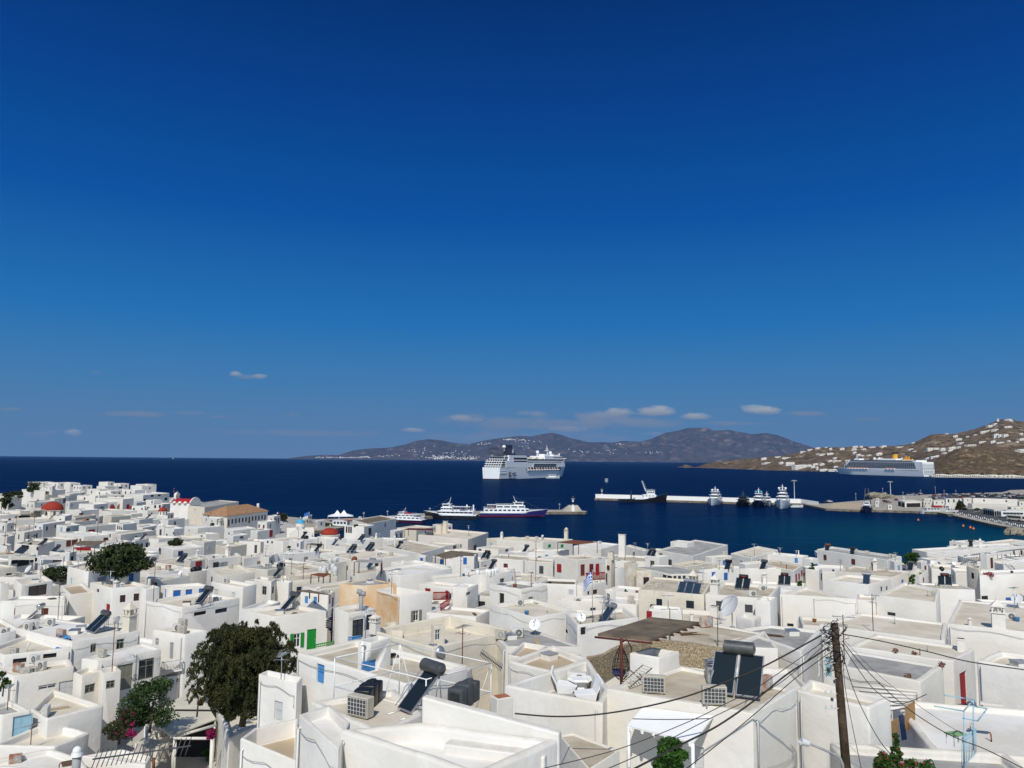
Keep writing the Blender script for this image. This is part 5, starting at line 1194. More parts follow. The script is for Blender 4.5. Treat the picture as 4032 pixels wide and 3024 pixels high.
tree_px(8, 1140, 1500, 1250, 110, 'climbing bougainvillea beside the bamboo screen', Y=27, col='leaf_bright', seed=15, clumps=12, per=60, size=.07, flowers='leaf_red', crown0=.0, name='bougainvillea', cat='plant')
tree_px(8, 1330, 1580, 1490, 260, 'thin red flowered creeper along the bottom right wall', Y=24, col='leaf_bright', seed=16, clumps=9, per=40, size=.06, flowers='leaf_red', crown0=.0, name='bougainvillea', cat='plant')
tree_px(5, 25, 930, 745, 130, 'magenta bougainvillea at the left picture edge', Y=56, col='leaf_bright', seed=17, clumps=12, per=90, size=.10, flowers='magenta', crown0=.0, name='bougainvillea', cat='plant')
tree_px(5, 1810, 1345, 1245, 110, 'magenta bougainvillea hanging from the white pergola beam', Y=47, col='magenta', seed=18, clumps=9, per=120, size=.08, crown0=.0, name='bougainvillea', cat='plant')
tree_px(5, 1030, 1340, 1090, 280, 'dark green courtyard shrubs with magenta flowers below the feathery bush', Y=52, col='leaf_dark', seed=20, clumps=18, per=140, size=.10, flowers='magenta', crown0=-.05, name='courtyard_shrub', cat='plant')
tree_px(5, 1140, 1310, 1150, 110, 'magenta flowering shrub beside the white steps', Y=50, col='magenta', seed=22, clumps=8, per=60, size=.08, crown0=-.05, name='bougainvillea', cat='plant')
tree_px(5, 1700, 1100, 880, 130, 'trailing creeper with red flowers on the canvas roof', Y=49, col='leaf_dark', seed=23, clumps=8, per=60, size=.10, flowers='leaf_red', crown0=-.05, name='creeper', cat='plant')
for k, (t, x, y, y1, w_) in enumerate([(4,430,965,890,50),(4,395,970,930,60),(4,350,960,915,50),(4,1275,960,880,60),(4,1900,1010,970,110),(3,1000,1085,1050,30),(6,1430,585,555,90),(5,1790,1530,1420,110),(2,300,700,650,40),(1,250,690,660,30)]):
    tree_px(t, x, y, y1, w_, ['potted green shrub beside the blue chair', 'terracotta potted plants on the terrace', 'low potted shrub near the dark panels', 'cactus cluster beside the pink house', 'pink flowering plant on the white ledge', 'small yellow-green plant by the ruin wall', 'purple flowers on the terrace edge', 'green shrub at the white terrace foot', 'dry orange plant on a roof', 'potted shrub on the left roof'][k], col='leaf_bright' if k != 4 else 'leaf_red', seed=30 + k, clumps=8, per=60, size=.1 if y > 1000 else .14, crown0=-.05, name='potted_plant', cat='plant', flowers='magenta' if k == 6 else None)
for k, (x, y) in enumerate([(1127,572),(1300,600),(1515,690),(1300,850)]):
    p = spot(8, x, y + 8)
    if p is None: continue
    e = thing('dry_weed', p, 0, ['dry weed tuft on the long parapet, left one', 'dry weed tuft on the long parapet, right one', 'reddish dry weed on the roof corner', 'rust red weed below the roof corner'][k], 'weed'); m = MB(); rn = random.Random(k)
    leaves(m, (0, 0, .14), (.2, .2, .16), 90, .06, rn, 0, .1); m.build('stems', 'rust', e, recalc=False)
# ------------------------------------------------------------------ boats and ships (x forward, z up from the water)
def hullmesh(L_, B, H, bow=.32, rake=.08, sheer=.12, flare=.8, stern=.92, n=22, zk=-1.0, vbow=1.0):
    mb = MB(); vs = []; ks = (0, .33, .66, 1)
    for i in range(n + 1):
        t = i / n; u = max(0, (t - (1 - bow)) / bow)
        top = (1 - u ** 2.2) * (stern + (1 - stern) * min(1, t * 4)); low = (1 - u ** (1.3 * vbow)) * flare * (stern + (1 - stern) * min(1, t * 4))
        ht = H * (1 + sheer * 2.2 * max(0, t - .45) ** 1.6 * 2.5)
        for s in (-1, 1):
            for k in (ks if s < 0 else ks[::-1]):
                wv = (low + (top - low) * k ** .8) * B / 2; z = zk + (ht - zk) * k
                x = L_ * (t - .5) + (rake * L_ * k * u if u > 0 else 0) - (0 if t > .02 else .0)
                vs.append((x, s * max(wv, .02), z))
    m = 8; fs = []
    for i in range(n):
        for k in range(7): a = i * m + k; fs.append((a, a + 1, a + m + 1, a + m))
        fs.append((i * m + 7, i * m, (i + 1) * m, (i + 1) * m + 7))
    fs += [tuple(range(7, -1, -1)), tuple(range(n * m, n * m + 8))]
    # deck edge runs between k=3 (port) and k=4 (starboard)
    return mb.add(vs, fs, False)
def ship(name, P, heading, label, cat='boat', group=None):
    """heading: clockwise azimuth of the bow from +Y"""
    return thing(name, P, math.pi / 2 - math.radians(heading), label, cat, group)
mat('hullwhite', (.80,.81,.81), .4, .4, var=.04, vscale=.05); mat('hullnavy', (.012,.018,.05), .3, .5); mat('hullblack', (.012,.012,.015), .35, .5); mat('hullblue', (.03,.03,.16), .35, .5); mat('hullred', (.35,.02,.03), .5, .4); mat('lifeorange', (.65,.18,.05), .5, .3); mat('costayellow', (.75,.38,.04), .5, .3); mat('teak', (.35,.25,.15), .7, .2); mat('shipdark', (.02,.025,.035), .2, .5); mat('antifoul', (.05,.01,.01), .6, .2); mat('turq', (.05,.35,.45), .5, .3)
def band(mb, x0, x1, y, z0, z1, side=1, proud=.05): mb.box(((x0 + x1) / 2, y * side, (z0 + z1) / 2), (x1 - x0, proud * 2, z1 - z0))
def cruise1():
    # bow azimuth 26.6, starboard side seen
    th = math.radians(26.6); sc = atZ(*px('m', 600, 797), 0); ax = Vector((math.sin(th), math.cos(th), 0)); stb = Vector((math.cos(th), -math.sin(th), 0))
    L_, B = 275.0, 31.0; c = sc + ax * (L_ / 2) - stb * (B / 2); e = ship('cruise_ship', (c.x, c.y, 0), 26.6, 'white cruise ship with black funnel, tiered stern and starburst emblem on its hull', 'cruise ship')
    X = lambda s: s - L_ / 2
    hullmesh(L_, B, 18, bow=.20, rake=.055, sheer=.03, flare=.9, stern=.97).build('hull', 'hullwhite', e)
    MB().box((X(118), 0, .5), (236, B * .905, 1.2)).build('waterline_stripe', 'antifoul', e)
    b = MB(); b.box((X(132), 0, 23), (226, B, 10)); b.box((X(248), 0, 22.5), (14, B * .9, 9)); b.box((X(140), 0, 29.6), (222, B * .97, 3.2)); b.build('superstructure', 'hullwhite', e)
    d = MB(); d.box((X(62), 0, 34), (62, B * .96, 5.4)); d.box((X(205), 0, 34), (76, B * .9, 5.2)); d.box((X(258), 0, 33), (6, B, 1)); d.box((X(190), 0, 38), (22, B * .5, 4)); d.box((X(226), 0, 38), (24, B * .6, 3)); d.build('upper_decks', 'hullwhite', e)
    # stern terraces
    s = MB(); dk = MB()
    for k in range(8):
        z = 9.5 + k * 3.55; x = 1.5 + max(0, k - 1) * 2.3 + (5 if k > 5 else 0); s.box((X(x + 10), 0, z), (22, B * (.98 if k < 6 else .86), .95)); 
        if k < 7: dk.box((X(x + 11.5 + 2), 0, z + 1.8), (20, B * (.9 if k < 5 else .8), 2.7))
        for y in range(-3, 4): s.box((X(x + 1.2), y * B * .135, z + 1.8), (.5, .6, 2.8))
    s.build('stern_terraces', 'hullwhite', e); dk.build('stern_recess_shade', 'shipdark', e)  # dark blocks between the slabs paint the shade of the deck recesses
    for side in (-1, 1):
        y = side * B / 2; w_ = MB(); y1 = side * (B / 2 + .02)
        band(w_, X(46), X(94), B * .485 + .05, 30.2, 33.2, side); band(w_, X(96), X(245), B * .485 + .05, 28.6, 31, side); band(w_, X(46), X(94), B * .5, 26.4, 28.4, side, .1)
        for k in range(52):
            xx = 96 + k * 2.75
            if xx < 236: band(w_, X(xx), X(xx + 1.8), B / 2, 25.2, 27.2, side)
        for k in range(36): band(w_, X(118 + k * 2.6), X(119.7 + k * 2.6), B / 2 + .42, 21.6, 23.4, side)
        band(w_, X(118), X(212), B / 2 + .3, 18.6, 20.8, side)
        for k in range(14): band(w_, X(204 + k * 3.2), X(206 + k * 3.2), B * .45 + .05, 33.4, 35.2, side)
        w_.build('window_row', 'shipdark', e)
        v = MB(); band(v, X(116), X(214), B / 2 + .2, 23.5, 24.4, side, .4); band(v, X(116), X(118), B / 2 + .2, 18.4, 24.4, side, .4); v.build('balcony_edge', 'whitepaint', e)
        r = MB(); band(r, X(92), X(232), B / 2, 11.6, 17.6, side, .12); r.build('lifeboat_recess_shade', 'shipdark', e)  # flat dark strip paints the shade of the boat recess on the hull
        for k in range(12):
            xb = 96 + k * 11; 
            if xb > 226: break
            lb = MB().box((X(xb + 4.5), y + side * .5, 13.4), (7.6, 2.4, 1.9)); lb.build('lifeboat', 'hullwhite', e, bevel=.5); MB().box((X(xb + 4.5), y + side * .5, 15.2), (6.6, 2.0, 1.6)).build('lifeboat_cover', 'brown' if k % 3 else 'lifeorange', e, bevel=.4)
            MB().box((X(xb - .6), y + side * .3, 14.6), (1.2, .8, 6.2)).build('davit', 'whitepaint', e)
    f = MB(); vs = []
    for z, x0, x1, w_ in ((36, 50, 74, 5.2), (45, 50, 67, 4.6), (49, 50, 62, 4.2), (53, 50, 62, 4.2)):
        vs += [(X(x0), -w_, z), (X(x1), -w_, z), (X(x1), w_, z), (X(x0), w_, z)]
    f.add(vs, [(a * 4 + i, a * 4 + (i + 1) % 4, a * 4 + 4 + (i + 1) % 4, a * 4 + 4 + i) for a in range(3) for i in range(4)] + [(12, 13, 14, 15), (3, 2, 1, 0)]); f.build('funnel', 'hullnavy', e)
    em = MB()
    for side in (-1, 1):
        em.cyl((X(63), side * 4.8, 43), (X(63), side * 5.2, 43), 2.1, n=16)
        for k in range(8): a = k * math.pi / 4; em.box((X(63) + 3 * math.cos(a), side * 5.0, 43 + 3 * math.sin(a)), (1.6, .25, .9), M=None)
    em.build('funnel_emblem', 'palegrey', e)
    fr = MB()
    for k in range(9):
        for s_ in (-1, 1): fr.box((X(14 + k * 4), s_ * B * .38, 43.5), (.5, .5, 9))
    for s_ in (-1, 1): fr.box((X(30), s_ * B * .38, 48), (34, .5, .5))
    fr.box((X(13.5), 0, 48), (.5, B * .76, .5)); fr.box((X(30), 0, 38.8), (36, B * .8, .8)); fr.build('deck_frame', 'darkgrey', e)
    for x, y, z, r in ((42, 0, 49.5, 3.0), (176, 4, 43, 3.0), (222, 0, 42, 3.2), (262, 0, 40, 1.8)):
        MB().cyl((X(x), y, z - 6), (X(x), y, z), .9).build('radome_post', 'hullwhite', e); MB().ball((X(x), y, z), r, 16, 10).build('radome', 'whitepaint', e)
    m = MB().cyl((X(210), 0, 38), (X(206), 0, 55), 1.3, .4); m.box((X(208), 0, 46), (5, 9, .6)); m.box((X(208), 0, 49), (3, 6, .5)); m.build('mast', 'hullwhite', e)
    tp = MB(); rn = random.Random(2)
    for k in range(40): tp.box((X(rn.uniform(94, 170)), rn.uniform(-11, 11), 32 + .8), (rn.uniform(2, 7), rn.uniform(2, 5), rn.uniform(1, 3)))
    tp.build('pool_deck_fittings', 'cream', e)
    # emblem and letters on the hull
    for side in (-1, 1):
        y = side * (B / 2 * .985); em = MB(); em.cyl((X(33), y - side * .6, 7.5), (X(33), y + side * .5, 7.5), 2.6, n=20)
        for k in range(16): a = k * math.pi / 8; em.box((X(33) + 3.6 * math.cos(a), y + side * .25, 7.5 + 3.6 * math.sin(a)), (.9, .5, .9))
        em.build('hull_emblem', 'hullnavy', e)
        MB().cyl((X(33), y + side * .4, 7.5), (X(33), y + side * .58, 7.5), 1.5, n=16).build('emblem_centre', 'palegrey', e)
    text('MSC', 7.6, 'hullnavy', e, Matrix.Translation((X(40.5), -B / 2 * .985 - .48, 5)) @ Matrix.Rotation(math.pi / 2, 4, 'X'), 'ship_lettering')
def text(s, size, mt, parent, Mx, name='lettering', shear=0, thick=.02, space=1.0):
    cu = bpy.data.curves.new(name, 'FONT'); cu.body = s; cu.size = size; cu.extrude = thick * size; cu.shear = shear; cu.space_character = space
    o = bpy.data.objects.new(name, cu); COL.objects.link(o); dg = bpy.context.evaluated_depsgraph_get(); me = bpy.data.meshes.new_from_object(o.evaluated_get(dg)); bpy.data.objects.remove(o)
    me.materials.clear(); me.materials.append(MATS[mt]); o = bpy.data.objects.new(name, me); COL.objects.link(o); o.parent = parent; o.matrix_local = Mx; return o
cruise1()
def cruise2():
    th = math.radians(-15.7); sc = atZ(*px('n', 1785, 587), 0); ax = Vector((math.sin(th), math.cos(th), 0)); port = Vector((-math.cos(th), math.sin(th), 0))
    L_, B = 292.0, 32.0; c = sc + ax * (L_ / 2) - port * (B / 2); e = ship('cruise_ship', (c.x, c.y, 0), -15.7, 'white cruise ship with yellow funnel moored below the brown hillside', 'cruise ship')
    X = lambda s: s - L_ / 2
    hullmesh(L_, B, 14.5, bow=.22, rake=.06, sheer=.05, flare=.88, stern=.98).build('hull', 'hullwhite', e)
    b = MB(); b.box((X(126), 0, 23.5), (248, B * .98, 18)); b.box((X(252), 0, 20), (14, B * .8, 10)); b.box((X(128), 0, 34), (216, B * .94, 5)); b.box((X(235), 0, 34), (26, B * .7, 4)); b.build('superstructure', 'hullwhite', e)
    for side in (-1, 1):
        d = MB()
        for k in range(5): band(d, X(20 + k), X(254 - k * 4), B * .49, 17.3 + k * 2.9, 19.5 + k * 2.9, side, .2)
        band(d, X(30), X(236), B * .47, 32.6, 34.6, side, .15); band(d, X(60), X(234), B * .47, 35.2, 36.3, side, .12); d.build('balcony_row', 'shipdark', e)
        m = MB()
        for k in range(39): band(m, X(24 + k * 5.8), X(24.4 + k * 5.8), B * .49 + .2, 17.4, 31, side, .06)
        m.build('balcony_divider', 'hullwhite', e)
        for a, n in ((176, 7), (88, 3)):
            for k in range(n):
                xb = a + k * 10.5; MB().box((X(xb), side * (B / 2 + .6), 15.2), (8, 2.8, 2.6)).build('lifeboat', 'hullwhite', e, bevel=.7); MB().box((X(xb), side * (B / 2 + .4), 17.2), (7, 2.2, 1.6)).build('lifeboat_cover', 'lifeorange', e, bevel=.5)
        p = MB(); 
        for k in range(9): band(p, X(14 + k * 8), X(18 + k * 8), B * .49, 12.4, 13.6, side, .12)
        p.build('porthole_row', 'shipdark', e)
    s = MB()
    for k in range(5): s.box((X(4), 0, 16.5 + k * 3.1), (9 - k * .5, B * .98, 1.0))
    s.box((X(1), 0, 14.6), (2, B * .98, 1.2)); s.build('stern_terraces', 'whitepaint', e)
    w_ = MB()
    for r in range(3):
        for k in range(5): w_.box((X(-.1), (k - 2) * 5.4, 5.8 + r * 3), (.5, 3.4, 1.4))
    w_.build('stern_opening', 'shipdark', e)
    MB().cyl((X(100), 0, 36), (X(98), 0, 52), 6.4, 5.6, n=20).build('funnel', 'costayellow', e); MB().cyl((X(98), 0, 51.5), (X(98), 0, 55), 6.6, 6.2, n=20).build('funnel_cap', 'hullblack', e)
    MB().box((X(112), 0, 38), (50, B * .6, 4)).build('funnel_deck', 'hullwhite', e); f2 = MB().box((X(62), -4, 41), (4, 2, 8)).box((X(62), 4, 41), (4, 2, 8)); f2.build('aft_funnel', 'costayellow', e)
    aw = MB()
    for k in range(4): aw.lathe((X(40 + k * 8), B * .2, 35.6), [(5, 0), (.2, 4)], 8)
    aw.build('awning', 'costayellow', e)
    for x, y, r in ((150, 0, 3.0), (166, 0, 3.0), (78, 0, 2.2)): MB().ball((X(x), y, 40), r, 14, 8).build('radome', 'whitepaint', e); MB().cyl((X(x), y, 35), (X(x), y, 39), .8).build('radome_post', 'hullwhite', e)
    m = MB().cyl((X(228), 0, 36), (X(226), 0, 49), 1.2, .4).box((X(227), 0, 43), (4, 8, .5)).box((X(220), 0, 38), (18, 14, 4)); m.build('mast', 'hullwhite', e)
cruise2()
def rails(mb, x0, x1, y, z, h=1.0, n=8):
    for k in range(n + 1): mb.cyl((x0 + (x1 - x0) * k / n, y, z), (x0 + (x1 - x0) * k / n, y, z + h), .035, n=4)
    mb.cyl((x0, y, z + h), (x1, y, z + h), .035, n=4); mb.cyl((x0, y, z + h * .5), (x1, y, z + h * .5), .025, n=4)
def ferry(P, heading, L_, B, label, hull='hullblack', style=0):
    e = ship('ferry', P, heading, label, 'ferry', 'ferries moored at the old pier'); H_ = 2.9; e.scale = (1, 1, .5 if style == 3 else .78)
    hullmesh(L_, B, H_, bow=.34, rake=.07, sheer=.35, flare=.75, zk=-.6).build('hull', hull, e)
    MB().xf(Matrix.Identity(4)).add(*[(lambda m: (m.v, m.f))(hullmesh(L_ * .998, B * 1.01, H_ * 1.02, bow=.34, rake=.07, sheer=.35, flare=1.0, zk=H_ * .84))][0]).build('gunwale', 'hullwhite', e)
    if style != 1:
        MB().add(*[(lambda m: (m.v, m.f))(hullmesh(L_ * .999, B * 1.008, H_ * .25, bow=.34, rake=.01, sheer=0, flare=.86, zk=-.2))][0]).build('boot_stripe', 'hullred', e)
    x0, x1 = -L_ * .44, L_ * (.26 if style else .2)
    c = MB().box(((x0 + x1) / 2, 0, H_ + 1.2), (x1 - x0, B * .9, 2.5)); c.build('lower_saloon', 'hullwhite', e, bevel=.15)
    u0, u1 = (-L_ * .02, L_ * .2) if style == 1 else (-L_ * .25, L_ * .2)
    MB().box(((u0 + u1) / 2, 0, H_ + 3.6), (u1 - u0, B * .78, 2.3)).build('upper_saloon', 'hullwhite', e, bevel=.2)
    br = MB().box((L_ * .1, 0, H_ + 5.6), (L_ * .14, B * .62, 1.9)); br.build('bridge', 'hullwhite', e, bevel=.2); MB().box((L_ * .10, 0, H_ + 6.65), (L_ * .17, B * .7, .18)).build('bridge_roof', 'whitepaint', e)
    w_ = MB()
    for s in (-1, 1):
        n = int((x1 - x0) / (2.2 if style else 1.6))
        for k in range(n): w_.box((x0 + (k + .6) * (x1 - x0) / n, s * B * .452, H_ + 1.5), ((x1 - x0) / n * (.62 if style != 1 else .92), .06, .9))
        for k in range(4): w_.box((u0 + (k + .5) * (u1 - u0) / 4, s * B * .392, H_ + 3.8), ((u1 - u0) / 4 * .8, .06, .85))
        w_.box((L_ * .1, s * B * .312, H_ + 5.8), (L_ * .11, .06, .8))
    for z, x, y in ((H_ + 1.6, x1 + .02, B * .7), (H_ + 3.8, u1 + .02, B * .6), (H_ + 5.8, L_ * .17 + .02, B * .5)): w_.box((x, 0, z), (.06, y, .85))
    w_.build('window_row', 'shipdark', e)
    r = MB()
    for s in (-1, 1):
        rails(r, x0, u0, s * B * .44, H_ + 2.45, 1, 12); rails(r, x1, L_ * .48, s * B * .22, H_ * 1.3, 1, 8); rails(r, u0, L_ * .02, s * B * .36, H_ + 4.75, .9, 8)
    r.build('railing', 'whitepaint', e)
    a = MB().box(((x0 + u0) / 2 + 1, 0, H_ + 5.0), ((u0 - x0) * .8, B * .8, .12))
    for s in (-1, 1):
        for k in range(4): a.cyl((x0 + 2 + k * (u0 - x0 - 2) / 4, s * B * .38, H_ + 2.4), (x0 + 2 + k * (u0 - x0 - 2) / 4, s * B * .38, H_ + 5.0), .05, n=5)
    a.build('sun_awning', 'whitepaint', e)
    st = MB()
    rn = random.Random(int(L_))
    for k in range(10): st.box((rn.uniform(x0 + 2, u0), rn.uniform(-B * .3, B * .3), H_ + 2.9), (1.2, .6, .8))
    st.build('deck_seat', 'whitepaint' if style == 1 else 'hullblue', e)
    m = MB().cyl((L_ * .06, 0, H_ + 6.6), (L_ * .02, 0, H_ + 11), .22, .07, n=8); m.box((L_ * .045, 0, H_ + 8.2), (.4, 2.4, .14)).box((L_ * .035, 0, H_ + 9.4), (.3, 1.6, .12)).ball((L_ * .07, .8, H_ + 7.2), .4, 8, 6); m.build('mast', 'whitepaint', e)
    if style == 1:
        for x in (-L_ * .28, -L_ * .41): MB().cyl((x, -B * .25, H_ + 2.4), (x, -B * .25, H_ + 6.2), .4, n=10).build('exhaust_stack', 'whitepaint', e)
    if style == 2:
        MB().cyl((x0 + 2.5, -B * .2, H_ + 3.6), (x0 + 5, -B * .2, H_ + 3.6), .5, n=10).build('life_raft', 'lifeorange', e)
    if style == 3: MB().box((-L_ * .05, 0, H_ + 5.4), (3, 2.4, 1.3)).build('funnel', 'hullred', e)
    lt = MB().tube([(L_ * .5, 0, H_ * 1.6), (L_ * .3, 0, H_ + 5.0), (L_ * .03, 0, H_ + 10.6)], .02, 4); lt.build('stay_wire', 'grey', e); return e
def wl(t, x, y): p = atZ(*px(t, x, y), 0); return Vector((p.x, p.y, 0))
def between(t, a, b, off=0): return (wl(t, *a) + wl(t, *b)) / 2
ferry(between('j', (545,328), (985,306)), -82, 26, 7.2, 'black hulled passenger ferry with white upper decks and two exhaust stacks', 'hullblack', 1)
ferry(between('j', (1085,300), (1660,285)), 86, 34, 7.0, 'navy and red striped white ferry with bow to the right', 'hullblue', 2)
ferry(between('j', (170,362), (440,340)), -70, 19, 5.6, 'small white ferry with red funnel box and round rail stanchions', 'hullnavy', 3)
def tug():
    P = (wl('k', 375, 268) + wl('k', 800, 281)) / 2 - Vector((0, 2, 0)); e = ship('tugboat', P, 88, 'black hulled tugboat with tall white mast moored along the breakwater', 'tugboat'); L_, B = 34, 9
    hullmesh(L_, B, 2.2, bow=.4, rake=.05, sheer=1.0, flare=.8, zk=-.8).build('hull', 'hullblack', e); MB().box((-1, 0, 2.6), (10, 7.0, 1.4)).build('bulwark', 'hullwhite', e, bevel=.2)
    MB().box((5, 0, 4.4), (9, 6, 2.4)).build('deckhouse', 'hullwhite', e, bevel=.2); b = MB().box((6, 0, 6.9), (5.5, 4.8, 2.6)).build('wheelhouse', 'hullwhite', e, bevel=.2)
    w_ = MB(); 
    for s in (-1, 1):
        for k in range(3): w_.box((4.4 + k * 1.6, s * 2.42, 7.3), (1.1, .06, 1.0))
        for k in range(3): w_.box((2.4 + k * 2.4, s * 3.02, 4.7), (.7, .06, .7))
    w_.box((8.78, 0, 7.3), (.06, 3.8, 1.0)); w_.build('window', 'shipdark', e)
    m = MB().cyl((2.5, 0, 8), (-.2, 0, 15.5), .4, .2, n=8)
    for k in range(4): m.box((2.0 - k * .6, 0, 10 + k * 1.5), (1.8, 1.6, .15))
    m.build('mast', 'whitepaint', e); MB().cyl((-8, 1, 2), (-8, 1, 8.2), .7, .5, n=10).ball((-8, 1, 7.6), .8, 10, 6).build('funnel', 'navy', e); MB().cyl((16.6, 0, 3.2), (17.4, 0, 3.0), 1.5, n=14).build('bow_fender', 'black', e)
    r = MB(); rails(r, 3, 9, 2.4, 8.3, .9, 6); rails(r, 3, 9, -2.4, 8.3, .9, 6); r.build('railing', 'whitepaint', e)
tug()
def yacht(P, heading, L_, B, label, hull='hullwhite', top='hullwhite', tiers=3, domes=True, mast=True):
    e = ship('motor_yacht', P, heading, label, 'yacht', 'yachts moored stern to the breakwater'); e.scale = (.9, .9, .88); H_ = L_ * .09
    hullmesh(L_, B, H_, bow=.45, rake=.10, sheer=.55, flare=.7, zk=-.6, vbow=.8).build('hull', hull, e)
    w_ = MB()
    for k in range(tiers):
        l = L_ * (.66 - .15 * k); x = -L_ * (.10 + .015 * k); z = H_ + .3 + k * 2.35; b = B * (.86 - .13 * k)
        vs = [(x - l / 2, -b / 2, z), (x + l / 2, -b * .36, z), (x + l / 2, b * .36, z), (x - l / 2, b / 2, z), (x - l / 2, -b / 2, z + 2.1), (x + l * .36, -b * .42, z + 2.1), (x + l * .36, b * .42, z + 2.1), (x - l / 2, b / 2, z + 2.1)]
        MB().add(vs, [(3,2,1,0),(4,5,6,7),(0,1,5,4),(1,2,6,5),(2,3,7,6),(3,0,4,7)]).build('deckhouse', top, e, bevel=.12)
        MB().box((x - l * .05, 0, z + 2.18), (l * .98, b * 1.06, .16)).build('deck_roof', top if top != 'hullblack' else 'hullblack', e)
        # dark glazing all round
        g = [(x - l * .3, -b * .5 - .02, z + .8), (x + l * .45, -b * .385, z + .8), (x + l * .45 + .25, -b * .33, z + .8), (x + l * .45 + .25, b * .33, z + .8), (x + l * .45, b * .385, z + .8), (x - l * .3, b * .5 + .02, z + .8)]
        g2 = [(p[0] - (l * .065 if abs(p[0]) > 0 and p[0] > x else 0), p[1] * 1.02, z + 1.65) for p in g]
        w_.add(g + g2, [(i, i + 1, i + 7, i + 6) for i in range(5)])
    w_.build('glazing', 'shipdark', e, recalc=False)
    z = H_ + .3 + tiers * 2.35
    if mast:
        m = MB().cyl((-L_ * .12, 0, z), (-L_ * .15, 0, z + 4.2), .35, .1, n=8); m.box((-L_ * .13, 0, z + 1.5), (.6, 3.2, .2)).box((-L_ * .135, 0, z + 2.6), (.5, 2.0, .2)); m.build('radar_mast', top if top != 'hullblack' else 'darkgrey', e)
    if domes:
        for s in (-1, 1): MB().ball((-L_ * .1, s * B * .22, z + 1.1), .85, 12, 8).build('radome', domes if isinstance(domes, str) else 'whitepaint', e)
    r = MB()
    for s in (-1, 1): rails(r, L_ * .12, L_ * .5, s * B * .2, H_ * 1.35, .9, 9)
    r.build('railing', 'metal', e)
    f = MB()
    for s in (-1, 1):
        for k in range(4): f.ball((-L_ * .3 + k * L_ * .14, s * (B * .5 + .15), H_ * .5), .42, 8, 6, sz=1.6)
    f.build('fender', 'darkgrey', e); MB().box((L_ * .3, 0, H_ * 1.25), (L_ * .2, B * .4, .1)).build('foredeck', 'teak', e); return e
def yp(x, y, L_, hd):
    b = wl('k', x, y); a = math.radians(hd); return b - Vector((math.sin(a), math.cos(a), 0)) * L_ * .46
yacht(yp(1290,310,31,203), 203, 31, 9.6, 'white three deck yacht moored alone in the middle of the breakwater')
yacht(yp(1590,325,27,202), 202, 27, 9.2, 'all black yacht beside the navy hulled yacht', 'hullblack', 'hullblack', 2, False)
yacht(yp(1755,330,29,201), 201, 29, 8.8, 'navy hulled yacht with white decks and turquoise radomes', 'hullnavy', 'hullwhite', 3, 'turq')
yacht(yp(1880,318,20,190), 190, 20, 5.6, 'smallest white yacht squeezed between two larger ones', 'hullwhite', 'hullwhite', 2, False)
yacht(yp(1990,345,38,203), 203, 38, 10.5, 'largest white yacht with twin radomes beside the tall light mast', 'hullwhite', 'hullwhite', 4)
def smallboat(P, hd, L_, B, label, hull='hullwhite', cabin='hullwhite', name='motorboat', cabh=1.8, extra=None):
    e = ship(name, P, hd, label, 'boat'); H_ = L_ * .11
    hullmesh(L_, B, H_, bow=.4, rake=.07, sheer=.5, flare=.7, zk=-.4).build('hull', hull, e)
    if cabh:
        MB().box((-L_ * .06, 0, H_ + cabh / 2), (L_ * .5, B * .72, cabh)).build('cabin', cabin, e, bevel=.12); MB().box((-L_ * .06, 0, H_ + cabh + .06), (L_ * .54, B * .8, .12)).build('cabin_roof', 'whitepaint', e)
        w_ = MB()
        for s in (-1, 1):
            for k in range(4): w_.box((-L_ * .06 + (k - 1.5) * L_ * .115, s * B * .362, H_ + cabh * .62), (L_ * .08, .05, cabh * .4))
        w_.box((L_ * .19 + .02, 0, H_ + cabh * .62), (.05, B * .6, cabh * .42)); w_.build('window', 'shipdark', e)
    if extra: extra(e, L_, B, H_)
    return e
def exboat(e, L_, B, H_): 
    MB().box((-L_ * .32, 0, H_ + 2.6), (L_ * .3, B * .8, .1)).build('awning', 'lifeorange', e); m = MB().cyl((0, 0, H_ + 2), (-.3, 0, H_ + 5), .06, n=5); m.build('mast', 'whitepaint', e)
smallboat(atZ(*px(2,735,512),0).xyz + Vector((0,0,-.0)), -80, 13, 4.2, 'white excursion boat with dark green hull beside the quay tents', 'leaf_dark', 'hullwhite', 'excursion_boat', 2.2, exboat)
def nets(e, L_, B, H_):
    f = MB()
    for s in (-1, 1):
        for xx in (-L_ * .42, -L_ * .28): f.tube([(xx, s * B * .36, H_), (xx + .6, s * B * .12, H_ + 12)], .2, 5)
        for k in range(9): f.tube([(-L_ * .42, s * B * (.36 - .024 * k), H_ + 1.2 * k), (-L_ * .27, s * B * (.36 - .024 * k - .02), H_ + 1.2 * k + 1.0)], .1, 4)
    for k in range(8): f.tube([(-L_ * .4, -B * (.34 - .024 * k), H_ + 1.4 * k), (-L_ * .4, B * (.34 - .024 * k), H_ + 1.4 * k + .3)], .05, 4)
    f.build('net_gallows', 'darkgrey', e); MB().box((L_ * .0, 0, H_ + 3.2), (L_ * .2, B * .5, 1.8)).build('wheelhouse', 'hullwhite', e, bevel=.1); MB().box((L_ * .105, 0, H_ + 3.4), (.05, B * .4, .8)).build('windscreen', 'shipdark', e)
p = wl('p', 190, 385); smallboat(p + Vector((4, 7, 0)), 208, 19, 6.4, 'dark blue fishing boat with tall net gallows at the ferry quay', 'hullnavy', 'hullwhite', 'fishing_boat', 2.0, nets)
def redtop(e, L_, B, H_): MB().box((L_ * .12, 0, H_ + 2.4), (L_ * .26, B * .8, 1.0)).build('red_canopy', 'hullred', e)
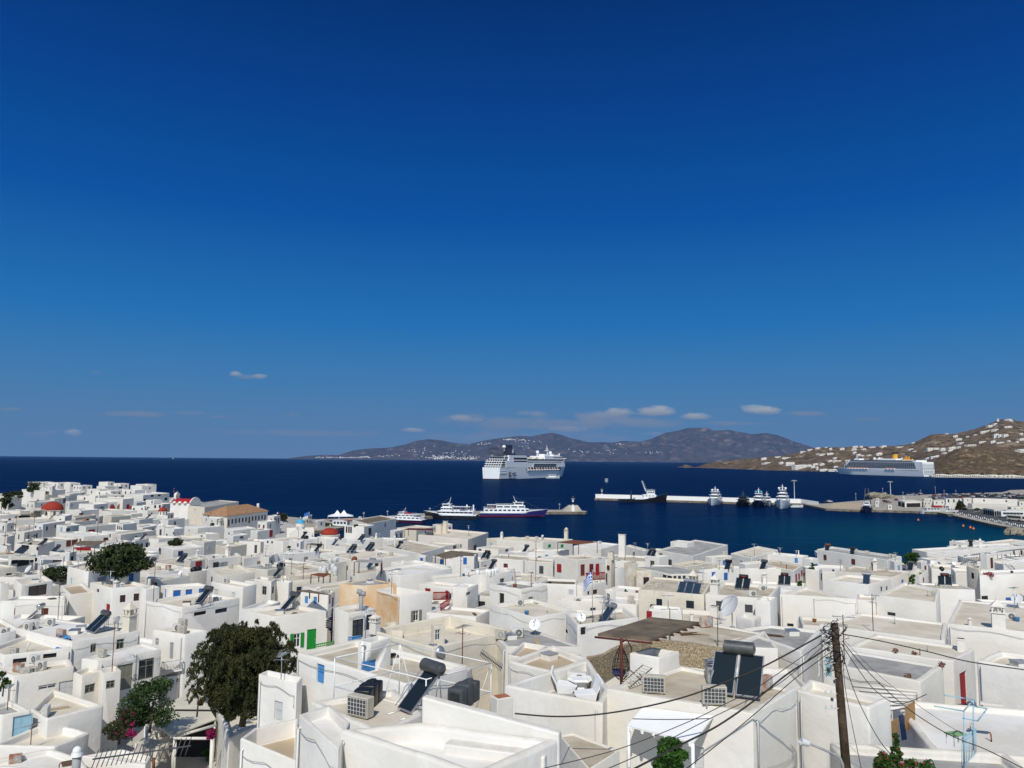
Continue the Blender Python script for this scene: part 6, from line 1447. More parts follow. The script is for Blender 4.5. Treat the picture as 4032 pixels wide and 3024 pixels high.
p = wl('p', 1095, 402); smallboat(p + Vector((0, 3, 0)), 84, 17, 4.6, 'low grey and red workboat at the quay corner', 'palegrey', 'palegrey', 'workboat', 1.6, redtop)
p = wl('k', 226, 76); smallboat(p, 185, 15, 5, 'small white motorboat crossing the bay left of the breakwater', name='motorboat', cabh=3.2)
p = wl('m', 1640, 772); smallboat(p, 80, 22, 8, 'small white tender boat beside the cruise ship bow', name='tender_boat', cabh=3.5)
p = wl('k', 2150, 328); smallboat(p, 95, 8, 2.4, 'small white dinghy behind the largest yacht', name='dinghy', cabh=.5)
def sailb(e, L_, B, H_): MB().add([(-L_*.3,0,2),(L_*.3,0,2),(0,0,22)],[(0,1,2)]).build('sail','whitepaint',e)
smallboat(wl('f', 682, 1803.6 + 3), 90, 18, 4, 'tiny sailing boat on the left horizon', name='sailing_boat', cabh=.6, extra=sailb)
# ------------------------------------------------------------------ quays, breakwater, harbour land
QZ = 1.3
def qp(t, x, y, z=QZ): p = atZ(*px(t, x, y), z); return (p.x, p.y)
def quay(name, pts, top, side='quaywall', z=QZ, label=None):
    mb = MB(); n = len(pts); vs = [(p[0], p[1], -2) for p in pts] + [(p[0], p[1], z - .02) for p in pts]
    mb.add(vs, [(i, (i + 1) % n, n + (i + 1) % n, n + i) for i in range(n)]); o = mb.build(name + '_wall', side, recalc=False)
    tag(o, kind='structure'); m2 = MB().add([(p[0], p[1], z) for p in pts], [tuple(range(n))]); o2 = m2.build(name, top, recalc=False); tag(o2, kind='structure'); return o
qf = [(440,298),(530,292),(700,282),(1000,265),(1300,256),(1660,248),(1980,246),(2120,246),(2142,240)]
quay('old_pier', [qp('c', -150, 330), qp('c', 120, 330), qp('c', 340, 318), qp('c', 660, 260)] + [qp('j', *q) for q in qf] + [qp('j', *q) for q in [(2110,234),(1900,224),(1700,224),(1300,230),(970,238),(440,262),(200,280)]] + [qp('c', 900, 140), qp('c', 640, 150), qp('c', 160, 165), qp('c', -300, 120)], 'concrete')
bw = [('k',105,238),('k',360,245),('k',800,256),('k',1240,269),('k',1560,279),('k',2212,292),('p',-330,330),('p',0,345),('p',300,350),('p',760,362),('p',940,372),('p',1100,378),('p',1240,404),('p',1310,400)]
rq = [('p',1310,418),('p',1500,462),('p',1800,530),('p',2212,605)]
bf = [qp(*q) for q in bw]
back = [(p[0] + 2, p[1] + 9) for p in bf[:6]]
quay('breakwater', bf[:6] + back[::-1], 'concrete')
wall = MB(); wp = [(p[0] + 1.5, p[1] + 7.5) for p in bf[:6]] 
for a, b in zip(wp, wp[1:]):
    wall.add([(a[0], a[1], QZ), (b[0], b[1], QZ), (b[0] + .3, b[1] + 1.6, QZ), (a[0] + .3, a[1] + 1.6, QZ), (a[0], a[1], 4.2), (b[0], b[1], 4.2), (b[0] + .3, b[1] + 1.6, 4.2), (a[0] + .3, a[1] + 1.6, 4.2)], [(0,1,5,4),(1,2,6,5),(2,3,7,6),(3,0,4,7),(4,5,6,7)])
wx = px('k', 2212, 300); a = wp[-1]; b = qp(4, 480, 295)
wall.add([(a[0], a[1], QZ), (b[0], b[1], QZ), (b[0], b[1] + 2.5, QZ), (a[0], a[1] + 1.6, QZ), (a[0], a[1], 4.2), (b[0], b[1], 3.4), (b[0], b[1] + 2.5, 3.4), (a[0], a[1] + 1.6, 4.2)], [(0,1,5,4),(1,2,6,5),(2,3,7,6),(3,0,4,7),(4,5,6,7)])
tag(wall.build('breakwater_wall', 'whitepaint'), 'long low whitewashed parapet wall along the breakwater', 'wall')
far = [qp('p', x, y, 2.0) for x, y in [(-330,255),(0,228),(270,205),(330,160),(800,150),(1300,132),(1560,125),(1930,115),(2040,88),(2212,82),(2900,60)]]
quay('harbour_land', bf[5:] + [qp(*q) for q in rq] + [qp('p', 2900, 760), (420, 330)] + far[::-1], 'concrete')
# road along the quay: dark asphalt sheet
rd = [qp('p', 1200, 360), qp('p', 1500, 432), qp('p', 2212, 585), qp('p', 2500, 600), qp('p', 2212, 420), qp('p', 1700, 340), qp('p', 1300, 335)]
tag(MB().add([(x, y, QZ + .03) for x, y in rd], [tuple(range(7))]).build('quay_road', 'asphalt', recalc=False), kind='structure')
pk = [qp('p', 1000, 205), qp('p', 2212, 215), qp('p', 2600, 190), qp('p', 2212, 150), qp('p', 1500, 148), qp('p', 1040, 165)]
tag(MB().add([(x, y, QZ + .03) for x, y in pk], [tuple(range(6))]).build('car_park', 'asphalt', recalc=False), kind='structure')
tc = [qp('p', -280, 325), qp('p', 110, 332), qp('p', 140, 262), qp('p', -230, 262)]
tag(MB().add([(x, y, QZ + .03) for x, y in tc], [(0,1,2,3)]).build('fenced_yard', 'rooftan', recalc=False), kind='structure')
def PB(A, B, C, h, label, t='p', name='harbour_building', wins=0, col='white', door=None, roof='roofcream', z0=QZ, cat='building', wcol='darkgrey', wh=1.1, open_=False):
    z = z0 + h; a, b, c = [atZ(*px(t, *q), z) for q in (A, B, C)]; d = a + c - b; ct = (a + c) / 2
    e = thing(name, (ct.x, ct.y, z0), 0, label, cat); q = ccw([Vector((v.x - ct.x, v.y - ct.y, 0)) for v in (a, b, c, d)])
    MB().prism(q, -.4, h).build('wall', col, e, bevel=.08, seg=1); iq = inset(q, .3)
    MB().add([(v.x, v.y, h + .012) for v in iq], [(0,1,2,3)]).build('roof', roof, e, recalc=False)
    for i in range(4):
        u, v = q[i], q[(i + 1) % 4]; tx = (v - u).normalized(); n = Vector((tx.y, -tx.x, 0)); L_ = (v - u).length
        if n.dot(Vector((ct.x, ct.y, 0))) > 0 or L_ < 2: continue
        k = max(1, int(L_ / (wins or 6)))
        if not wins: continue
        for j in range(k):
            p = u.lerp(v, (j + .5) / k); 
            if open_: opening(e, Vector((p.x, p.y, h * .38)), n, tx, L_ / k * .82, h * .68, 'k', 'shade', None, 0, False)
            else: opening(e, Vector((p.x, p.y, h - 1.3)), n, tx, 1.0, wh, 'w', wcol, None, 0, False)
    return e
PB((600,222),(690,244),(905,240),3.8,'white ferry terminal with wide dark glazed openings on the quay',wins=8,open_=True)
PB((905,232),(930,244),(1020,238),3.9,'white terminal annex with two small windows',wins=5)
PB((910,202),(940,208),(1040,204),4.5,'white cube building behind the ferry terminal',wins=5)
PB((1040,226),(1060,234),(1200,230),3.2,'low white wing left of the two storey harbour building',wins=5)
PB((1196,202),(1212,206),(1416,206),6.8,'two storey white harbour building with dark upper terrace',wins=3.2,wh=1.8)
PB((1192,280),(1205,286),(1345,282),3.0,'white ground floor front with cafe openings at the quay',wins=5,open_=True)
PB((1416,196),(1440,202),(1545,198),5.0,'long white wall building, left part, behind the harbour tree',wins=9)
PB((1540,196),(1560,200),(2130,216),5.0,'very long white building with scattered brown windows',wins=9)
PB((1490,262),(1550,268),(2010,284),3.2,'long low pale wall building in front of the longest white one',wins=0,col='white2')
PB((2125,240),(2150,246),(2400,240),4.6,'small grey white building at the right picture edge',wins=5)
PB((2000,305),(2050,312),(2400,300),3.0,'low white building behind the white coach',wins=6)
PB((1690,322),(1830,345),(2000,330),3.6,'white ticket office with shaded front beside the coach',wins=3,open_=True)
PB((1960,345),(1980,352),(2300,340),3.2,'white flat roofed bus shelter behind the coach',wins=5)
PB((463,282),(472,286),(525,284),2.9,'small white kiosk at the quay edge with one dark window',wins=3,name='kiosk',cat='kiosk')
PB((300,232),(310,236),(355,233),4.0,'tall white ticket booth with dark window',wins=3,name='ticket_booth',cat='booth')
PB((316,198),(325,201),(362,199),3.6,'white booth behind the taller ticket booth',wins=3,name='ticket_booth',cat='booth')
PB((652,180),(660,183),(690,181),3.4,'tiny white hut behind the ferry terminal roof',wins=3,name='hut',cat='hut')
PB((152,178),(180,190),(300,175),2.9,'white portable office kiosk on the old pier square',t='c',wins=4,name='kiosk',cat='kiosk')
PB((780,126),(800,130),(830,126),2.4,'little white booth on the old pier',t='c',wins=0,name='booth',cat='booth')
PB((1672,560),(1700,566),(1860,556),4.2,'white waterfront cafe with small square windows right of the town hall',t='b',wins=4)
# tents
for k, (x, y) in enumerate([(470,178),(565,176)]):
    p = atZ(*px('c', x, y + 12), QZ + .02); e = thing('event_tent', (p.x, p.y, QZ), .2, ['white peaked tent, left of the pair on the quay', 'white peaked tent, right of the pair on the quay'][k], 'tent')
    s = 4.2; MB().add([(-s,-s,2.3),(s,-s,2.3),(s,s,2.3),(-s,s,2.3),(-s*.3,-s*.3,3.3),(s*.3,-s*.3,3.3),(s*.3,s*.3,3.3),(-s*.3,s*.3,3.3),(0,0,5)],[(0,1,5,4),(1,2,6,5),(2,3,7,6),(3,0,4,7),(4,5,8),(5,6,8),(6,7,8),(7,4,8)]).build('canopy','whitepaint',e)
    f = MB()
    for i in (-s, s):
        for j in (-s, s): f.cyl((i, j, 0), (i, j, 2.3), .06, n=5)
    f.build('frame', 'metal', e)
# lighthouses
def light(t, x, y, h, label, bandc, base=2.4):
    p = atZ(*px(t, x, y), QZ); e = thing('harbour_light', (p.x, p.y, QZ), 0, label, 'lighthouse')
    MB().box((0, 0, base / 2), (1.7, 1.7, base)).build('base', 'whitepaint', e, bevel=.05); MB().cyl((0, 0, base), (0, 0, h * .8), .55, .5, n=14).build('tower', 'whitepaint', e)
    MB().cyl((0, 0, h * .45), (0, 0, h * .62), .58, .57, n=14).build('band', bandc, e); MB().cyl((0, 0, h * .8), (0, 0, h * .83), 1.1, n=14).build('gallery', 'palegrey', e)
    r = MB()
    for k in range(10): a = k * math.pi / 5; r.cyl((math.cos(a), math.sin(a), h * .83), (math.cos(a), math.sin(a), h), .035, n=4)
    for z in (.9, 1): r.lathe((0, 0, h * z), [(1.03, -.03), (1.03, .03), (.97, .03), (.97, -.03)], 14)
    r.build('railing', 'darkgrey', e); MB().cyl((0, 0, h * .83), (0, 0, h * .97), .3, n=10).build('lantern', 'palegrey', e)
light('j', 1996, 239, 8.4, 'black banded white light tower on the stone mound at the pier end', 'black', 2.8)
light('k', 180, 234, 7.6, 'red banded white light tower at the left end of the breakwater', 'brown', 2.2)
p0, p1 = qp('j', 1885, 243), qp('j', 2095, 243); cx, cy = (p0[0] + p1[0]) / 2, (p0[1] + p1[1]) / 2
m = MB(); w_ = (p1[0] - p0[0]) / 2; m.add([(-w_, -2, 0), (w_, -2, 0), (w_, 5, 0), (-w_, 5, 0), (-w_ * .25, 0, 3.2), (w_ * .6, 0, 3.2), (w_ * .6, 4, 3.2), (-w_ * .25, 4, 3.2)], [(0,1,5,4),(1,2,6,5),(2,3,7,6),(3,0,4,7),(4,5,6,7)])
o = m.build('stone_mound', 'quaywall'); o.location = (cx, cy + 5, QZ); o.data.materials[0] = M('concrete'); tag(o, 'sloping stone mound behind the pier light tower', 'mound'); TH.append(o)
# light masts and lamps
def mastlamp(t, x, y, yt, label, r=.35):
    p = atZ(*px(t, x, y), QZ); h = (y - yt) * TILES[t][2] / F * p.y; e = thing('light_mast', (p.x, p.y, QZ), 0, label, 'light mast')
    MB().cyl((0, 0, 0), (0, 0, h), r, r * .55, n=8).build('mast', 'palegrey', e); MB().box((0, 0, h), (4.5 if r > .2 else 1, .5, .35)).box((0, .4, h + .4), (3 if r > .2 else .6, .4, .3)).build('floodlight_rack', 'grey', e)
mastlamp(4, 276, 262, 96, 'tall grey floodlight mast beside the largest yacht'); mastlamp(4, 1088, 240, 104, 'tall grey floodlight mast behind the ferry quay')
for k, (x, y, yt) in enumerate([(66,225,145),(310,190,135),(410,170,80),(445,160,130),(893,150,100),(1082,140,60),(1193,140,105),(1343,135,105),(668,175,130)]):
    mastlamp('p', x, y, yt, 'thin dark lamp post %s' % ['at the fenced yard corner','beside the white booths','far behind the white booths','beside the rocks','above the parked cars, left','tallest behind the two storey building','above the red sign','above the right car park','behind the tiny white hut'][k], .12)
for k, (x, y, yt) in enumerate([(545,272,215),(1860,222,172)]): mastlamp('j', x, y, yt, ['lamp post beside the black ferry bow','lamp post on the pier before the stone mound'][k], .1)
for k, (x, y, yt) in enumerate([(90,175,115),(490,165,100),(855,140,80),(1200,110,55)]): mastlamp('c', x, y, yt, 'lamp post on the old pier, %s' % ['by the flags','above the left tent','above the little booth','behind the small ferry'][k], .1)
# flags on the square
for k, (x, yt, c) in enumerate([(61,60,'blue'),(44,110,'palegrey')]):
    p = atZ(*px('c', x, 200), QZ); h = (200 - yt) * .27125 / F * p.y; e = thing('flagpole', (p.x, p.y, QZ), 0, ['flagpole with blue and white flag on the quay square', 'shorter flagpole with pale flag on the quay square'][k], 'flag')
    MB().cyl((0, 0, 0), (0, 0, h), .07, n=6).build('pole', 'palegrey', e); MB().add([(0, 0, h - .1), (-1.2, .1, h - .4), (-2.3, -.1, h - .9), (-2.2, -.1, h - 2.2), (-1.2, .1, h - 1.7), (0, 0, h - 1.5)], [(0, 1, 4, 5), (1, 2, 3, 4)]).build('flag', c, e, recalc=False)
# people: one continuous small figure each
def person(P, rz, label, top, h=1.7):
    e = thing('person', P, rz, label, 'person')
    def fig(segs, nm, c): 
        m = MB()
        for pts, r0, r1 in segs: m.tube(pts, r0, 6, r1)
        return m.build(nm, c, e)
    vs = [(r, z) for r, z in ((.07,.02),(.10,.45),(.13,.80),(.19,.95),(.17,1.15),(.22,1.38),(.10,1.45),(.06,1.50),(.11,1.58),(.10,1.70),(.02,1.76))]
    b = MB().lathe((0, 0, 0), [(r, z * h / 1.76) for r, z in vs], 8, sy=.7); b.tube([(-.2, 0, 1.35), (-.28, .05, 1.05), (-.26, .15, .82)], .05, 5, .03); b.tube([(.2, 0, 1.35), (.28, .05, 1.05), (.26, .15, .82)], .05, 5, .03); b.build('body', 'skin', e, recalc=False)
    MB().lathe((0, 0, 0), [(.2, .88), (.19, 1.1), (.24, 1.36), (.13, 1.43)], 8, sy=.72).build('shirt', top, e); MB().lathe((0, 0, 0), [(.12, .05), (.15, .5), (.21, .92)], 8, sy=.72).build('trousers', 'navy', e); MB().ball((0, -.02, 1.66), .115, 8, 5).build('hair', 'black', e)
mat('skin', (.45,.28,.18), .7, .2)
RP = random.Random(11); cols = ['whitepaint', 'red', 'blue', 'darkgrey', 'paleblue', 'hullwhite']; cn = ['white', 'red', 'blue', 'dark', 'pale blue', 'light grey']
for k in range(20):
    t, x, y, w = [('p',400,300,'on the quay beside the ticket booths'),('p',390,280,'on the quay beside the ticket booths'),('p',420,290,'on the quay beside the ticket booths'),('p',944,325,'walking before the ferry terminal'),('p',1255,355,'at the cafe front'),('p',1285,352,'at the cafe front'),('p',1310,358,'at the cafe front'),('p',1380,372,'near the harbour tree'),('p',1410,378,'near the harbour tree'),('p',1490,388,'on the quay road'),('p',1575,405,'by the ticket office'),('p',1600,400,'by the ticket office'),('p',1640,390,'by the ticket office'),('c',90,215,'on the chapel square'),('c',70,222,'on the chapel square'),('c',40,218,'on the chapel square'),('c',105,228,'on the chapel square'),('b',1830,770,'outside the cube house with red doors'),('b',1860,775,'outside the cube house with red doors'),('b',1850,700,'outside the cube house with red doors')][k]
    p = atZ(*px(t, x, y), QZ + .03) if t != 'b' else spot(t, x, y)
    if p is None: continue
    c = k % 6; person((p.x, p.y, p.z), RP.uniform(0, 6), 'person in %s top %s%s, %s' % (cn[c], '' if w.startswith('walking') else 'standing ', w, ['leftmost','middle','rightmost','alone'][k % 4]), cols[c])
# vehicles
CARC = {'silver': (.45,.46,.47), 'white': (.7,.7,.7), 'black': (.02,.02,.025), 'darkred': (.25,.02,.02), 'blue': (.04,.08,.25), 'grey': (.15,.16,.17)}
for k, c in CARC.items(): mat('car_' + k, c, .3, .5)
def car_proto(c):
    e = empty('parked_car'); L_, w, = 4.1, 1.7
    b = MB(); pr = [(-2.05,.35),(-2.05,.85),(-1.9,.95),(.9,.98),(1.9,.8),(2.05,.55),(2.05,.35)]
    b.add([(x, s * w / 2, z) for s in (-1, 1) for x, z in pr], [(6,5,4,3,2,1,0),(7,8,9,10,11,12,13)] + [(i, (i+1) % 7, 7 + (i+1) % 7, 7 + i) for i in range(7)]); b.build('body', 'car_' + c, e)
    g = MB(); pr = [(-1.85,.95),(-1.5,1.38),(.25,1.42),(1.0,.97)]
    g.add([(x, s * (w / 2 - (.06 if z < 1 else .2)), z) for s in (-1, 1) for x, z in pr], [(3,2,1,0),(4,5,6,7),(0,1,5,4),(2,3,7,6),(1,2,6,5)]); g.build('windows', 'shipdark', e)
    MB().box((-.62, 0, 1.43), (1.75, w - .42, .05)).build('roof', 'car_' + c, e)
    for x in (-1.3, 1.3):
        for s in (-1, 1): MB().cyl((x, s * .68, .32), (x, s * .88, .32), .32, n=12).build('wheel', 'black', e)
    return e
cars = []; RC = random.Random(6)
for y0, n, xa, xb in ((158, 12, 1080, 2200), (172, 16, 1060, 2200), (186, 15, 1100, 2200), (200, 9, 1000, 1190), (205, 10, 1950, 2210), (150, 6, 700, 900), (165, 4, 730, 880)):
    for i in range(n): cars.append(('p', xa + (xb - xa) * (i + RC.uniform(.1, .7)) / n, y0 + RC.uniform(-3, 3)))
cars += [('p',450,258),('p',480,262),('p',580,232),('p',440,245),('p',1555,150)]
cars += [(4,548,280),(4,570,272)]
kn = list(CARC)
for k, (t, x, y) in enumerate(cars):
    p = atZ(*px(t, x, y), QZ + .03); c = kn[RC.randrange(6)] if k < len(cars) - 2 else ['black', 'white'][k - len(cars) + 2]
    inst(('car', c), lambda: car_proto(c), (p.x, p.y, QZ + .03), RC.choice([0.1, .1, 1.6]) + RC.uniform(-.1, .1), '%s parked car' % c.replace('darkred', 'dark red'), 'car', 'cars parked around the harbour')
def coach(t, x, y, L_, col, rz, label, h=3.4):
    p = atZ(*px(t, x, y), QZ + .03); e = thing('coach', (p.x, p.y, QZ + .03), rz, label, 'bus'); w = 2.5
    MB().box((0, 0, h / 2 + .2), (L_, w, h - .4)).build('body', col, e, bevel=.25); g = MB()
    for s in (-1, 1):
        for k in range(6): g.box((-L_ * .42 + (k + .5) * L_ * .14, s * (w / 2 + .01), h * .66), (L_ * .132, .04, h * .3))
    g.box((-L_ / 2 - .01, 0, h * .6), (.05, w * .86, h * .42)).box((L_ / 2 + .01, 0, h * .62), (.05, w * .86, h * .38)); g.build('windows', 'shipdark', e)
    for xx in (-L_ * .3, L_ * .3):
        for s in (-1, 1): MB().cyl((xx, s * (w / 2 - .25), .5), (xx, s * (w / 2 + .03), .5), .5, n=14).build('wheel', 'black', e)
    MB().box((-L_ / 2 - .03, 0, .6), (.08, w * .8, .2)).build('bumper', 'darkgrey', e)
coach('p', 2060, 447, 12, 'car_white', -.12, 'white coach with dark window band on the quay road'); coach('p', 2110, 492, 8.5, 'canvas', -1.25, 'cream and red bus in front of the white coach', 3.1)
# bollards, buoys, rock
for k in range(34):
    u = k / 33; p = qp('p', 1345 + 860 * u, 396 + 175 * u + 8 * math.sin(k * 1.7)); e = thing('bollard', (p[0], p[1], QZ), 0, 'short white painted bollard in the row along the quay edge', 'bollard', 'white bollards along the quay edge')
    MB().cyl((0, 0, 0), (0, 0, .75), .22, .2, n=8).ball((0, 0, .75), .2, 8, 4, z0=0).build('post', 'whitepaint', e)
for k in range(12):
    p = qp('p', 1215 + k * 14, 372); e = thing('bollard', (p[0], p[1], QZ), 0, 'short white bollard in the row before the cafe front', 'bollard', 'white bollards before the cafe'); MB().cyl((0, 0, 0), (0, 0, .8), .3, .26, n=8).build('post', 'whitepaint', e)
for k, (x, y) in enumerate([(862,486),(1437,562),(1527,583),(1567,598)]):
    p = wl('p', x, y); e = thing('buoy', (p.x, p.y, 0), 0, ['orange mooring buoy alone in the bay', 'orange mooring buoy, left one of the near three', 'orange mooring buoy, middle one of the near three', 'orange mooring buoy, right one of the near three'][k], 'buoy'); MB().ball((0, 0, .25), .55, 12, 8).build('float', 'lifeorange', e); MB().cyl((0, 0, .7), (0, 0, 1.3), .12, n=6).build('top_mark', 'lifeorange', e)
def rock(P, r, label, seed, n=5, sz=.7, name='rock'):
    e = thing(name, P, 0, label, 'rock'); rn = random.Random(seed); m = MB()
    for k in range(n):
        c = Vector((rn.uniform(-r, r) * .8, rn.uniform(-r, r) * .4, rn.uniform(0, r * .25))); rr = r * rn.uniform(.3, .6); vs = []
        bb = MB().ball((0, 0, 0), 1, 10, 7)
        vs = [c + Vector((v[0], v[1], v[2] * sz)) * rr * (1 + .5 * noise.noise(Vector(v) * 1.7 + Vector((k * 9, seed, 0)))) for v in bb.v]; m.add(vs, bb.f)
    m.build('stone', 'rockstone', e)
mat('rockstone', (.34,.30,.23), .95, .1, col2=(.16,.14,.10), vscale=.9, bump=.15, bscale=2)
p = wl('p', 2085, 665); rock((p.x, p.y, 0), 4.2, 'weathered pale rock islet standing in shallow teal water', 3, 7, 1.1, 'rock_islet')
for k, (x, y, r) in enumerate([(330,185,9),(380,178,8),(420,190,7),(480,180,6)]): p = qp('p', x, y + 14); rock((p[0], p[1], QZ), r, ['leftmost grey boulder heap behind the booths', 'second boulder heap behind the booths', 'third boulder heap behind the booths', 'boulder heap by the floodlight mast'][k], 20 + k, 6, .5, 'boulder_heap')
for k in range(9): p = wl('p', 1330 + k * 14, 418 + k * 6); rock((p.x, p.y - 1, 0), 2.0, 'dark rocks at the quay foot corner', 40 + k, 4, .6, 'quay_rock')
tree_px('p', 1412, 350, 235, 150, 'bushy olive brown tree in front of the harbour building', Y=atZ(*px('p',1412,350),QZ).y, col='leaf_brown', seed=41, clumps=22, per=90, size=.5, crown0=-.05)
for k, (x, y, w_) in enumerate([(1655,165,50),(1740,165,60),(1800,172,50),(1860,165,70),(2020,150,40),(1690,150,40),(2000,198,120),(1980,360,50),(1620,350,70),(1050,210,60),(2140,200,150)]): 
    tree_px('p', x, y + 6, y - 18, w_, ['dark shrub left of the car park end', 'largest dark shrub on the car park edge', 'dark shrub right of the largest one', 'low wide dark shrub behind the cars', 'lone round shrub on the pale shore', 'small shrub behind the parked cars', 'dark hedge behind the long white building', 'shrub beside the white ticket office', 'brown shrub on the quay road', 'dark shrub behind the terminal', 'dark hedge at the right picture edge'][k], Y=atZ(*px('p', x, y + 6), QZ).y, col='leaf_dark', seed=50 + k, clumps=9, per=40, size=.7, crown0=-.15, name='shrub', cat='shrub')
# ------------------------------------------------------------------ houses on the far hillsides
def villa(x, y, w_, hpx, label, t='h', col='white', k=0):
    d = ray(*px(t, x, y)).normalized(); best = None
    for n_ in ('brown_headland', 'right_coast_hills'):
        r = HB[n_].ray_cast(C0, d)
        if r[0] is not None and (best is None or r[3] < best[3]): best = r
    if best is None: best = (atY(*px(t, x, y), 2700), Vector((0, 0, 1)), 0, 0)
    p = best[0]; s = TILES[t][2] / F * p.y; W = max(7, w_ * s * .86); H_ = max(3.8, hpx * s * .72); rn = RV
    e = thing('villa', (p.x, p.y, p.z), rn.uniform(-.35, .35), label, 'villa')
    D_ = W * .5 if W > 25 else W * .7; D_ = min(D_, 22); m = MB()
    n = max(1, int(W / 13)); q = 0
    for i in range(n):
        ww = W / n; hh = H_ * rn.uniform(.62, 1.0) if n > 1 else H_ * .8; m.box((-W / 2 + ww * (i + .5), rn.uniform(-.15, .15) * D_, hh / 2 - 3), (ww * .99, D_, hh + 6))
    if n == 1: m.box((W * .18, 0, H_ * .5), (W * .5, D_ * .7, H_))
    m.build('wall', col, e, recalc=False); w = MB()
    for i in range(max(2, int(W / 5))):
        w.box((-W / 2 + (i + .5) * W / max(2, int(W / 5)), -D_ / 2 - D_ * .16, H_ * .3), (1.7, .3, 2.0))
    w.build('window', 'darkgrey', e)
RV = random.Random(13)
VL = [(350,382,60,14),(405,366,50,14),(470,352,44,16),(580,358,24,26),(675,355,44,16),(785,338,50,12),(835,338,30,14),(775,360,48,16),(860,360,42,16),(930,344,60,8),(1025,338,54,26),(1165,342,78,16),(1255,362,56,16),(1277,308,36,8),(985,400,56,30),(990,440,64,20),(470,402,30,10),(505,406,60,18),(575,398,60,18),(780,388,34,20),(815,408,40,20),(847,415,30,14),(615,435,34,18),(135,426,56,12),(215,432,110,8),(15,440,50,26),(35,478,80,22),(160,476,40,26),(235,482,80,40),(330,502,160,50),(390,500,60,26),(450,488,52,22),(505,488,46,24),(575,460,44,18),(620,460,44,20),(655,460,30,16),(710,458,26,10),(432,510,40,24),(620,508,40,14),(520,535,70,24),(600,535,90,26),(650,545,60,20),(465,520,12,40),(1440,355,106,28),(1520,362,50,36),(1605,352,62,34),(1660,345,40,20),(1590,372,44,18),(1540,394,44,14),(1395,438,36,20),(1450,425,70,20),(1480,418,30,14),(1632,252,40,24),(1660,276,56,18),(1680,308,70,12),(1760,326,96,20),(1720,330,24,20),(1860,300,64,20),(1950,298,44,28),(2005,306,70,16),(2080,292,30,14),(1865,216,50,24),(1905,206,40,12),(1965,198,60,20),(1940,160,90,26),(1965,150,40,22),(2075,172,66,18),(2075,112,66,16),(2095,120,40,14),(1975,242,50,34),(2010,246,40,30),(2055,244,50,30),(1800,240,26,12),(2185,232,36,20),(2190,278,60,26),(2180,372,80,34),(1990,110,10,8),(1560,232,30,10),(1735,256,30,8),(2150,300,30,12),(740,455,30,10),(900,412,40,14),(1290,380,30,12),(545,345,26,10)]
for k, (x, y, w_, hh) in enumerate(VL): villa(x, y + hh * .4, w_, hh, 'white hillside villa')
# low harbour frontage below the brown headland and at the foot of the long slope
for k, x in enumerate(range(1490, 2230, 37)):
    p = wl('h', x, 597 + (x - 1490) * .012); e = thing('shore_building', (p.x, p.y + 14, 0), 0, 'low white shore building under the brown headland', 'building'); hh = 3.4 + (k * 7 % 4); MB().box((0, 0, hh / 2), (20 if x < 2000 else 26, 12, hh)).build('wall', 'white2' if k % 3 else 'cream', e); w = MB()
    for i in range(4): w.box((-7 + i * 4.6, -6.05, hh * .45), (2.4, .2, hh * .4))
    w.build('window', 'darkgrey', e)
    if k % 2 == 0: tree((p.x + 12, p.y + 22, .5), 14, 9, 'dark shrub tree behind the low shore buildings', col='leaf_dark', seed=70 + k, clumps=7, per=26, size=1.4, crown0=-.2, name='shore_tree')
sh = [wl('h', x, 600 + (x - 1460) * .012) for x in (1455, 1700, 2000, 2300)]
tag(MB().add([(p.x, p.y, .9) for p in sh] + [(p.x + 20, p.y + 45, .9) for p in sh[::-1]] + [(p.x, p.y, -1) for p in sh], [tuple(range(8)), (0, 1, 9, 8), (1, 2, 10, 9), (2, 3, 11, 10)]).build('far_quay', 'concrete', recalc=False), kind='structure')
# villages on the island across the strait: specks at 18 km
vm = MB(); rn = random.Random(4)
for x, y, n, sx, sy in [(270,243,50,80,2),(180,243,30,60,2),(335,241,14,20,3),(640,243,90,60,7),(745,245,46,50,6),(860,240,16,20,8),(915,171,26,30,3),(960,174,14,20,3),(810,188,12,25,5),(560,215,14,60,12),(420,238,10,50,5),(700,225,14,60,10),(1000,185,10,60,12),(1180,215,10,60,12),(1300,222,12,80,14),(1340,190,8,30,5),(1480,225,8,80,12),(950,205,8,50,10)]:
    for k in range(n):
        d = ray(*px('i', x + rn.gauss(0, .5) * sx, y + rn.gauss(0, .5) * sy)).normalized(); r = HB['far_island_hills'].ray_cast(C0, d)
        if r[0] is None: continue
        w_ = rn.uniform(12, 34); vm.box(r[0] + Vector((0, 0, 3)), (w_, w_, rn.uniform(9, 18)), rz=rn.uniform(0, 1.5))
tag(vm.build('far_island_villages', 'white', recalc=False), 'white specks of villages on the hazy island across the strait', 'villages', kind='stuff')
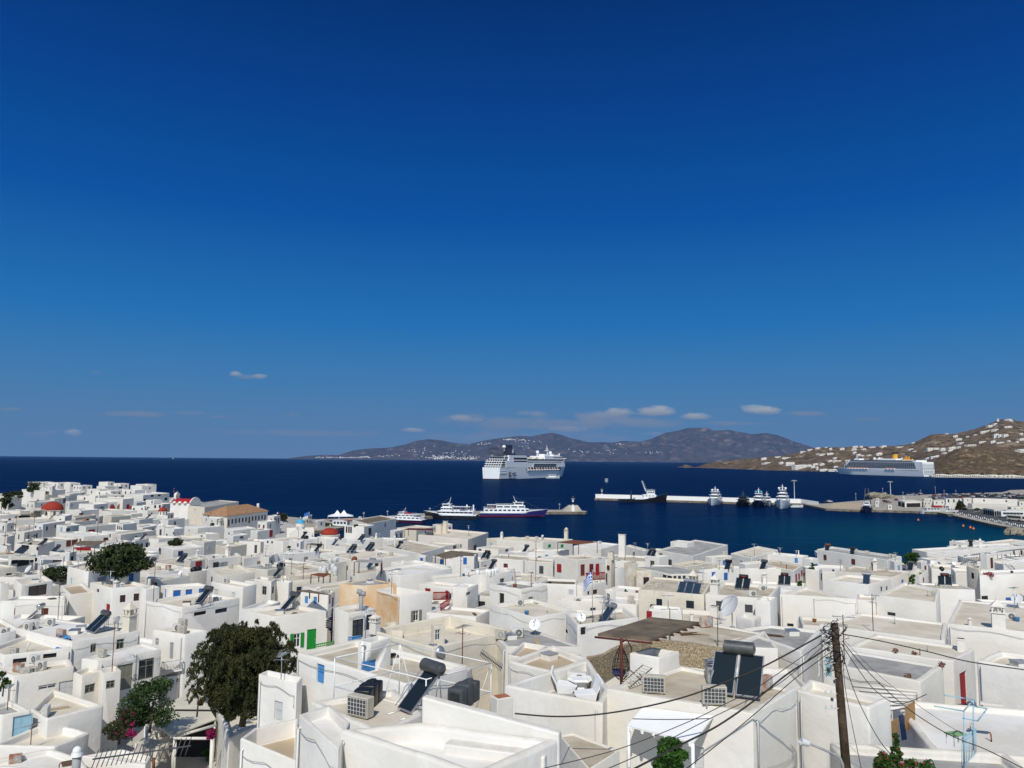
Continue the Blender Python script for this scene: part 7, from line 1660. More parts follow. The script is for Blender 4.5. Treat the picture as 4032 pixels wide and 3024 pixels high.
# ------------------------------------------------------------------ things built for one place
def W3(t, x, y, Y): return atY(*px(t, x, y), Y)
def canopy(name, pts, label, mt, th=.06, posts=None, pc='white', cat='canopy', beams=0, zb=None, group=None):
    c = sum(pts, Vector()) / len(pts); e = thing(name, c, 0, label, cat, group); n = len(pts); m = MB()
    vs = [p - c for p in pts] + [p - c - Vector((0, 0, th)) for p in pts]
    m.add(vs, [tuple(range(n)), tuple(range(2 * n - 1, n - 1, -1))] + [(i, (i + 1) % n, n + (i + 1) % n, n + i) for i in range(n)]); m.build('cover', mt, e)
    if posts:
        for i, L_ in posts: MB().tube([pts[i] - c + (Vector((0, 0, 0)) - (pts[i] - c)) * .03 - Vector((0, 0, th)), pts[i] - c + (Vector((0, 0, 0)) - (pts[i] - c)) * .03 - Vector((0, 0, L_))], .07, 6).build('post', pc, e)
    if beams:
        a, b, c2, d = [p - c for p in pts]; 
        for k in range(beams + 1): u = k / beams; MB().tube([a.lerp(d, u) - Vector((0, 0, th + .06)) + (a - b) * .06, b.lerp(c2, u) - Vector((0, 0, th + .06)) - (a - b) * .02], .05, 4).build('beam', pc, e)
    return e
z0 = on_roof(*px(7, 1300, 470), 2.4).z
canopy('dark_canopy', [atZ(*px(7, *q), z0) for q in ((775,425), (1235,472), (1648,325), (1235,283))], 'wide dark brown flat canopy with red rafters right of the flag', 'roofbrown', .12, [], 'brown', beams=7)
e = [o for o in TH if o.name == 'dark_canopy'][0]; a_ = atZ(*px(7, 985, 462), z0) - e.location; MB().tube([a_ + Vector((0, .3, -.1)), a_ + Vector((0, .3, -2.9))], .07, 8).build('post', 'brown', e)
for k, (t, q, dz, nm, lb, mt, po) in enumerate([
 (2, ((862,792),(1100,802),(1108,778),(905,772)), 1.7, 'slatted_canopy', 'thin grey slatted canopy above the wavy white house', 'roofgrey', 2),
 (2, ((1295,515),(1540,522),(1545,506),(1330,502)), 1.2, 'pergola', 'dark brown beam pergola beside the black ferry', 'brown', 2.2),
 (3, ((425,625),(610,640),(775,622),(560,604)), 1.8, 'pergola', 'reddish brown slatted pergola on the waterfront roof', 'rust', 2.4),
 (1, ((632,640),(820,655),(912,612),(700,612)), 1.8, 'awning', 'grey brown awning over the red boarded balcony', 'roofbrown', 2.2),
 (1, ((262,345),(392,346),(395,330),(275,325)), 1.4, 'awning', 'cream roofed shade beside the large red dome', 'canvas', 2.2),
 (2, ((1560,735),(1650,765),(1930,720),(1700,695)), 1.2, 'reed_roof', 'brown reed roof over the blue shutter house', 'roofbrown', 1.5),
 (2, ((455,640),(560,655),(600,640),(490,630)), .8, 'awning', 'dark reed mat shade on a central roof', 'roofbrown', 1.2),
 (2, ((490,900),(600,920),(660,895),(560,888)), .8, 'rusty_sheet_roof', 'rusty sheet metal roof behind the ochre wall', 'rust', 1.2),
 (6, ((365,55),(560,80),(660,90),(480,48)), .5, 'shed_roof', 'brown tin shed roof above two blue doors', 'roofbrown', 1),
 (1, ((85,770),(300,772),(305,745),(95,742)), .6, 'porch_roof', 'tan porch roof below the striped solar panels', 'canvas', 2),
 (1, ((350,768),(545,772),(552,742),(370,745)), .6, 'porch_roof', 'open slatted porch roof right of the tan porch roof', 'white', 2),
 (1, ((1265,935),(1600,918),(1590,890),(1290,905)), .1, 'porch_roof', 'long white porch roof left of the small cream block', 'white', 2),
 (5, ((1270,1138),(1502,1302),(1862,1162),(1690,895)), -1.5, 'canvas_roof', 'large beige canvas roof over the dark taverna court', 'canvas', 3),
 (5, ((1170,1360),(1300,1420),(1500,1370),(1240,1320)), -2.4, 'canvas_roof', 'small beige canvas strip beside the peaked chimney', 'canvas', 2),
 (8, ((1845,1000),(2035,1020),(2035,1000),(1850,985)), .0, 'ledge_pergola', 'white beam ledge with pink flowers on the big white house', 'white', 0)]):
    z = on_roof(*px(t, *q[1]), dz).z
    pts = [atZ(*px(t, *a), z) for a in q]
    canopy(nm, pts, lb, mt, .08, [(i, po) for i in range(4)] if po else None, 'white' if mt in ('canvas', 'white', 'whitepaint') else 'brown', 'canopy')
# white beams of the taverna court
z = on_roof(*px(5, 1500, 1310), -1.8).z; P = lambda x, y, zz=z: atZ(*px(5, x, y), zz)
e = thing('taverna_pergola', P(1500, 1320), 0, 'white timber pergola frame beneath the large canvas roof', 'pergola'); o0 = P(1500, 1320)
for a, b in (((1265,1150),(1500,1320)),((1500,1320),(1860,1215)),((1500,1330),(1830,1330)),((1265,1150),(1265,1360))): MB().tube([P(*a) - o0, P(*b) - o0], .10, 6).build('beam', 'white', e)
for q in ((1510,1320),(1262,1150),(1830,1330)): MB().tube([P(*q) - o0, P(*q) - o0 - Vector((0, 0, 3.6))], .13, 6).build('post', 'white', e)
c5 = P(1660, 1420, z - 1.6); MB().box((c5 - o0) + Vector((.3, 2.5, .2)), (5.5, .2, 3.4)).build('court_shade', 'shade', e)  # near-black sheet added to paint the shade under the canvas
# slatted pergola by the bamboo screens
z = on_roof(*px(8, 1300, 890), -.2).z; o0 = atZ(*px(8, 1000, 900), z); e = thing('slatted_pergola', o0, 0, 'white slatted pergola over the balcony with bamboo screens', 'pergola')
for k in range(6):
    a, b = atZ(*px(8, 760 + k * 62, 855 + k * 40), z) - o0, atZ(*px(8, 1310 - k * 16, 905 + k * 26), z) - o0; MB().tube([a, b], .08, 4).build('slat', 'white', e)
def screen(t, quad, Y, label, col, name, cat):
    pts = [W3(t, x, y, Y + dy) for x, y, dy in quad]; c = sum(pts, Vector()) / 4; m = MB(); nn = (pts[1] - pts[0]).cross(pts[3] - pts[0]).normalized() * .03
    m.add([p - c for p in pts] + [p - c + nn for p in pts], [(0,1,2,3),(7,6,5,4),(0,1,5,4),(1,2,6,5),(2,3,7,6),(3,0,4,7)]); o = m.build(name, col); o.location = c; tag(o, label, cat); TH.append(o); return o
mat('bamboo', (.45,.28,.13), .8, .1, col2=(.28,.16,.07), vscale=14); mat('stonewall', (.42,.34,.20), .95, .1, col2=(.20,.15,.09), vscale=4.2, bump=.06, bscale=6)
YB = TB and on_roof(*px(8, 1000, 960), 0).y
screen(8, [(1213,1040,.4),(1290,985,1.6),(1297,1165,1.6),(1213,1245,.4)], YB, 'right woven bamboo screen on the small balcony', 'bamboo', 'bamboo_screen', 'screen')
screen(8, [(1095,1160,-.6),(1150,1130,0),(1155,1240,0),(1100,1330,-.6)], YB, 'left woven bamboo screen on the small balcony', 'bamboo', 'bamboo_screen', 'screen')
screen(8, [(1160,1110,.0),(1195,1100,.3),(1225,1310,.3),(1185,1320,.0)], YB, 'dark blue clothes hanging between the bamboo screens', 'navy', 'hanging_clothes', 'clothes')
# pipe frame above the tank terrace
z = on_roof(*px(6, 1485, 822), 1.2).z; c4 = [atZ(*px(6, *q), z) for q in ((697,635), (1260,515), (2045,680), (1485,822))]; o0 = c4[0]
e = thing('pipe_frame', o0, 0, 'white painted pipe railing frame around the water tank terrace', 'frame')
for i in range(4):
    a, b = c4[i] - o0, c4[(i + 1) % 4] - o0
    for dzz in (0, -1.15): MB().tube([a + Vector((0, 0, dzz)), b + Vector((0, 0, dzz))], .022, 6).build('rail', 'whitepaint', e)
    MB().tube([a, a - Vector((0, 0, 2.3))], .026, 6).build('post', 'whitepaint', e)
for i, s in ((1, 1), (1, -1), (2, -1)): a = c4[i] - o0; b = (c4[(i + s) % 4] - c4[i]).normalized() * .9; MB().tube([a, a + b - Vector((0, 0, 2.3))], .018, 6).build('brace', 'whitepaint', e)
p = spot(6, 858, 870)
if p:
    e = thing('flue_pipe', p, 0, 'white vent pipe with conical cap beside the blue shutter', 'pipe'); h = 230 * .4566 / F * p.y; MB().tube([(0,0,0),(0,0,h)], .06, 8).build('pipe', 'whitepaint', e); MB().cyl((0,0,h),(0,0,h+.16),.14,.02,n=10).build('cap','whitepaint',e)
p = spot(6, 958, 330)
if p:
    e = thing('flue_pipe', p, 0, 'thick grey vent duct with curved cowl beside the ornate lantern chimney', 'pipe'); h = 150 * .4566 / F * p.y; MB().tube([(0,0,-1),(0,0,h)], .22, 10).build('duct', 'grey', e); MB().tube([(0,0,h),(-.1,0,h+.3),(-.4,0,h+.35)], .26, 10).tube([(0,0,h),(.1,0,h+.1),(.4,0,h+.1)], .24, 10).build('cowl','grey',e)
# blue spiral stair
p = W3(6, 668, 500, 78); h = 290 * .4566 / F * 78
e = thing('spiral_stair', (p.x, p.y, p.z), 0, 'blue and white spiral stair beside the green door house', 'stair'); MB().tube([(0,0,0),(0,0,h+.9)], .08, 8).build('post','navy',e); m = MB(); rl = []
for k in range(int(h / .22)):
    a = k * .42; m.box((math.cos(a) * .42, math.sin(a) * .42, k * .22), (.8, .3, .05), rz=a); rl.append((math.cos(a) * .85, math.sin(a) * .85, k * .22 + .9))
m.build('steps', 'navy', e); MB().tube(rl, .03, 5).build('handrail', 'palegrey', e)
for k in range(0, len(rl), 3): MB().tube([rl[k], (rl[k][0], rl[k][1], rl[k][2] - .9)], .02, 4).build('baluster', 'palegrey', e)
# balcony helper: rail with bars along a line on the picture
def railing(t, pts, hpx, Y, label, col, bars=12, dY=0, name='balcony_railing', slab=None):
    ps = [W3(t, x, y, Y + (dY * i / max(1, len(pts) - 1))) for i, (x, y) in enumerate(pts)]; hh = hpx * TILES[t][2] / F * Y; o0 = ps[0]; e = thing(name, o0, 0, label, 'railing'); up = Vector((0, 0, hh))
    for a, b in zip(ps, ps[1:]):
        a, b = a - o0, b - o0; r = max(.03, Y * .0006)
        MB().tube([a + up, b + up], r * 1.3, 5).build('handrail', col, e); MB().tube([a + up * .08, b + up * .08], r, 5).build('bottom_rail', col, e); m = MB()
        for k in range(bars + 1): c = a.lerp(b, k / bars); m.tube([c, c + up], r * .75, 4)
        m.build('bars', col, e)
    if slab: 
        back = Vector((.2, 1.2, 0)); a, b = ps[0] - o0, ps[-1] - o0; MB().add([a, b, b + back, a + back, a - Vector((0,0,.16)), b - Vector((0,0,.16)), b + back - Vector((0,0,.16)), a + back - Vector((0,0,.16))], [(0,1,2,3),(7,6,5,4),(0,4,5,1),(1,5,6,2),(2,6,7,3),(3,7,4,0)]).build('slab', 'white', e)
hz_ = TB
def ywall(t, x, y): r = cast(t, x, y, TB); return (r[0].y if r[0] is not None else 80) - .9
railing(3, [(628,955),(835,945)], 58, ywall(3, 730, 920), 'long dark red balcony railing with doors behind it', 'red', 22, slab=1)
railing(2, [(1545,1122),(1684,1120)], 62, ywall(2, 1610, 1110), 'dark red balcony railing on the white corner house', 'red', 14, slab=1)
railing(2, [(1605,1215),(1684,1165)], 50, ywall(2, 1640, 1180), 'dark red stair rail below the red balcony', 'red', 9)
railing(1, [(640,708),(780,705)], 34, ywall(1, 700, 690), 'faded red boarded balcony under the grey awning', 'red', 24, slab=1)
railing(1, [(945,335),(988,335)], 18, ywall(1, 968, 330), 'left small red balcony on the long white house', 'red', 8, slab=1); railing(1, [(1082,335),(1145,333)], 18, ywall(1, 1103, 330), 'right small red balcony on the long white house', 'red', 8, slab=1)
railing(5, [(1392,760),(1570,730)], 80, ywall(5, 1480, 740), 'grey white balcony railing above the optician sign', 'palegrey', 14, slab=1)
railing(6, [(520,548),(690,515)], 22, ywall(6, 600, 530), 'bright green stair handrail by the green door', 'green', 10)
railing(6, [(812,486),(925,470)], 24, ywall(6, 870, 470), 'pale blue balcony railing below the dark blue window', 'midblue', 10)
railing(4, [(1395,745),(1640,785)], 44, ywall(4, 1500, 780), 'white moulded balustrade on the shore terrace', 'white', 20, name='balustrade')
railing(4, [(2035,790),(2300,835)], 40, ywall(4, 2100, 830), 'white post and rail terrace fence at the right edge', 'whitepaint', 9, name='terrace_railing')
railing(4, [(1705,790),(1840,770),(2212,730)], 60, ywall(4, 1780, 790), 'thin glass and wire terrace railing near the right edge', 'metal', 10, name='terrace_railing')
Yb = 26; o0 = W3(8, 1700, 1290, Yb); e = thing('canopy_frame', o0, 0, 'pale blue angle iron canopy frame above the lower right balcony', 'frame')
for a in ((1705,1552,1705,1070),(1785,1400,1785,975),(1540,937,1785,975),(1455,1030,1705,1072),(1705,1070,1785,975),(1785,1030,1900,1052),(1690,1130,1820,1155),(1820,1155,1900,1052)):
    MB().tube([W3(8, a[0], a[1], Yb) - o0, W3(8, a[2], a[3], Yb) - o0], .022, 5).build('bar', 'paleblue', e)
o0 = W3(8, 1690, 1552, Yb + .1); e = thing('balcony_gate', o0, 0, 'pale blue barred iron gate at lower right', 'gate'); g_ = lambda u, v: W3(8, 1688 + 118 * u, (1305 - 88 * u) * (1 - v) + (1552 - 130 * u) * v, Yb + .1) - o0
for v in (0, .12, 1): MB().tube([g_(0, v), g_(1, v)], .022, 5).build('rail', 'paleblue', e)
m = MB()
for k in range(10): m.tube([g_(k / 9, 0), g_(k / 9, 1)], .013, 4)
m.build('bars', 'paleblue', e)
o0 = W3(8, 1640, 1340, 27); e = thing('side_table', o0, .3, 'pale green topped table on the lower right balcony', 'table'); MB().box((0, 0, .3), (.6, .4, .04)).build('top', 'leaf_green' if 0 else 'palegreen' if 'palegreen' in MATS else 'paleblue', e)
for i in (-.25, .25):
    for j in (-.15, .15): MB().box((i, j, .12), (.03, .03, .34)).build('leg', 'whitepaint', e)
# flag
p = spot(7, 710, 585); h = (585 - 125) * .4566 / F * p.y; e = thing('flagpole', p, 0, 'blue and white striped national flag on a tall grey pole', 'flag')
MB().tube([(0,0,-.3),(0,0,h)], .035, 8, .025).ball((0,0,h), .05, 8, 5).build('pole', 'grey', e)
fw, fh = .85, 1.5
def fpt(u, v): # u along the fly, v down the hoist; the cloth hangs and folds
    return (-.04 - fw * u * .86 , .16 * math.sin(u * 7 + v * 2.5) * u + .05, h - .18 - fh * .62 * v - .75 * u ** 1.1 * .9 + .12 * math.sin(u * 5))
for col, nm in (('flagblue', 'blue_stripes'), ('whitepaint', 'white_stripes')):
    m = MB()
    for s in range(9):
        if (s % 2 == 0) != (nm == 'blue_stripes'): continue
        for i in range(12):
            u0, u1 = i / 12, (i + 1) / 12
            if s < 5 and u1 <= .37 + .01: continue
            m.quad(fpt(u0, s / 9), fpt(u1, s / 9), fpt(u1, (s + 1) / 9), fpt(u0, (s + 1) / 9))
    mat('flagblue', (.03,.13,.50), .7, .2) if 'flagblue' not in MATS else None
    m.build(nm, col, e, recalc=False)
m = MB(); m2 = MB()
for i in range(5):
    for j in range(5):
        q = [fpt(.37 * i / 5, 5 / 9 * j / 5), fpt(.37 * (i + 1) / 5, 5 / 9 * j / 5), fpt(.37 * (i + 1) / 5, 5 / 9 * (j + 1) / 5), fpt(.37 * i / 5, 5 / 9 * (j + 1) / 5)]; (m2 if i == 2 or j == 2 else m).quad(*q)
m.build('canton', 'flagblue', e, recalc=False); m2.build('cross', 'whitepaint', e, recalc=False)
# dry stone walls
def stone_mat():
    m = bpy.data.materials.new('dry_stone'); m.use_nodes = True; nt = m.node_tree; N = nt.nodes; L = nt.links; b = N['Principled BSDF']; b.inputs['Roughness'].default_value = .95
    g = N.new('ShaderNodeNewGeometry'); mp = N.new('ShaderNodeMapping'); mp.inputs['Scale'].default_value = (2.0, 2.0, 3.4); L.new(g.outputs['Position'], mp.inputs['Vector'])
    v = N.new('ShaderNodeTexVoronoi'); v.feature = 'DISTANCE_TO_EDGE'; L.new(mp.outputs['Vector'], v.inputs['Vector']); v2 = N.new('ShaderNodeTexVoronoi'); L.new(mp.outputs['Vector'], v2.inputs['Vector'])
    sp = N.new('ShaderNodeSeparateColor'); L.new(v2.outputs['Color'], sp.inputs[0]); r = N.new('ShaderNodeValToRGB'); r.color_ramp.elements[0].color = (.40,.29,.16,1); r.color_ramp.elements[1].color = (.66,.56,.38,1); L.new(sp.outputs[0], r.inputs[0])
    r2 = N.new('ShaderNodeValToRGB'); r2.color_ramp.elements[0].position = .02; r2.color_ramp.elements[1].position = .09; r2.color_ramp.elements[0].color = (.35,.29,.22,1); L.new(v.outputs['Distance'], r2.inputs[0])
    mx = N.new('ShaderNodeMix'); mx.data_type = 'RGBA'; mx.blend_type = 'MULTIPLY'; mx.inputs[0].default_value = 1; L.new(r.outputs[0], mx.inputs[6]); L.new(r2.outputs[0], mx.inputs[7]); L.new(mx.outputs[2], b.inputs['Base Color'])
    bp = N.new('ShaderNodeBump'); bp.inputs['Distance'].default_value = .06; L.new(r2.outputs[0], bp.inputs['Height']); L.new(bp.outputs['Normal'], b.inputs['Normal']); MATS['drystone'] = m
stone_mat()
def swall(t, tops, hpx, Ys, label):
    m = MB(); tp = [W3(t, x, y, Y) for (x, y), Y in zip(tops, Ys)]; o0 = tp[0]; hh = hpx * TILES[t][2] / F * Ys[0]; nn = Vector((0, .4, 0)); n = len(tp)
    vs = [p - o0 for p in tp] + [p - o0 - Vector((0, 0, hh)) for p in tp] + [p - o0 + nn for p in tp] + [p - o0 + nn - Vector((0, 0, hh)) for p in tp]; fs = []
    for i in range(n - 1): fs += [(i, i + 1, n + i + 1, n + i), (2 * n + i, 2 * n + i + 1, i + 1, i), (3 * n + i, 3 * n + i + 1, 2 * n + i + 1, 2 * n + i)]
    fs += [(0, n, 3 * n, 2 * n), (n - 1, 3 * n - 1, 4 * n - 1, 2 * n - 1)]
    o = m.add(vs, fs).build('dry_stone_wall', 'drystone'); o.location = o0; tag(o, label, 'wall'); TH.append(o)
Yw = on_roof(*px(7, 700, 830), 0).y
swall(7, [(685,640),(760,630),(830,612),(890,575),(960,540),(1040,520),(1235,508)], 240, [Yw, Yw + .6, Yw + 1.2, Yw + 1.8, Yw + 2.6, Yw + 3.6, Yw + 5], 'curved tan dry stone wall behind the hanging chair')
Yw2 = on_roof(*px(7, 1500, 690), 0).y
swall(7, [(1232,478),(1440,500),(1660,525),(1868,562)], 190, [Yw2 + 1.4, Yw2 + 1.0, Yw2 + .4, Yw2 - .2], 'straight tan dry stone wall behind the white cube hood')
# hanging chair
Yc = Yw - .6; o0 = W3(7, 975, 820, Yc); k = .4566 / F * Yc; e = thing('hanging_chair', o0, 0, 'black wicker hanging egg chair with lavender cushion', 'chair')
m = MB(); prof = [(25, 0), (62, 40), (72, 90), (62, 150), (40, 210), (14, 260), (3, 290)]; rn_ = 14
for i in range(rn_): a = 2 * math.pi * i / rn_; m.tube([(r * k * math.cos(a), r * k * math.sin(a), z * k) for r, z in prof], .013, 4)
for r, z in prof[:-1]: m.tube([(r * k * math.cos(2 * math.pi * i / 14), r * k * math.sin(2 * math.pi * i / 14), z * k) for i in range(15)], .013, 4)
m.build('basket', 'black', e); b = MB().ball((-.1, -.12, 60 * k), 58 * k, 14, 8, sz=.55); b.build('cushion', 'lavender' if 'lavender' in MATS else 'palegrey', e); MB().tube([(.5, .3, -.2), (.55, .3, 250 * k), (.3, .1, 320 * k), (0, 0, 290 * k)], .03, 6).build('stand', 'black', e)
# angular garden furniture
def gchair(t, x, y, s, label, flip=1):
    p = spot(t, x, y); e = thing('garden_chair', p, 0, label, 'chair'); m = MB()
    m.add([(-.4*flip,-.35,0),(.25*flip,-.3,0),(.25*flip,.35,0),(-.35*flip,.35,0),(-.5*flip,-.4,.45),(.5*flip,-.35,.36),(.5*flip,.4,.36),(-.45*flip,.4,.45)],[(3,2,1,0),(4,5,6,7),(0,1,5,4),(1,2,6,5),(2,3,7,6),(3,0,4,7)]); m.build('seat', 'whitepaint', e, bevel=.02)
    MB().add([(-.5*flip,-.4,.44),(-.42*flip,.42,.44),(-.62*flip,.5,1.05),(-.75*flip,-.45,.95),(-.42*flip,-.4,.44),(-.34*flip,.42,.44),(-.54*flip,.5,1.05),(-.67*flip,-.45,.95)],[(0,1,2,3),(7,6,5,4),(0,4,5,1),(1,5,6,2),(2,6,7,3),(3,7,4,0)]).build('backrest', 'whitepaint', e); return e
gchair(7, 500, 930, 1, 'angular white garden chair, left of the faceted table', 1); gchair(7, 760, 950, 1, 'angular white garden chair, right of the faceted table', -1)
p = spot(7, 625, 915); e = thing('garden_table', p, 0, 'faceted white garden table between two angular chairs', 'table'); MB().lathe((0,0,0), [(.35,0),(.28,.25),(.62,.5),(.58,.56)], 6, smooth=False).build('pedestal', 'whitepaint', e); MB().lathe((0,0,.56), [(.56,0),(.56,.03)], 6, smooth=False).build('top', 'whitepaint', e)
# deckchair frame
p = spot(7, 1110, 880); e = thing('deckchair', p, .5, 'folded wooden slatted deckchair beside the mesh fronted unit', 'chair'); m = MB()
for s in (-.3, .3): MB().tube([(-.6, s, .1), (.6, s, .75)], .025, 5).build('side_rail', 'wood', e); MB().tube([(.6, s, 0), (-.1, s, .6)], .025, 5).build('leg', 'wood', e)
for k in range(9): m.box((-.55 + k * .14, 0, .14 + k * .075), (.05, .62, .02))
m.build('slats', 'canvas', e)
# barbecue
p = spot(5, 2050, 1010); e = thing('barbecue', p, .2, 'black kettle barbecue grill on the white terrace', 'barbecue'); MB().box((0, 0, .45), (.9, .5, .7)).build('cabinet', 'darkgrey', e, bevel=.03); m = MB().cyl((-.45, 0, .85), (.45, 0, .85), .28, n=16); m.build('hood', 'black', e); MB().box((.68, 0, .8), (.45, .45, .04)).box((-.68, 0, .8), (.45, .45, .04)).build('side_shelf', 'black', e)
# blue tarpaulin scraps, brown window boxes
for k, (t, x, y) in enumerate([(5,500,505),(5,580,490),(5,590,610)]):
    p = spot(t, x, y); 
    if p: e = MB(); rn = random.Random(k); vs = [(rn.uniform(-.6,.6), rn.uniform(-.4,.4), rn.uniform(.02,.45)) for _ in range(9)]; e.add(vs, [(0,1,2),(2,3,4),(4,5,0),(5,6,7),(7,8,1),(0,2,6),(3,8,5)]); o = e.build('tarpaulin', 'midblue', recalc=False); o.location = p; tag(o, ['crumpled blue tarpaulin scrap, left one on the cream roof', 'crumpled blue tarpaulin scrap, upright beside the rusty box', 'crumpled blue tarpaulin scrap, lowest one at the roof edge'][k], 'tarpaulin'); TH.append(o)
# utility pole, wires, street lamp
YP = 27.5; top = W3(8, 612, 332, YP); bot = W3(8, 712, 1552, YP); d = (bot - top); base = top + d * 1.35; e = thing('utility_pole', base, 0, 'leaning dark wooden utility pole with tangled cables', 'pole')
MB().tube([(0,0,0), top - base], .165, 12, .12).build('pole', 'polewood' if 'polewood' in MATS else 'wood', e); rn = random.Random(8); tl = MB(); tb = top - base
for k in range(34):
    zc = -rn.random() ** 1.3 * 1.5 - .05; a0 = rn.uniform(0, 6.3); r0 = rn.uniform(.12, .34); cx = rn.uniform(-.32, .12); pts = []
    for i in range(13): a = a0 + i * rn.uniform(.35, .55); pts.append((tb.x + cx + r0 * math.cos(a) * rn.uniform(.8, 1.2), tb.y + r0 * .6 * math.sin(a) - .05, tb.z + zc + r0 * rn.uniform(.5, 1.1) * math.sin(a * .9 + a0)))
    tl.tube(pts, rn.choice([.007, .009, .014]), 4)
tl.build('cable_tangle', 'black', e); bx = MB()
for k in range(9): bx.box((tb.x - rn.uniform(.0, .5), tb.y - .2, tb.z - rn.uniform(.1, 2.6)), (.07, .08, .10))
bx.build('junction_box', 'darkgrey', e)
for k, zz in enumerate((.98, 1.5, 2.0, 2.5)):
    b = MB().tube([(tb.x - .42, tb.y - .05, tb.z - zz - .35), (tb.x + .12, tb.y - .05, tb.z - zz - .35)], .02, 5); 
    for s in (-.40, -.2, .12): b.cyl((tb.x + s, tb.y - .05, tb.z - zz - .38), (tb.x + s, tb.y - .05, tb.z - zz - .26), .03, n=8)
    b.build('insulator_rack', 'palegrey', e)
def cable(pts, r, label, Y0=YP, Y1=None):
    n = len(pts); ps = []
    for i, (t, x, y) in enumerate(pts): Y = Y0 + ((Y1 or Y0) - Y0) * i / (n - 1); ps.append(W3(t, x, y, Y))
    sm = []
    for i in range(n - 1):
        p0, p1, p2, p3 = ps[max(0, i - 1)], ps[i], ps[i + 1], ps[min(n - 1, i + 2)]
        for s in range(6): u = s / 6; sm.append(.5 * ((2 * p1) + (p2 - p0) * u + (2 * p0 - 5 * p1 + 4 * p2 - p3) * u * u + (3 * p1 - p0 - 3 * p2 + p3) * u ** 3))
    sm.append(ps[-1]); o0 = sm[0]; o = MB().tube([p - o0 for p in sm], r, 5).build('overhead_cable', 'cablegrey' if 'cablegrey' in MATS else 'darkgrey'); o.location = o0; tag(o, label, 'cable'); TH.append(o)
cable([(8,500,432),(7,2212,705),(7,1850,855),(7,1480,985),(7,1060,1080),(7,700,1130),(7,380,1140),(7,60,1115)], .030, 'thick twisted black cable sagging left from the utility pole', YP, 29)
cable([(8,560,535),(8,400,640),(8,200,770),(7,2150,985),(7,1820,1215),(7,1500,1380),(7,1100,1586),(7,900,1690)], .028, 'thick grey cable running down left across the porch awning', YP, 20)
cable([(8,540,470),(8,300,640),(7,2150,890),(7,1900,1020),(7,1550,1190),(7,960,1420),(7,300,1590)], .012, 'thin cable from the pole to the bottom left over the beige roof', YP, 21)
cable([(8,520,520),(8,200,800),(7,2150,960),(7,1700,1180),(7,1200,1440),(7,840,1600)], .012, 'thin cable just below the other thin left cable', YP, 20)
cable([(8,600,560),(8,300,780),(7,2180,1075),(7,1900,1310),(7,1580,1560),(7,1450,1660)], .014, 'dark cable steeply falling left past the awning edge', YP, 20)
cable([(7,1075,1162),(7,1400,1168),(7,1740,1160)], .014, 'short straight wire along the white porch awning', 24.5)
cable([(8,680,422),(8,1000,480),(8,1400,570),(8,1750,655),(8,2230,725)], .018, 'dark cable stretched right from the pole to the picture edge', YP, 24)
cable([(8,680,480),(8,860,700),(8,1100,940),(8,1330,1120),(8,1600,1280),(8,1900,1400),(8,2212,1560)], .014, 'thin cable from the pole to the bottom right corner', YP, 22)
cable([(8,670,500),(8,800,700),(8,960,900),(8,1160,1010),(8,1390,930)], .014, 'cable sagging from the pole to the white house corner', YP, 29)
cable([(8,665,530),(8,760,850),(8,870,1100),(8,1000,1330),(8,1110,1460)], .014, 'cable curving from the pole down to the red flowered bush', YP, 25)
cable([(8,680,560),(8,700,850),(8,760,1180),(8,840,1560)], .010, 'thin cable hanging steeply right beside the pole', YP, 23)
cable([(8,700,480),(8,1000,780),(8,1400,1080),(8,1700,1270)], .008, 'thinnest wire from the pole to the pale blue gate', YP, 26)
e = thing('street_lamp', W3(8, 690, 1600, YP - .1), 0, 'grey curved street lamp arm reaching left from the pole', 'street lamp'); o0 = W3(8, 690, 1600, YP - .1)
MB().tube([W3(8, x, y, YP - .1) - o0 for x, y in ((690,1600),(682,1520),(660,1470),(620,1440),(520,1395),(400,1348))], .05, 8, .04).build('arm', 'grey', e); a, b = W3(8, 395, 1345, YP - .1) - o0, W3(8, 330, 1325, YP - .1) - o0; MB().cyl(a, b, .11, .13, n=10).build('lamp_head', 'palegrey', e); MB().cyl(b - Vector((0, 0, .02)), b - Vector((0, 0, .1)), .11, .08, n=10).build('lens', 'whitepaint', e)
# large yagi antennas in the foreground
def yagi(t, a, b, Y, n, el, label, mast=None, col='darkgrey'):
    A, B = W3(t, *a, Y), W3(t, *b, Y - .4); o0 = A; e = thing('tv_antenna', o0, 0, label, 'antenna'); MB().tube([Vector(), B - A], .022, 6).build('boom', col, e); m = MB()
    for k in range(n): c = (B - A) * (k + .5) / n; m.tube([c - Vector((.05, el * .3, el)), c + Vector((.05, el * .3, el))], .014, 4)
    m.build('elements', col, e)
    if mast: q = W3(t, *mast[0], Y); q2 = W3(t, *mast[1], Y); MB().tube([q - o0, q2 - o0], .04, 6).build('mast', 'rust', e)
yagi(5, (800,1510), (1645,1395), 22, 20, .22, 'long horizontal brown antenna boom across the bottom left', ((1325,1500),(1325,1600)))
yagi(6, (1955,588), (2140,725), 32, 16, .13, 'black toothed antenna boom above the brick patch')
p = W3(5, 655, 1600, 22); e = thing('flue_pipe', p, 0, 'grey flue pipe with round white cap at the bottom left', 'pipe'); MB().tube([(0,0,-.5),(0,0,110*.4566/F*22)], .11, 12).build('pipe','grey',e); MB().cyl((0,0,.366+.0),(0,0,.45),.16,.14,n=12).ball((0,0,.5),.12,10,6).build('cap','whitepaint',e)
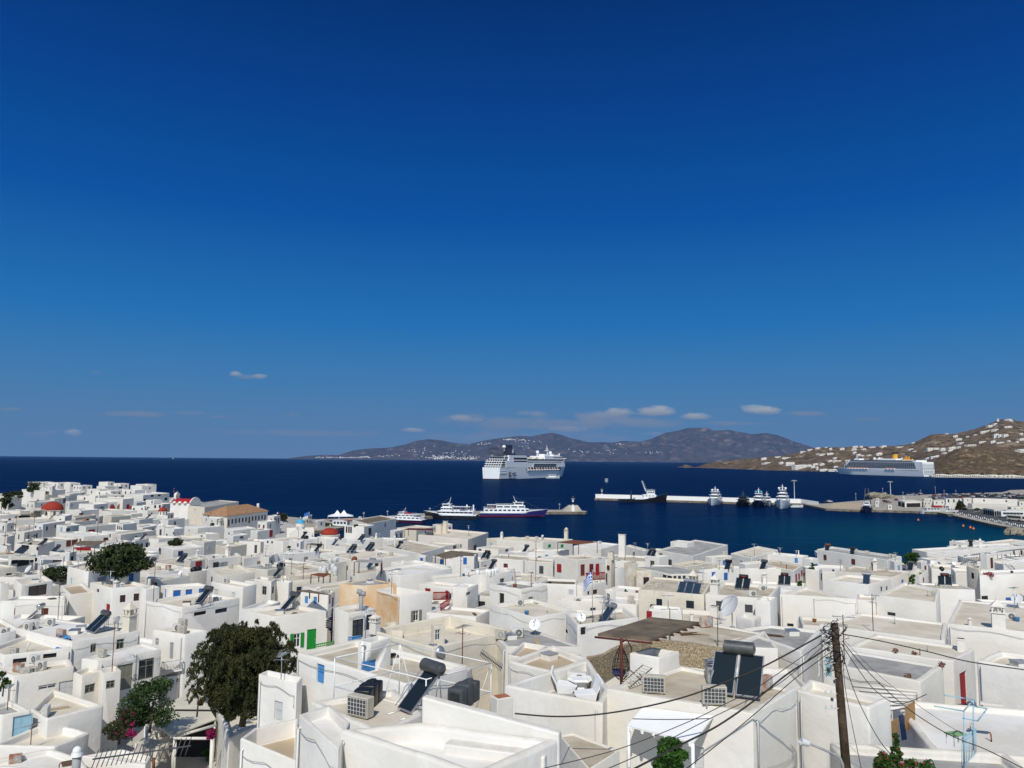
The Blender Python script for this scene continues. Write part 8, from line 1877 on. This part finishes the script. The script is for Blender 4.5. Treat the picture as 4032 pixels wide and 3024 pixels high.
# lettering on walls
def wall_text(t, x, y, s, size_px, col, label=None, shear=0, sign=None, space=1.0):
    loc, n, i, dist = cast(t, x, y, TB)
    if loc is None or abs(n.z) > .4: MISS.append(('text', s)); return
    n = Vector((n.x, n.y, 0)).normalized()
    if n.dot(loc - C0) > 0: n = -n
    k = TILES[t][2] / F * loc.y; tx = Vector((-n.y, n.x, 0)); h = TB[1][i]; org = Vector((h.c.x, h.c.y, h.zb + .6)); p = loc - org + n * .03
    Mx = Matrix(((tx.x, 0, n.x, p.x), (tx.y, 0, n.y, p.y), (0, 1, 0, p.z), (0, 0, 0, 1))); Mx = Matrix(((tx.x, 0, n.x, p.x), (tx.y, 0, n.y, p.y), (tx.z, 1, 0, p.z), (0, 0, 0, 1)))
    TEXTS.append((h, s, size_px * k, col, Mx, shear, space))
TEXTS = []
wall_text(5, 1455, 855, 'La Bottega', 46, 'black', shear=.35); wall_text(5, 1512, 870, 'OTTICA', 18, 'grey', space=1.4); wall_text(5, 1132, 835, 'GJU', 34, 'navy'); wall_text(5, 1150, 800, 'O', 30, 'navy')

p = W3(6, 2135, 1165, 29.5); e = thing('planter_box', p, .5, 'tall white masonry box with terracotta red top behind the dividing wall', 'chimney'); k_ = .4566 / F * 29.5
MB().box((0, 0, 90 * k_), (150 * k_, 120 * k_, 190 * k_)).build('shaft', 'white', e, bevel=.03); MB().box((0, 0, 186 * k_), (110 * k_, 85 * k_, .03)).build('opening', 'terracotta', e)

h = [h for h in HOUSES if h.lab and h.lab.startswith('large foreground white roof')][0]
A_, B_, C_, D_ = [min(h.q, key=lambda p: (proj((p.x, p.y, h.z))[0] - q[0]) ** 2 + (proj((p.x, p.y, h.z))[1] - q[1]) ** 2) for q in [px(6, *a) for a in ((738,1243),(1930,1650),(2630,1335),(1440,1190))]]
d = ray(*px(6, 1430, 972)); zD = CAMZ + d.z * D_.y; o0 = Vector((D_.x, D_.y, h.z)); out = Vector(((C_ - D_).y, -(C_ - D_).x, 0)).normalized(); out = out if out.y > 0 else -out; m = MB()
a, b = D_ + out * .02, C_ + out * .02; cx = [(a, h.z - 5, zD), (b, h.z - 5, h.z + .15), (b + out * .32, h.z - 5, h.z + .15), (a + out * .32, h.z - 5, zD)]
m.add([Vector((p.x, p.y, z)) - o0 for p, z, _ in cx] + [Vector((p.x, p.y, z)) - o0 for p, _, z in cx], [(3,2,1,0),(4,5,6,7),(0,1,5,4),(1,2,6,5),(2,3,7,6),(3,0,4,7)])
o = m.build('parapet_wall', 'white', bevel=.06, seg=2); o.location = o0; tag(o, 'tall white dividing wall rising behind the foreground roof', 'wall'); TH.append(o)
# low seat step along its foot, inside the roof terrace
m = MB(); a = D_.lerp(C_, .25) - out * .75; b = D_.lerp(C_, .95) - out * .75; hh = h.z - h.ph
m.add([(a.x, a.y, hh - .1), (b.x, b.y, hh - .1), (b.x + out.x * .5, b.y + out.y * .5, hh - .1), (a.x + out.x * .5, a.y + out.y * .5, hh - .1), (a.x, a.y, hh + .3), (b.x, b.y, hh + .3), (b.x + out.x * .5, b.y + out.y * .5, hh + .3), (a.x + out.x * .5, a.y + out.y * .5, hh + .3)], [(3,2,1,0),(4,5,6,7),(0,1,5,4),(1,2,6,5),(2,3,7,6),(3,0,4,7)])
tag(m.build('masonry_bench', 'white', bevel=.05), 'low plastered bench step along the dividing wall on the foreground roof', 'bench')

bk = []
for q in ((1160,1062),(1772,1134)):
    r_ = cast(7, *q, TB); bk.append(r_[0] - ray(*px(7, *q)).normalized() * .06)
zf = min(p.z for p in bk) - .42; fr_ = [atZ(*px(7, *q), zf) for q in ((1600,1362),(1030,1216))]
e = canopy('porch_awning', [bk[0], bk[1], fr_[0], fr_[1]], 'white porch awning with green vine beneath at bottom centre', 'whitepaint', .07, [(2, 2.9), (3, 2.9)], 'whitepaint')
c0 = sum([bk[0], bk[1]] + fr_, Vector()) / 4
for k in range(6): p = fr_[1].lerp(fr_[0], (k + .3) / 5.6) - c0; MB().cyl(p + Vector((0, .1, -.12)), p + Vector((.0, -.06, -.12)), .06, n=8).build('beam_end', 'whitepaint', e)
# small vents, pipes and hatches on the roofs
RV2 = random.Random(77); nv = 0
for h in sorted([h for h in HOUSES if not h.mass and h.ph > 0 and h.Y > 34 and h.small > 3], key=lambda h: h.Y)[:150]:
    for _ in range(1 if h.Y > 90 else 2):
        if RV2.random() < .35: continue
        u, v = RV2.uniform(.2, .8), RV2.uniform(.2, .8); p = h.q[0].lerp(h.q[1], u).lerp(h.q[3].lerp(h.q[2], u), v); P3 = Vector((p.x, p.y, h.z - h.ph)); 
        if not (-50 < proj(P3)[0] < 4080): continue
        k = RV2.choice(['pipe', 'hatch', 'bucket', 'plank']); sc_ = 1.0 if h.Y < 90 else 1.3
        if k == 'pipe': e = thing('vent_pipe', P3, RV2.uniform(0, 6), 'small bent vent pipe', 'pipe'); e.scale = (.6,) * 3 if h.Y < 60 else (1, 1, 1); MB().tube([(0,0,0),(0,0,.5),(.08,0,.62),(.2,0,.6)], .055 * sc_, 7).build('pipe', RV2.choice(['palegrey', 'whitepaint', 'rust']), e)
        elif k == 'hatch': e = thing('roof_hatch', P3, RV2.uniform(0, 1), 'low square roof hatch', 'hatch'); MB().box((0,0,.18), (.75, .75, .36)).build('curb', 'white', e, bevel=.03); MB().box((0,0,.38), (.82,.82,.04)).build('lid', RV2.choice(['grey', 'wood', 'metal']), e)
        elif k == 'bucket': e = thing('plastic_tub', P3, 0, 'small plastic tub', 'tub'); MB().lathe((0,0,0), [(.16,0),(.22,.34),(.24,.36)], 12).build('tub', RV2.choice(['darkgrey', 'terracotta', 'midblue', 'palegrey']), e)
        else:
            e = thing('board_stack', P3, RV2.uniform(0, 3), 'short stack of old boards', 'boards'); m = MB()
            for j in range(3): m.box((RV2.uniform(-.1,.1), j * .05, .03 + j * .045), (1.6 - .2 * j, .3, .035), rz=RV2.uniform(-.1, .1))
            m.build('boards', RV2.choice(['wood', 'rooftan', 'rust']), e)

# the ochre side wall of the white building
h = [h for h in HOUSES if h.lab and h.lab.startswith('white building with ochre left')][0]
fs_ = [(h.q[i], h.q[(i + 1) % 4]) for i in range(4)]; bx_ = px(2, 1160, 1060); fa = min(fs_, key=lambda f: abs(proj((*((f[0] + f[1]) / 2).xy, h.z))[0] - bx_[0]) + abs(proj((*((f[0] + f[1]) / 2).xy, h.z))[1] - bx_[1]))
OCH = (h, fa)
for h in HOUSES:
    if not h.mass: build_house(h)
h, (a, b) = OCH; tx = (b - a).normalized(); n = Vector((tx.y, -tx.x, 0)); m_ = (a + b) / 2 + n * .012 - Vector((h.c.x, h.c.y, 0)); H2 = h.z - h.zb - .15
MB().box((m_.x, m_.y, H2 / 2 - .65), ((b - a).length - .2, .05, H2), rz=math.atan2(tx.y, tx.x)).build('stained_plaster', 'ochre', h.obj)
for h, s_, sz_, col_, Mx_, sh_, sp_ in TEXTS: text(s_, sz_, col_, h.obj, Mx_, 'lettering', sh_, .01, sp_)
mw, mr, md = MB(), MB(), MB()
for h in MASS:
    m = house_mesh(h); mw.add(m.v, m.f); mr.add([(p.x, p.y, h.z - h.ph + .02) for p in inset(h.q, h.rim)], [(0, 1, 2, 3)])
    for p, n, tx, W, HH, kind, col, label in h.open: b = MB().box((0, .01, 0), (W, .06, HH)).xf(wallframe(p, n, tx)); md.add(b.v, b.f)
me_ = empty('houses_in_the_back_rows', (0, 0, 0)); mw.build('walls', 'white', me_); mr.build('roofs', 'roofcream', me_, recalc=False); md.build('windows', 'darkgrey', me_)
tag(me_, 'small white flat roofed houses packed in the gaps between the larger ones', 'houses', kind='stuff')
print('houses', len(HOUSES), len(MASS), 'missed', len(MISS), MISS[:40])
# ------------------------------------------------------------------ labels that single each thing out
bpy.context.view_layer.update()
LM = [('the big red dome',206,1990),('the small red dome',640,2010),('the red roofed church',720,1970),('the orange tiled roof',930,2010),('the blue dome',1182,2055),('the wide terracotta dome',1300,2095),('the cream block with crimson door',770,2230),('the wide fig tree',480,2190),('the blue shutter row',740,2330),('the brown tarp roof',300,2320),('the green door',1227,2515),('the big drooping tree',950,2640),('the optician sign',700,2690),('the tilted solar pair',360,2480),('the ochre wall',1450,2350),('the red corner balcony',1740,2350),('the long red balcony',2330,2270),('the pale pink mansion',1700,2140),('the tall slab chimney',2450,2150),('the patchy ruin wall',2500,2280),('the twin ornate chimneys',2770,2290),('the glass roof box',2690,2150),('the national flag',2320,2430),('the dark brown canopy',2550,2470),('the mesh dish',2880,2420),('the white cube hood',2570,2610),('the large solar panels',2910,2700),('the black ribbed tank',1450,2730),('the pale blue shutter',1262,2640),('the garden chairs',2290,2720),('the utility pole',3290,2500),('the tall red shutter',3795,2715),('the horseshoe chimney',3935,2400),('the moulded balustrade',3700,2200),('the green vine mound',3585,2205),('the twin vent house',3600,2390),('the deep blue window',3980,2360),('the peaked taverna chimney',630,2900),('the bottom left corner',0,3010),('the red boarded balcony',320,2165),('the large seaward villa',210,1915),('the courtyard window hut',1724,2490),('the row of white barrels',1930,2270),('the wavy walled house',1620,2260),('the blue door hut',1660,2200),('the left picture edge',0,2400),('the striped solar panels',80,2165),('the ferry terminal',3600,1985),('the two storey harbour building',3760,1978),('the harbour tree',3790,1990),('the white coach',3985,2025),('the fenced yard',3320,1980),('the yellow funnel',3548,1795),('the hill summit',3970,1650),('the headland tip',2700,1830),('the long hillside hotel',3690,1765),('the big shore hotel',3155,1835),('the upper right villas',3920,1712),('the right picture edge',4030,1760),('the bottom right corner',4030,3000)]
DESC = {'brown': 'brown', 'darkgrey': 'dark', 'grey': 'grey', 'olivegrey': 'olive', 'navy': 'navy', 'paleblue': 'pale blue', 'blue': 'blue', 'red': 'crimson', 'palegrey': 'pale grey', 'midblue': 'blue', 'green': 'green'}
NUM = ['no', 'one', 'two', 'three', 'four', 'five', 'six', 'seven', 'eight']
for h in HOUSES:
    if h.mass: continue
    if h.lab: lab = h.lab
    else:
        size = 'narrow ' if h.small < 3.2 else 'large ' if h.rad > 9 else ''
        lab = size + WN[h.w] + ' house with ' + (RN[h.r] + ' roof')
        if h.open:
            c = max(set(o[6] for o in h.open), key=lambda c: sum(o[6] == c for o in h.open)); n = len(h.open); lab += ' and %s %s opening%s' % (NUM[min(n, 8)], DESC.get(c, c), '' if n == 1 else 's')
    tag(h.obj, lab, h.cat, 'white houses of the town' if h.cat == 'house' else None); h.obj['_p'] = list(proj((h.c.x, h.c.y, h.z)))
tops = [o for o in S.objects if o.parent is None and o.get('label') and not o.get('kind')]
def pos(o): return tuple(o['_p']) if '_p' in o else proj(o.matrix_world.translation)
by = {}
for o in tops: by.setdefault(o['label'], []).append(o)
NORD = ['', 'second ', 'third ', 'fourth ', 'fifth ', 'sixth ', 'seventh ', 'eighth ', 'ninth ', 'tenth ', 'eleventh ', 'twelfth ', 'thirteenth ', 'fourteenth ', 'fifteenth ']
for lab, os_ in by.items():
    if len(os_) == 1 or 'bollard' in lab: continue
    rel = {}
    for o in os_:
        x, y = pos(o); best = min(LM, key=lambda m: ((m[1] - x) ** 2 + (m[2] - y) ** 2 * 3)); dx, dy = x - best[1], y - best[2]; a = math.degrees(math.atan2(-dy * 1.5, dx)) % 360
        r = ['right of', 'above right of', 'above', 'above left of', 'left of', 'below left of', 'below', 'below right of'][int((a + 22.5) // 45) % 8]
        if best[0] == 'the left picture edge': r = 'near'
        rel.setdefault((best[0], r), []).append((dx * dx + dy * dy, o))
    for (m, r), l in rel.items():
        l.sort(key=lambda t: t[0]); base = lab; w_ = base.split()
        for k, (_, o) in enumerate(l):
            tail = (', ' + (NORD[min(k, 14)] + 'nearest ' if len(l) > 1 else '') + r + ' ' + m).replace('nearest near', 'closest to')
            b = base.split()
            while len(b) + len(tail.split()) - 0 > 16:
                b = b[:-1] if b[-1] not in ('house', 'unit') else b[:-1]
            if len(b) < len(base.split()) and 'and' in b and b[-1] not in ('opening', 'openings'): b = b[:len(b) - 1 - b[::-1].index('and')]
            while b[-1] in ('and', 'with', 'of', 'a', 'on', 'one', 'two', 'three', 'four', 'opening', 'in', 'pale', 'dark', 'the'): b = b[:-1]
            o['label'] = ' '.join(b) + tail
for o in S.objects:
    if '_p' in o: del o['_p']
seen = {}
for o in S.objects:
    if o.parent is None and o.get('label') and not o.get('kind'): seen.setdefault(o['label'], []).append(o.name)
print('DUP', [(k, len(v)) for k, v in seen.items() if len(v) > 1][:20], sum(len(v) > 1 for v in seen.values()))
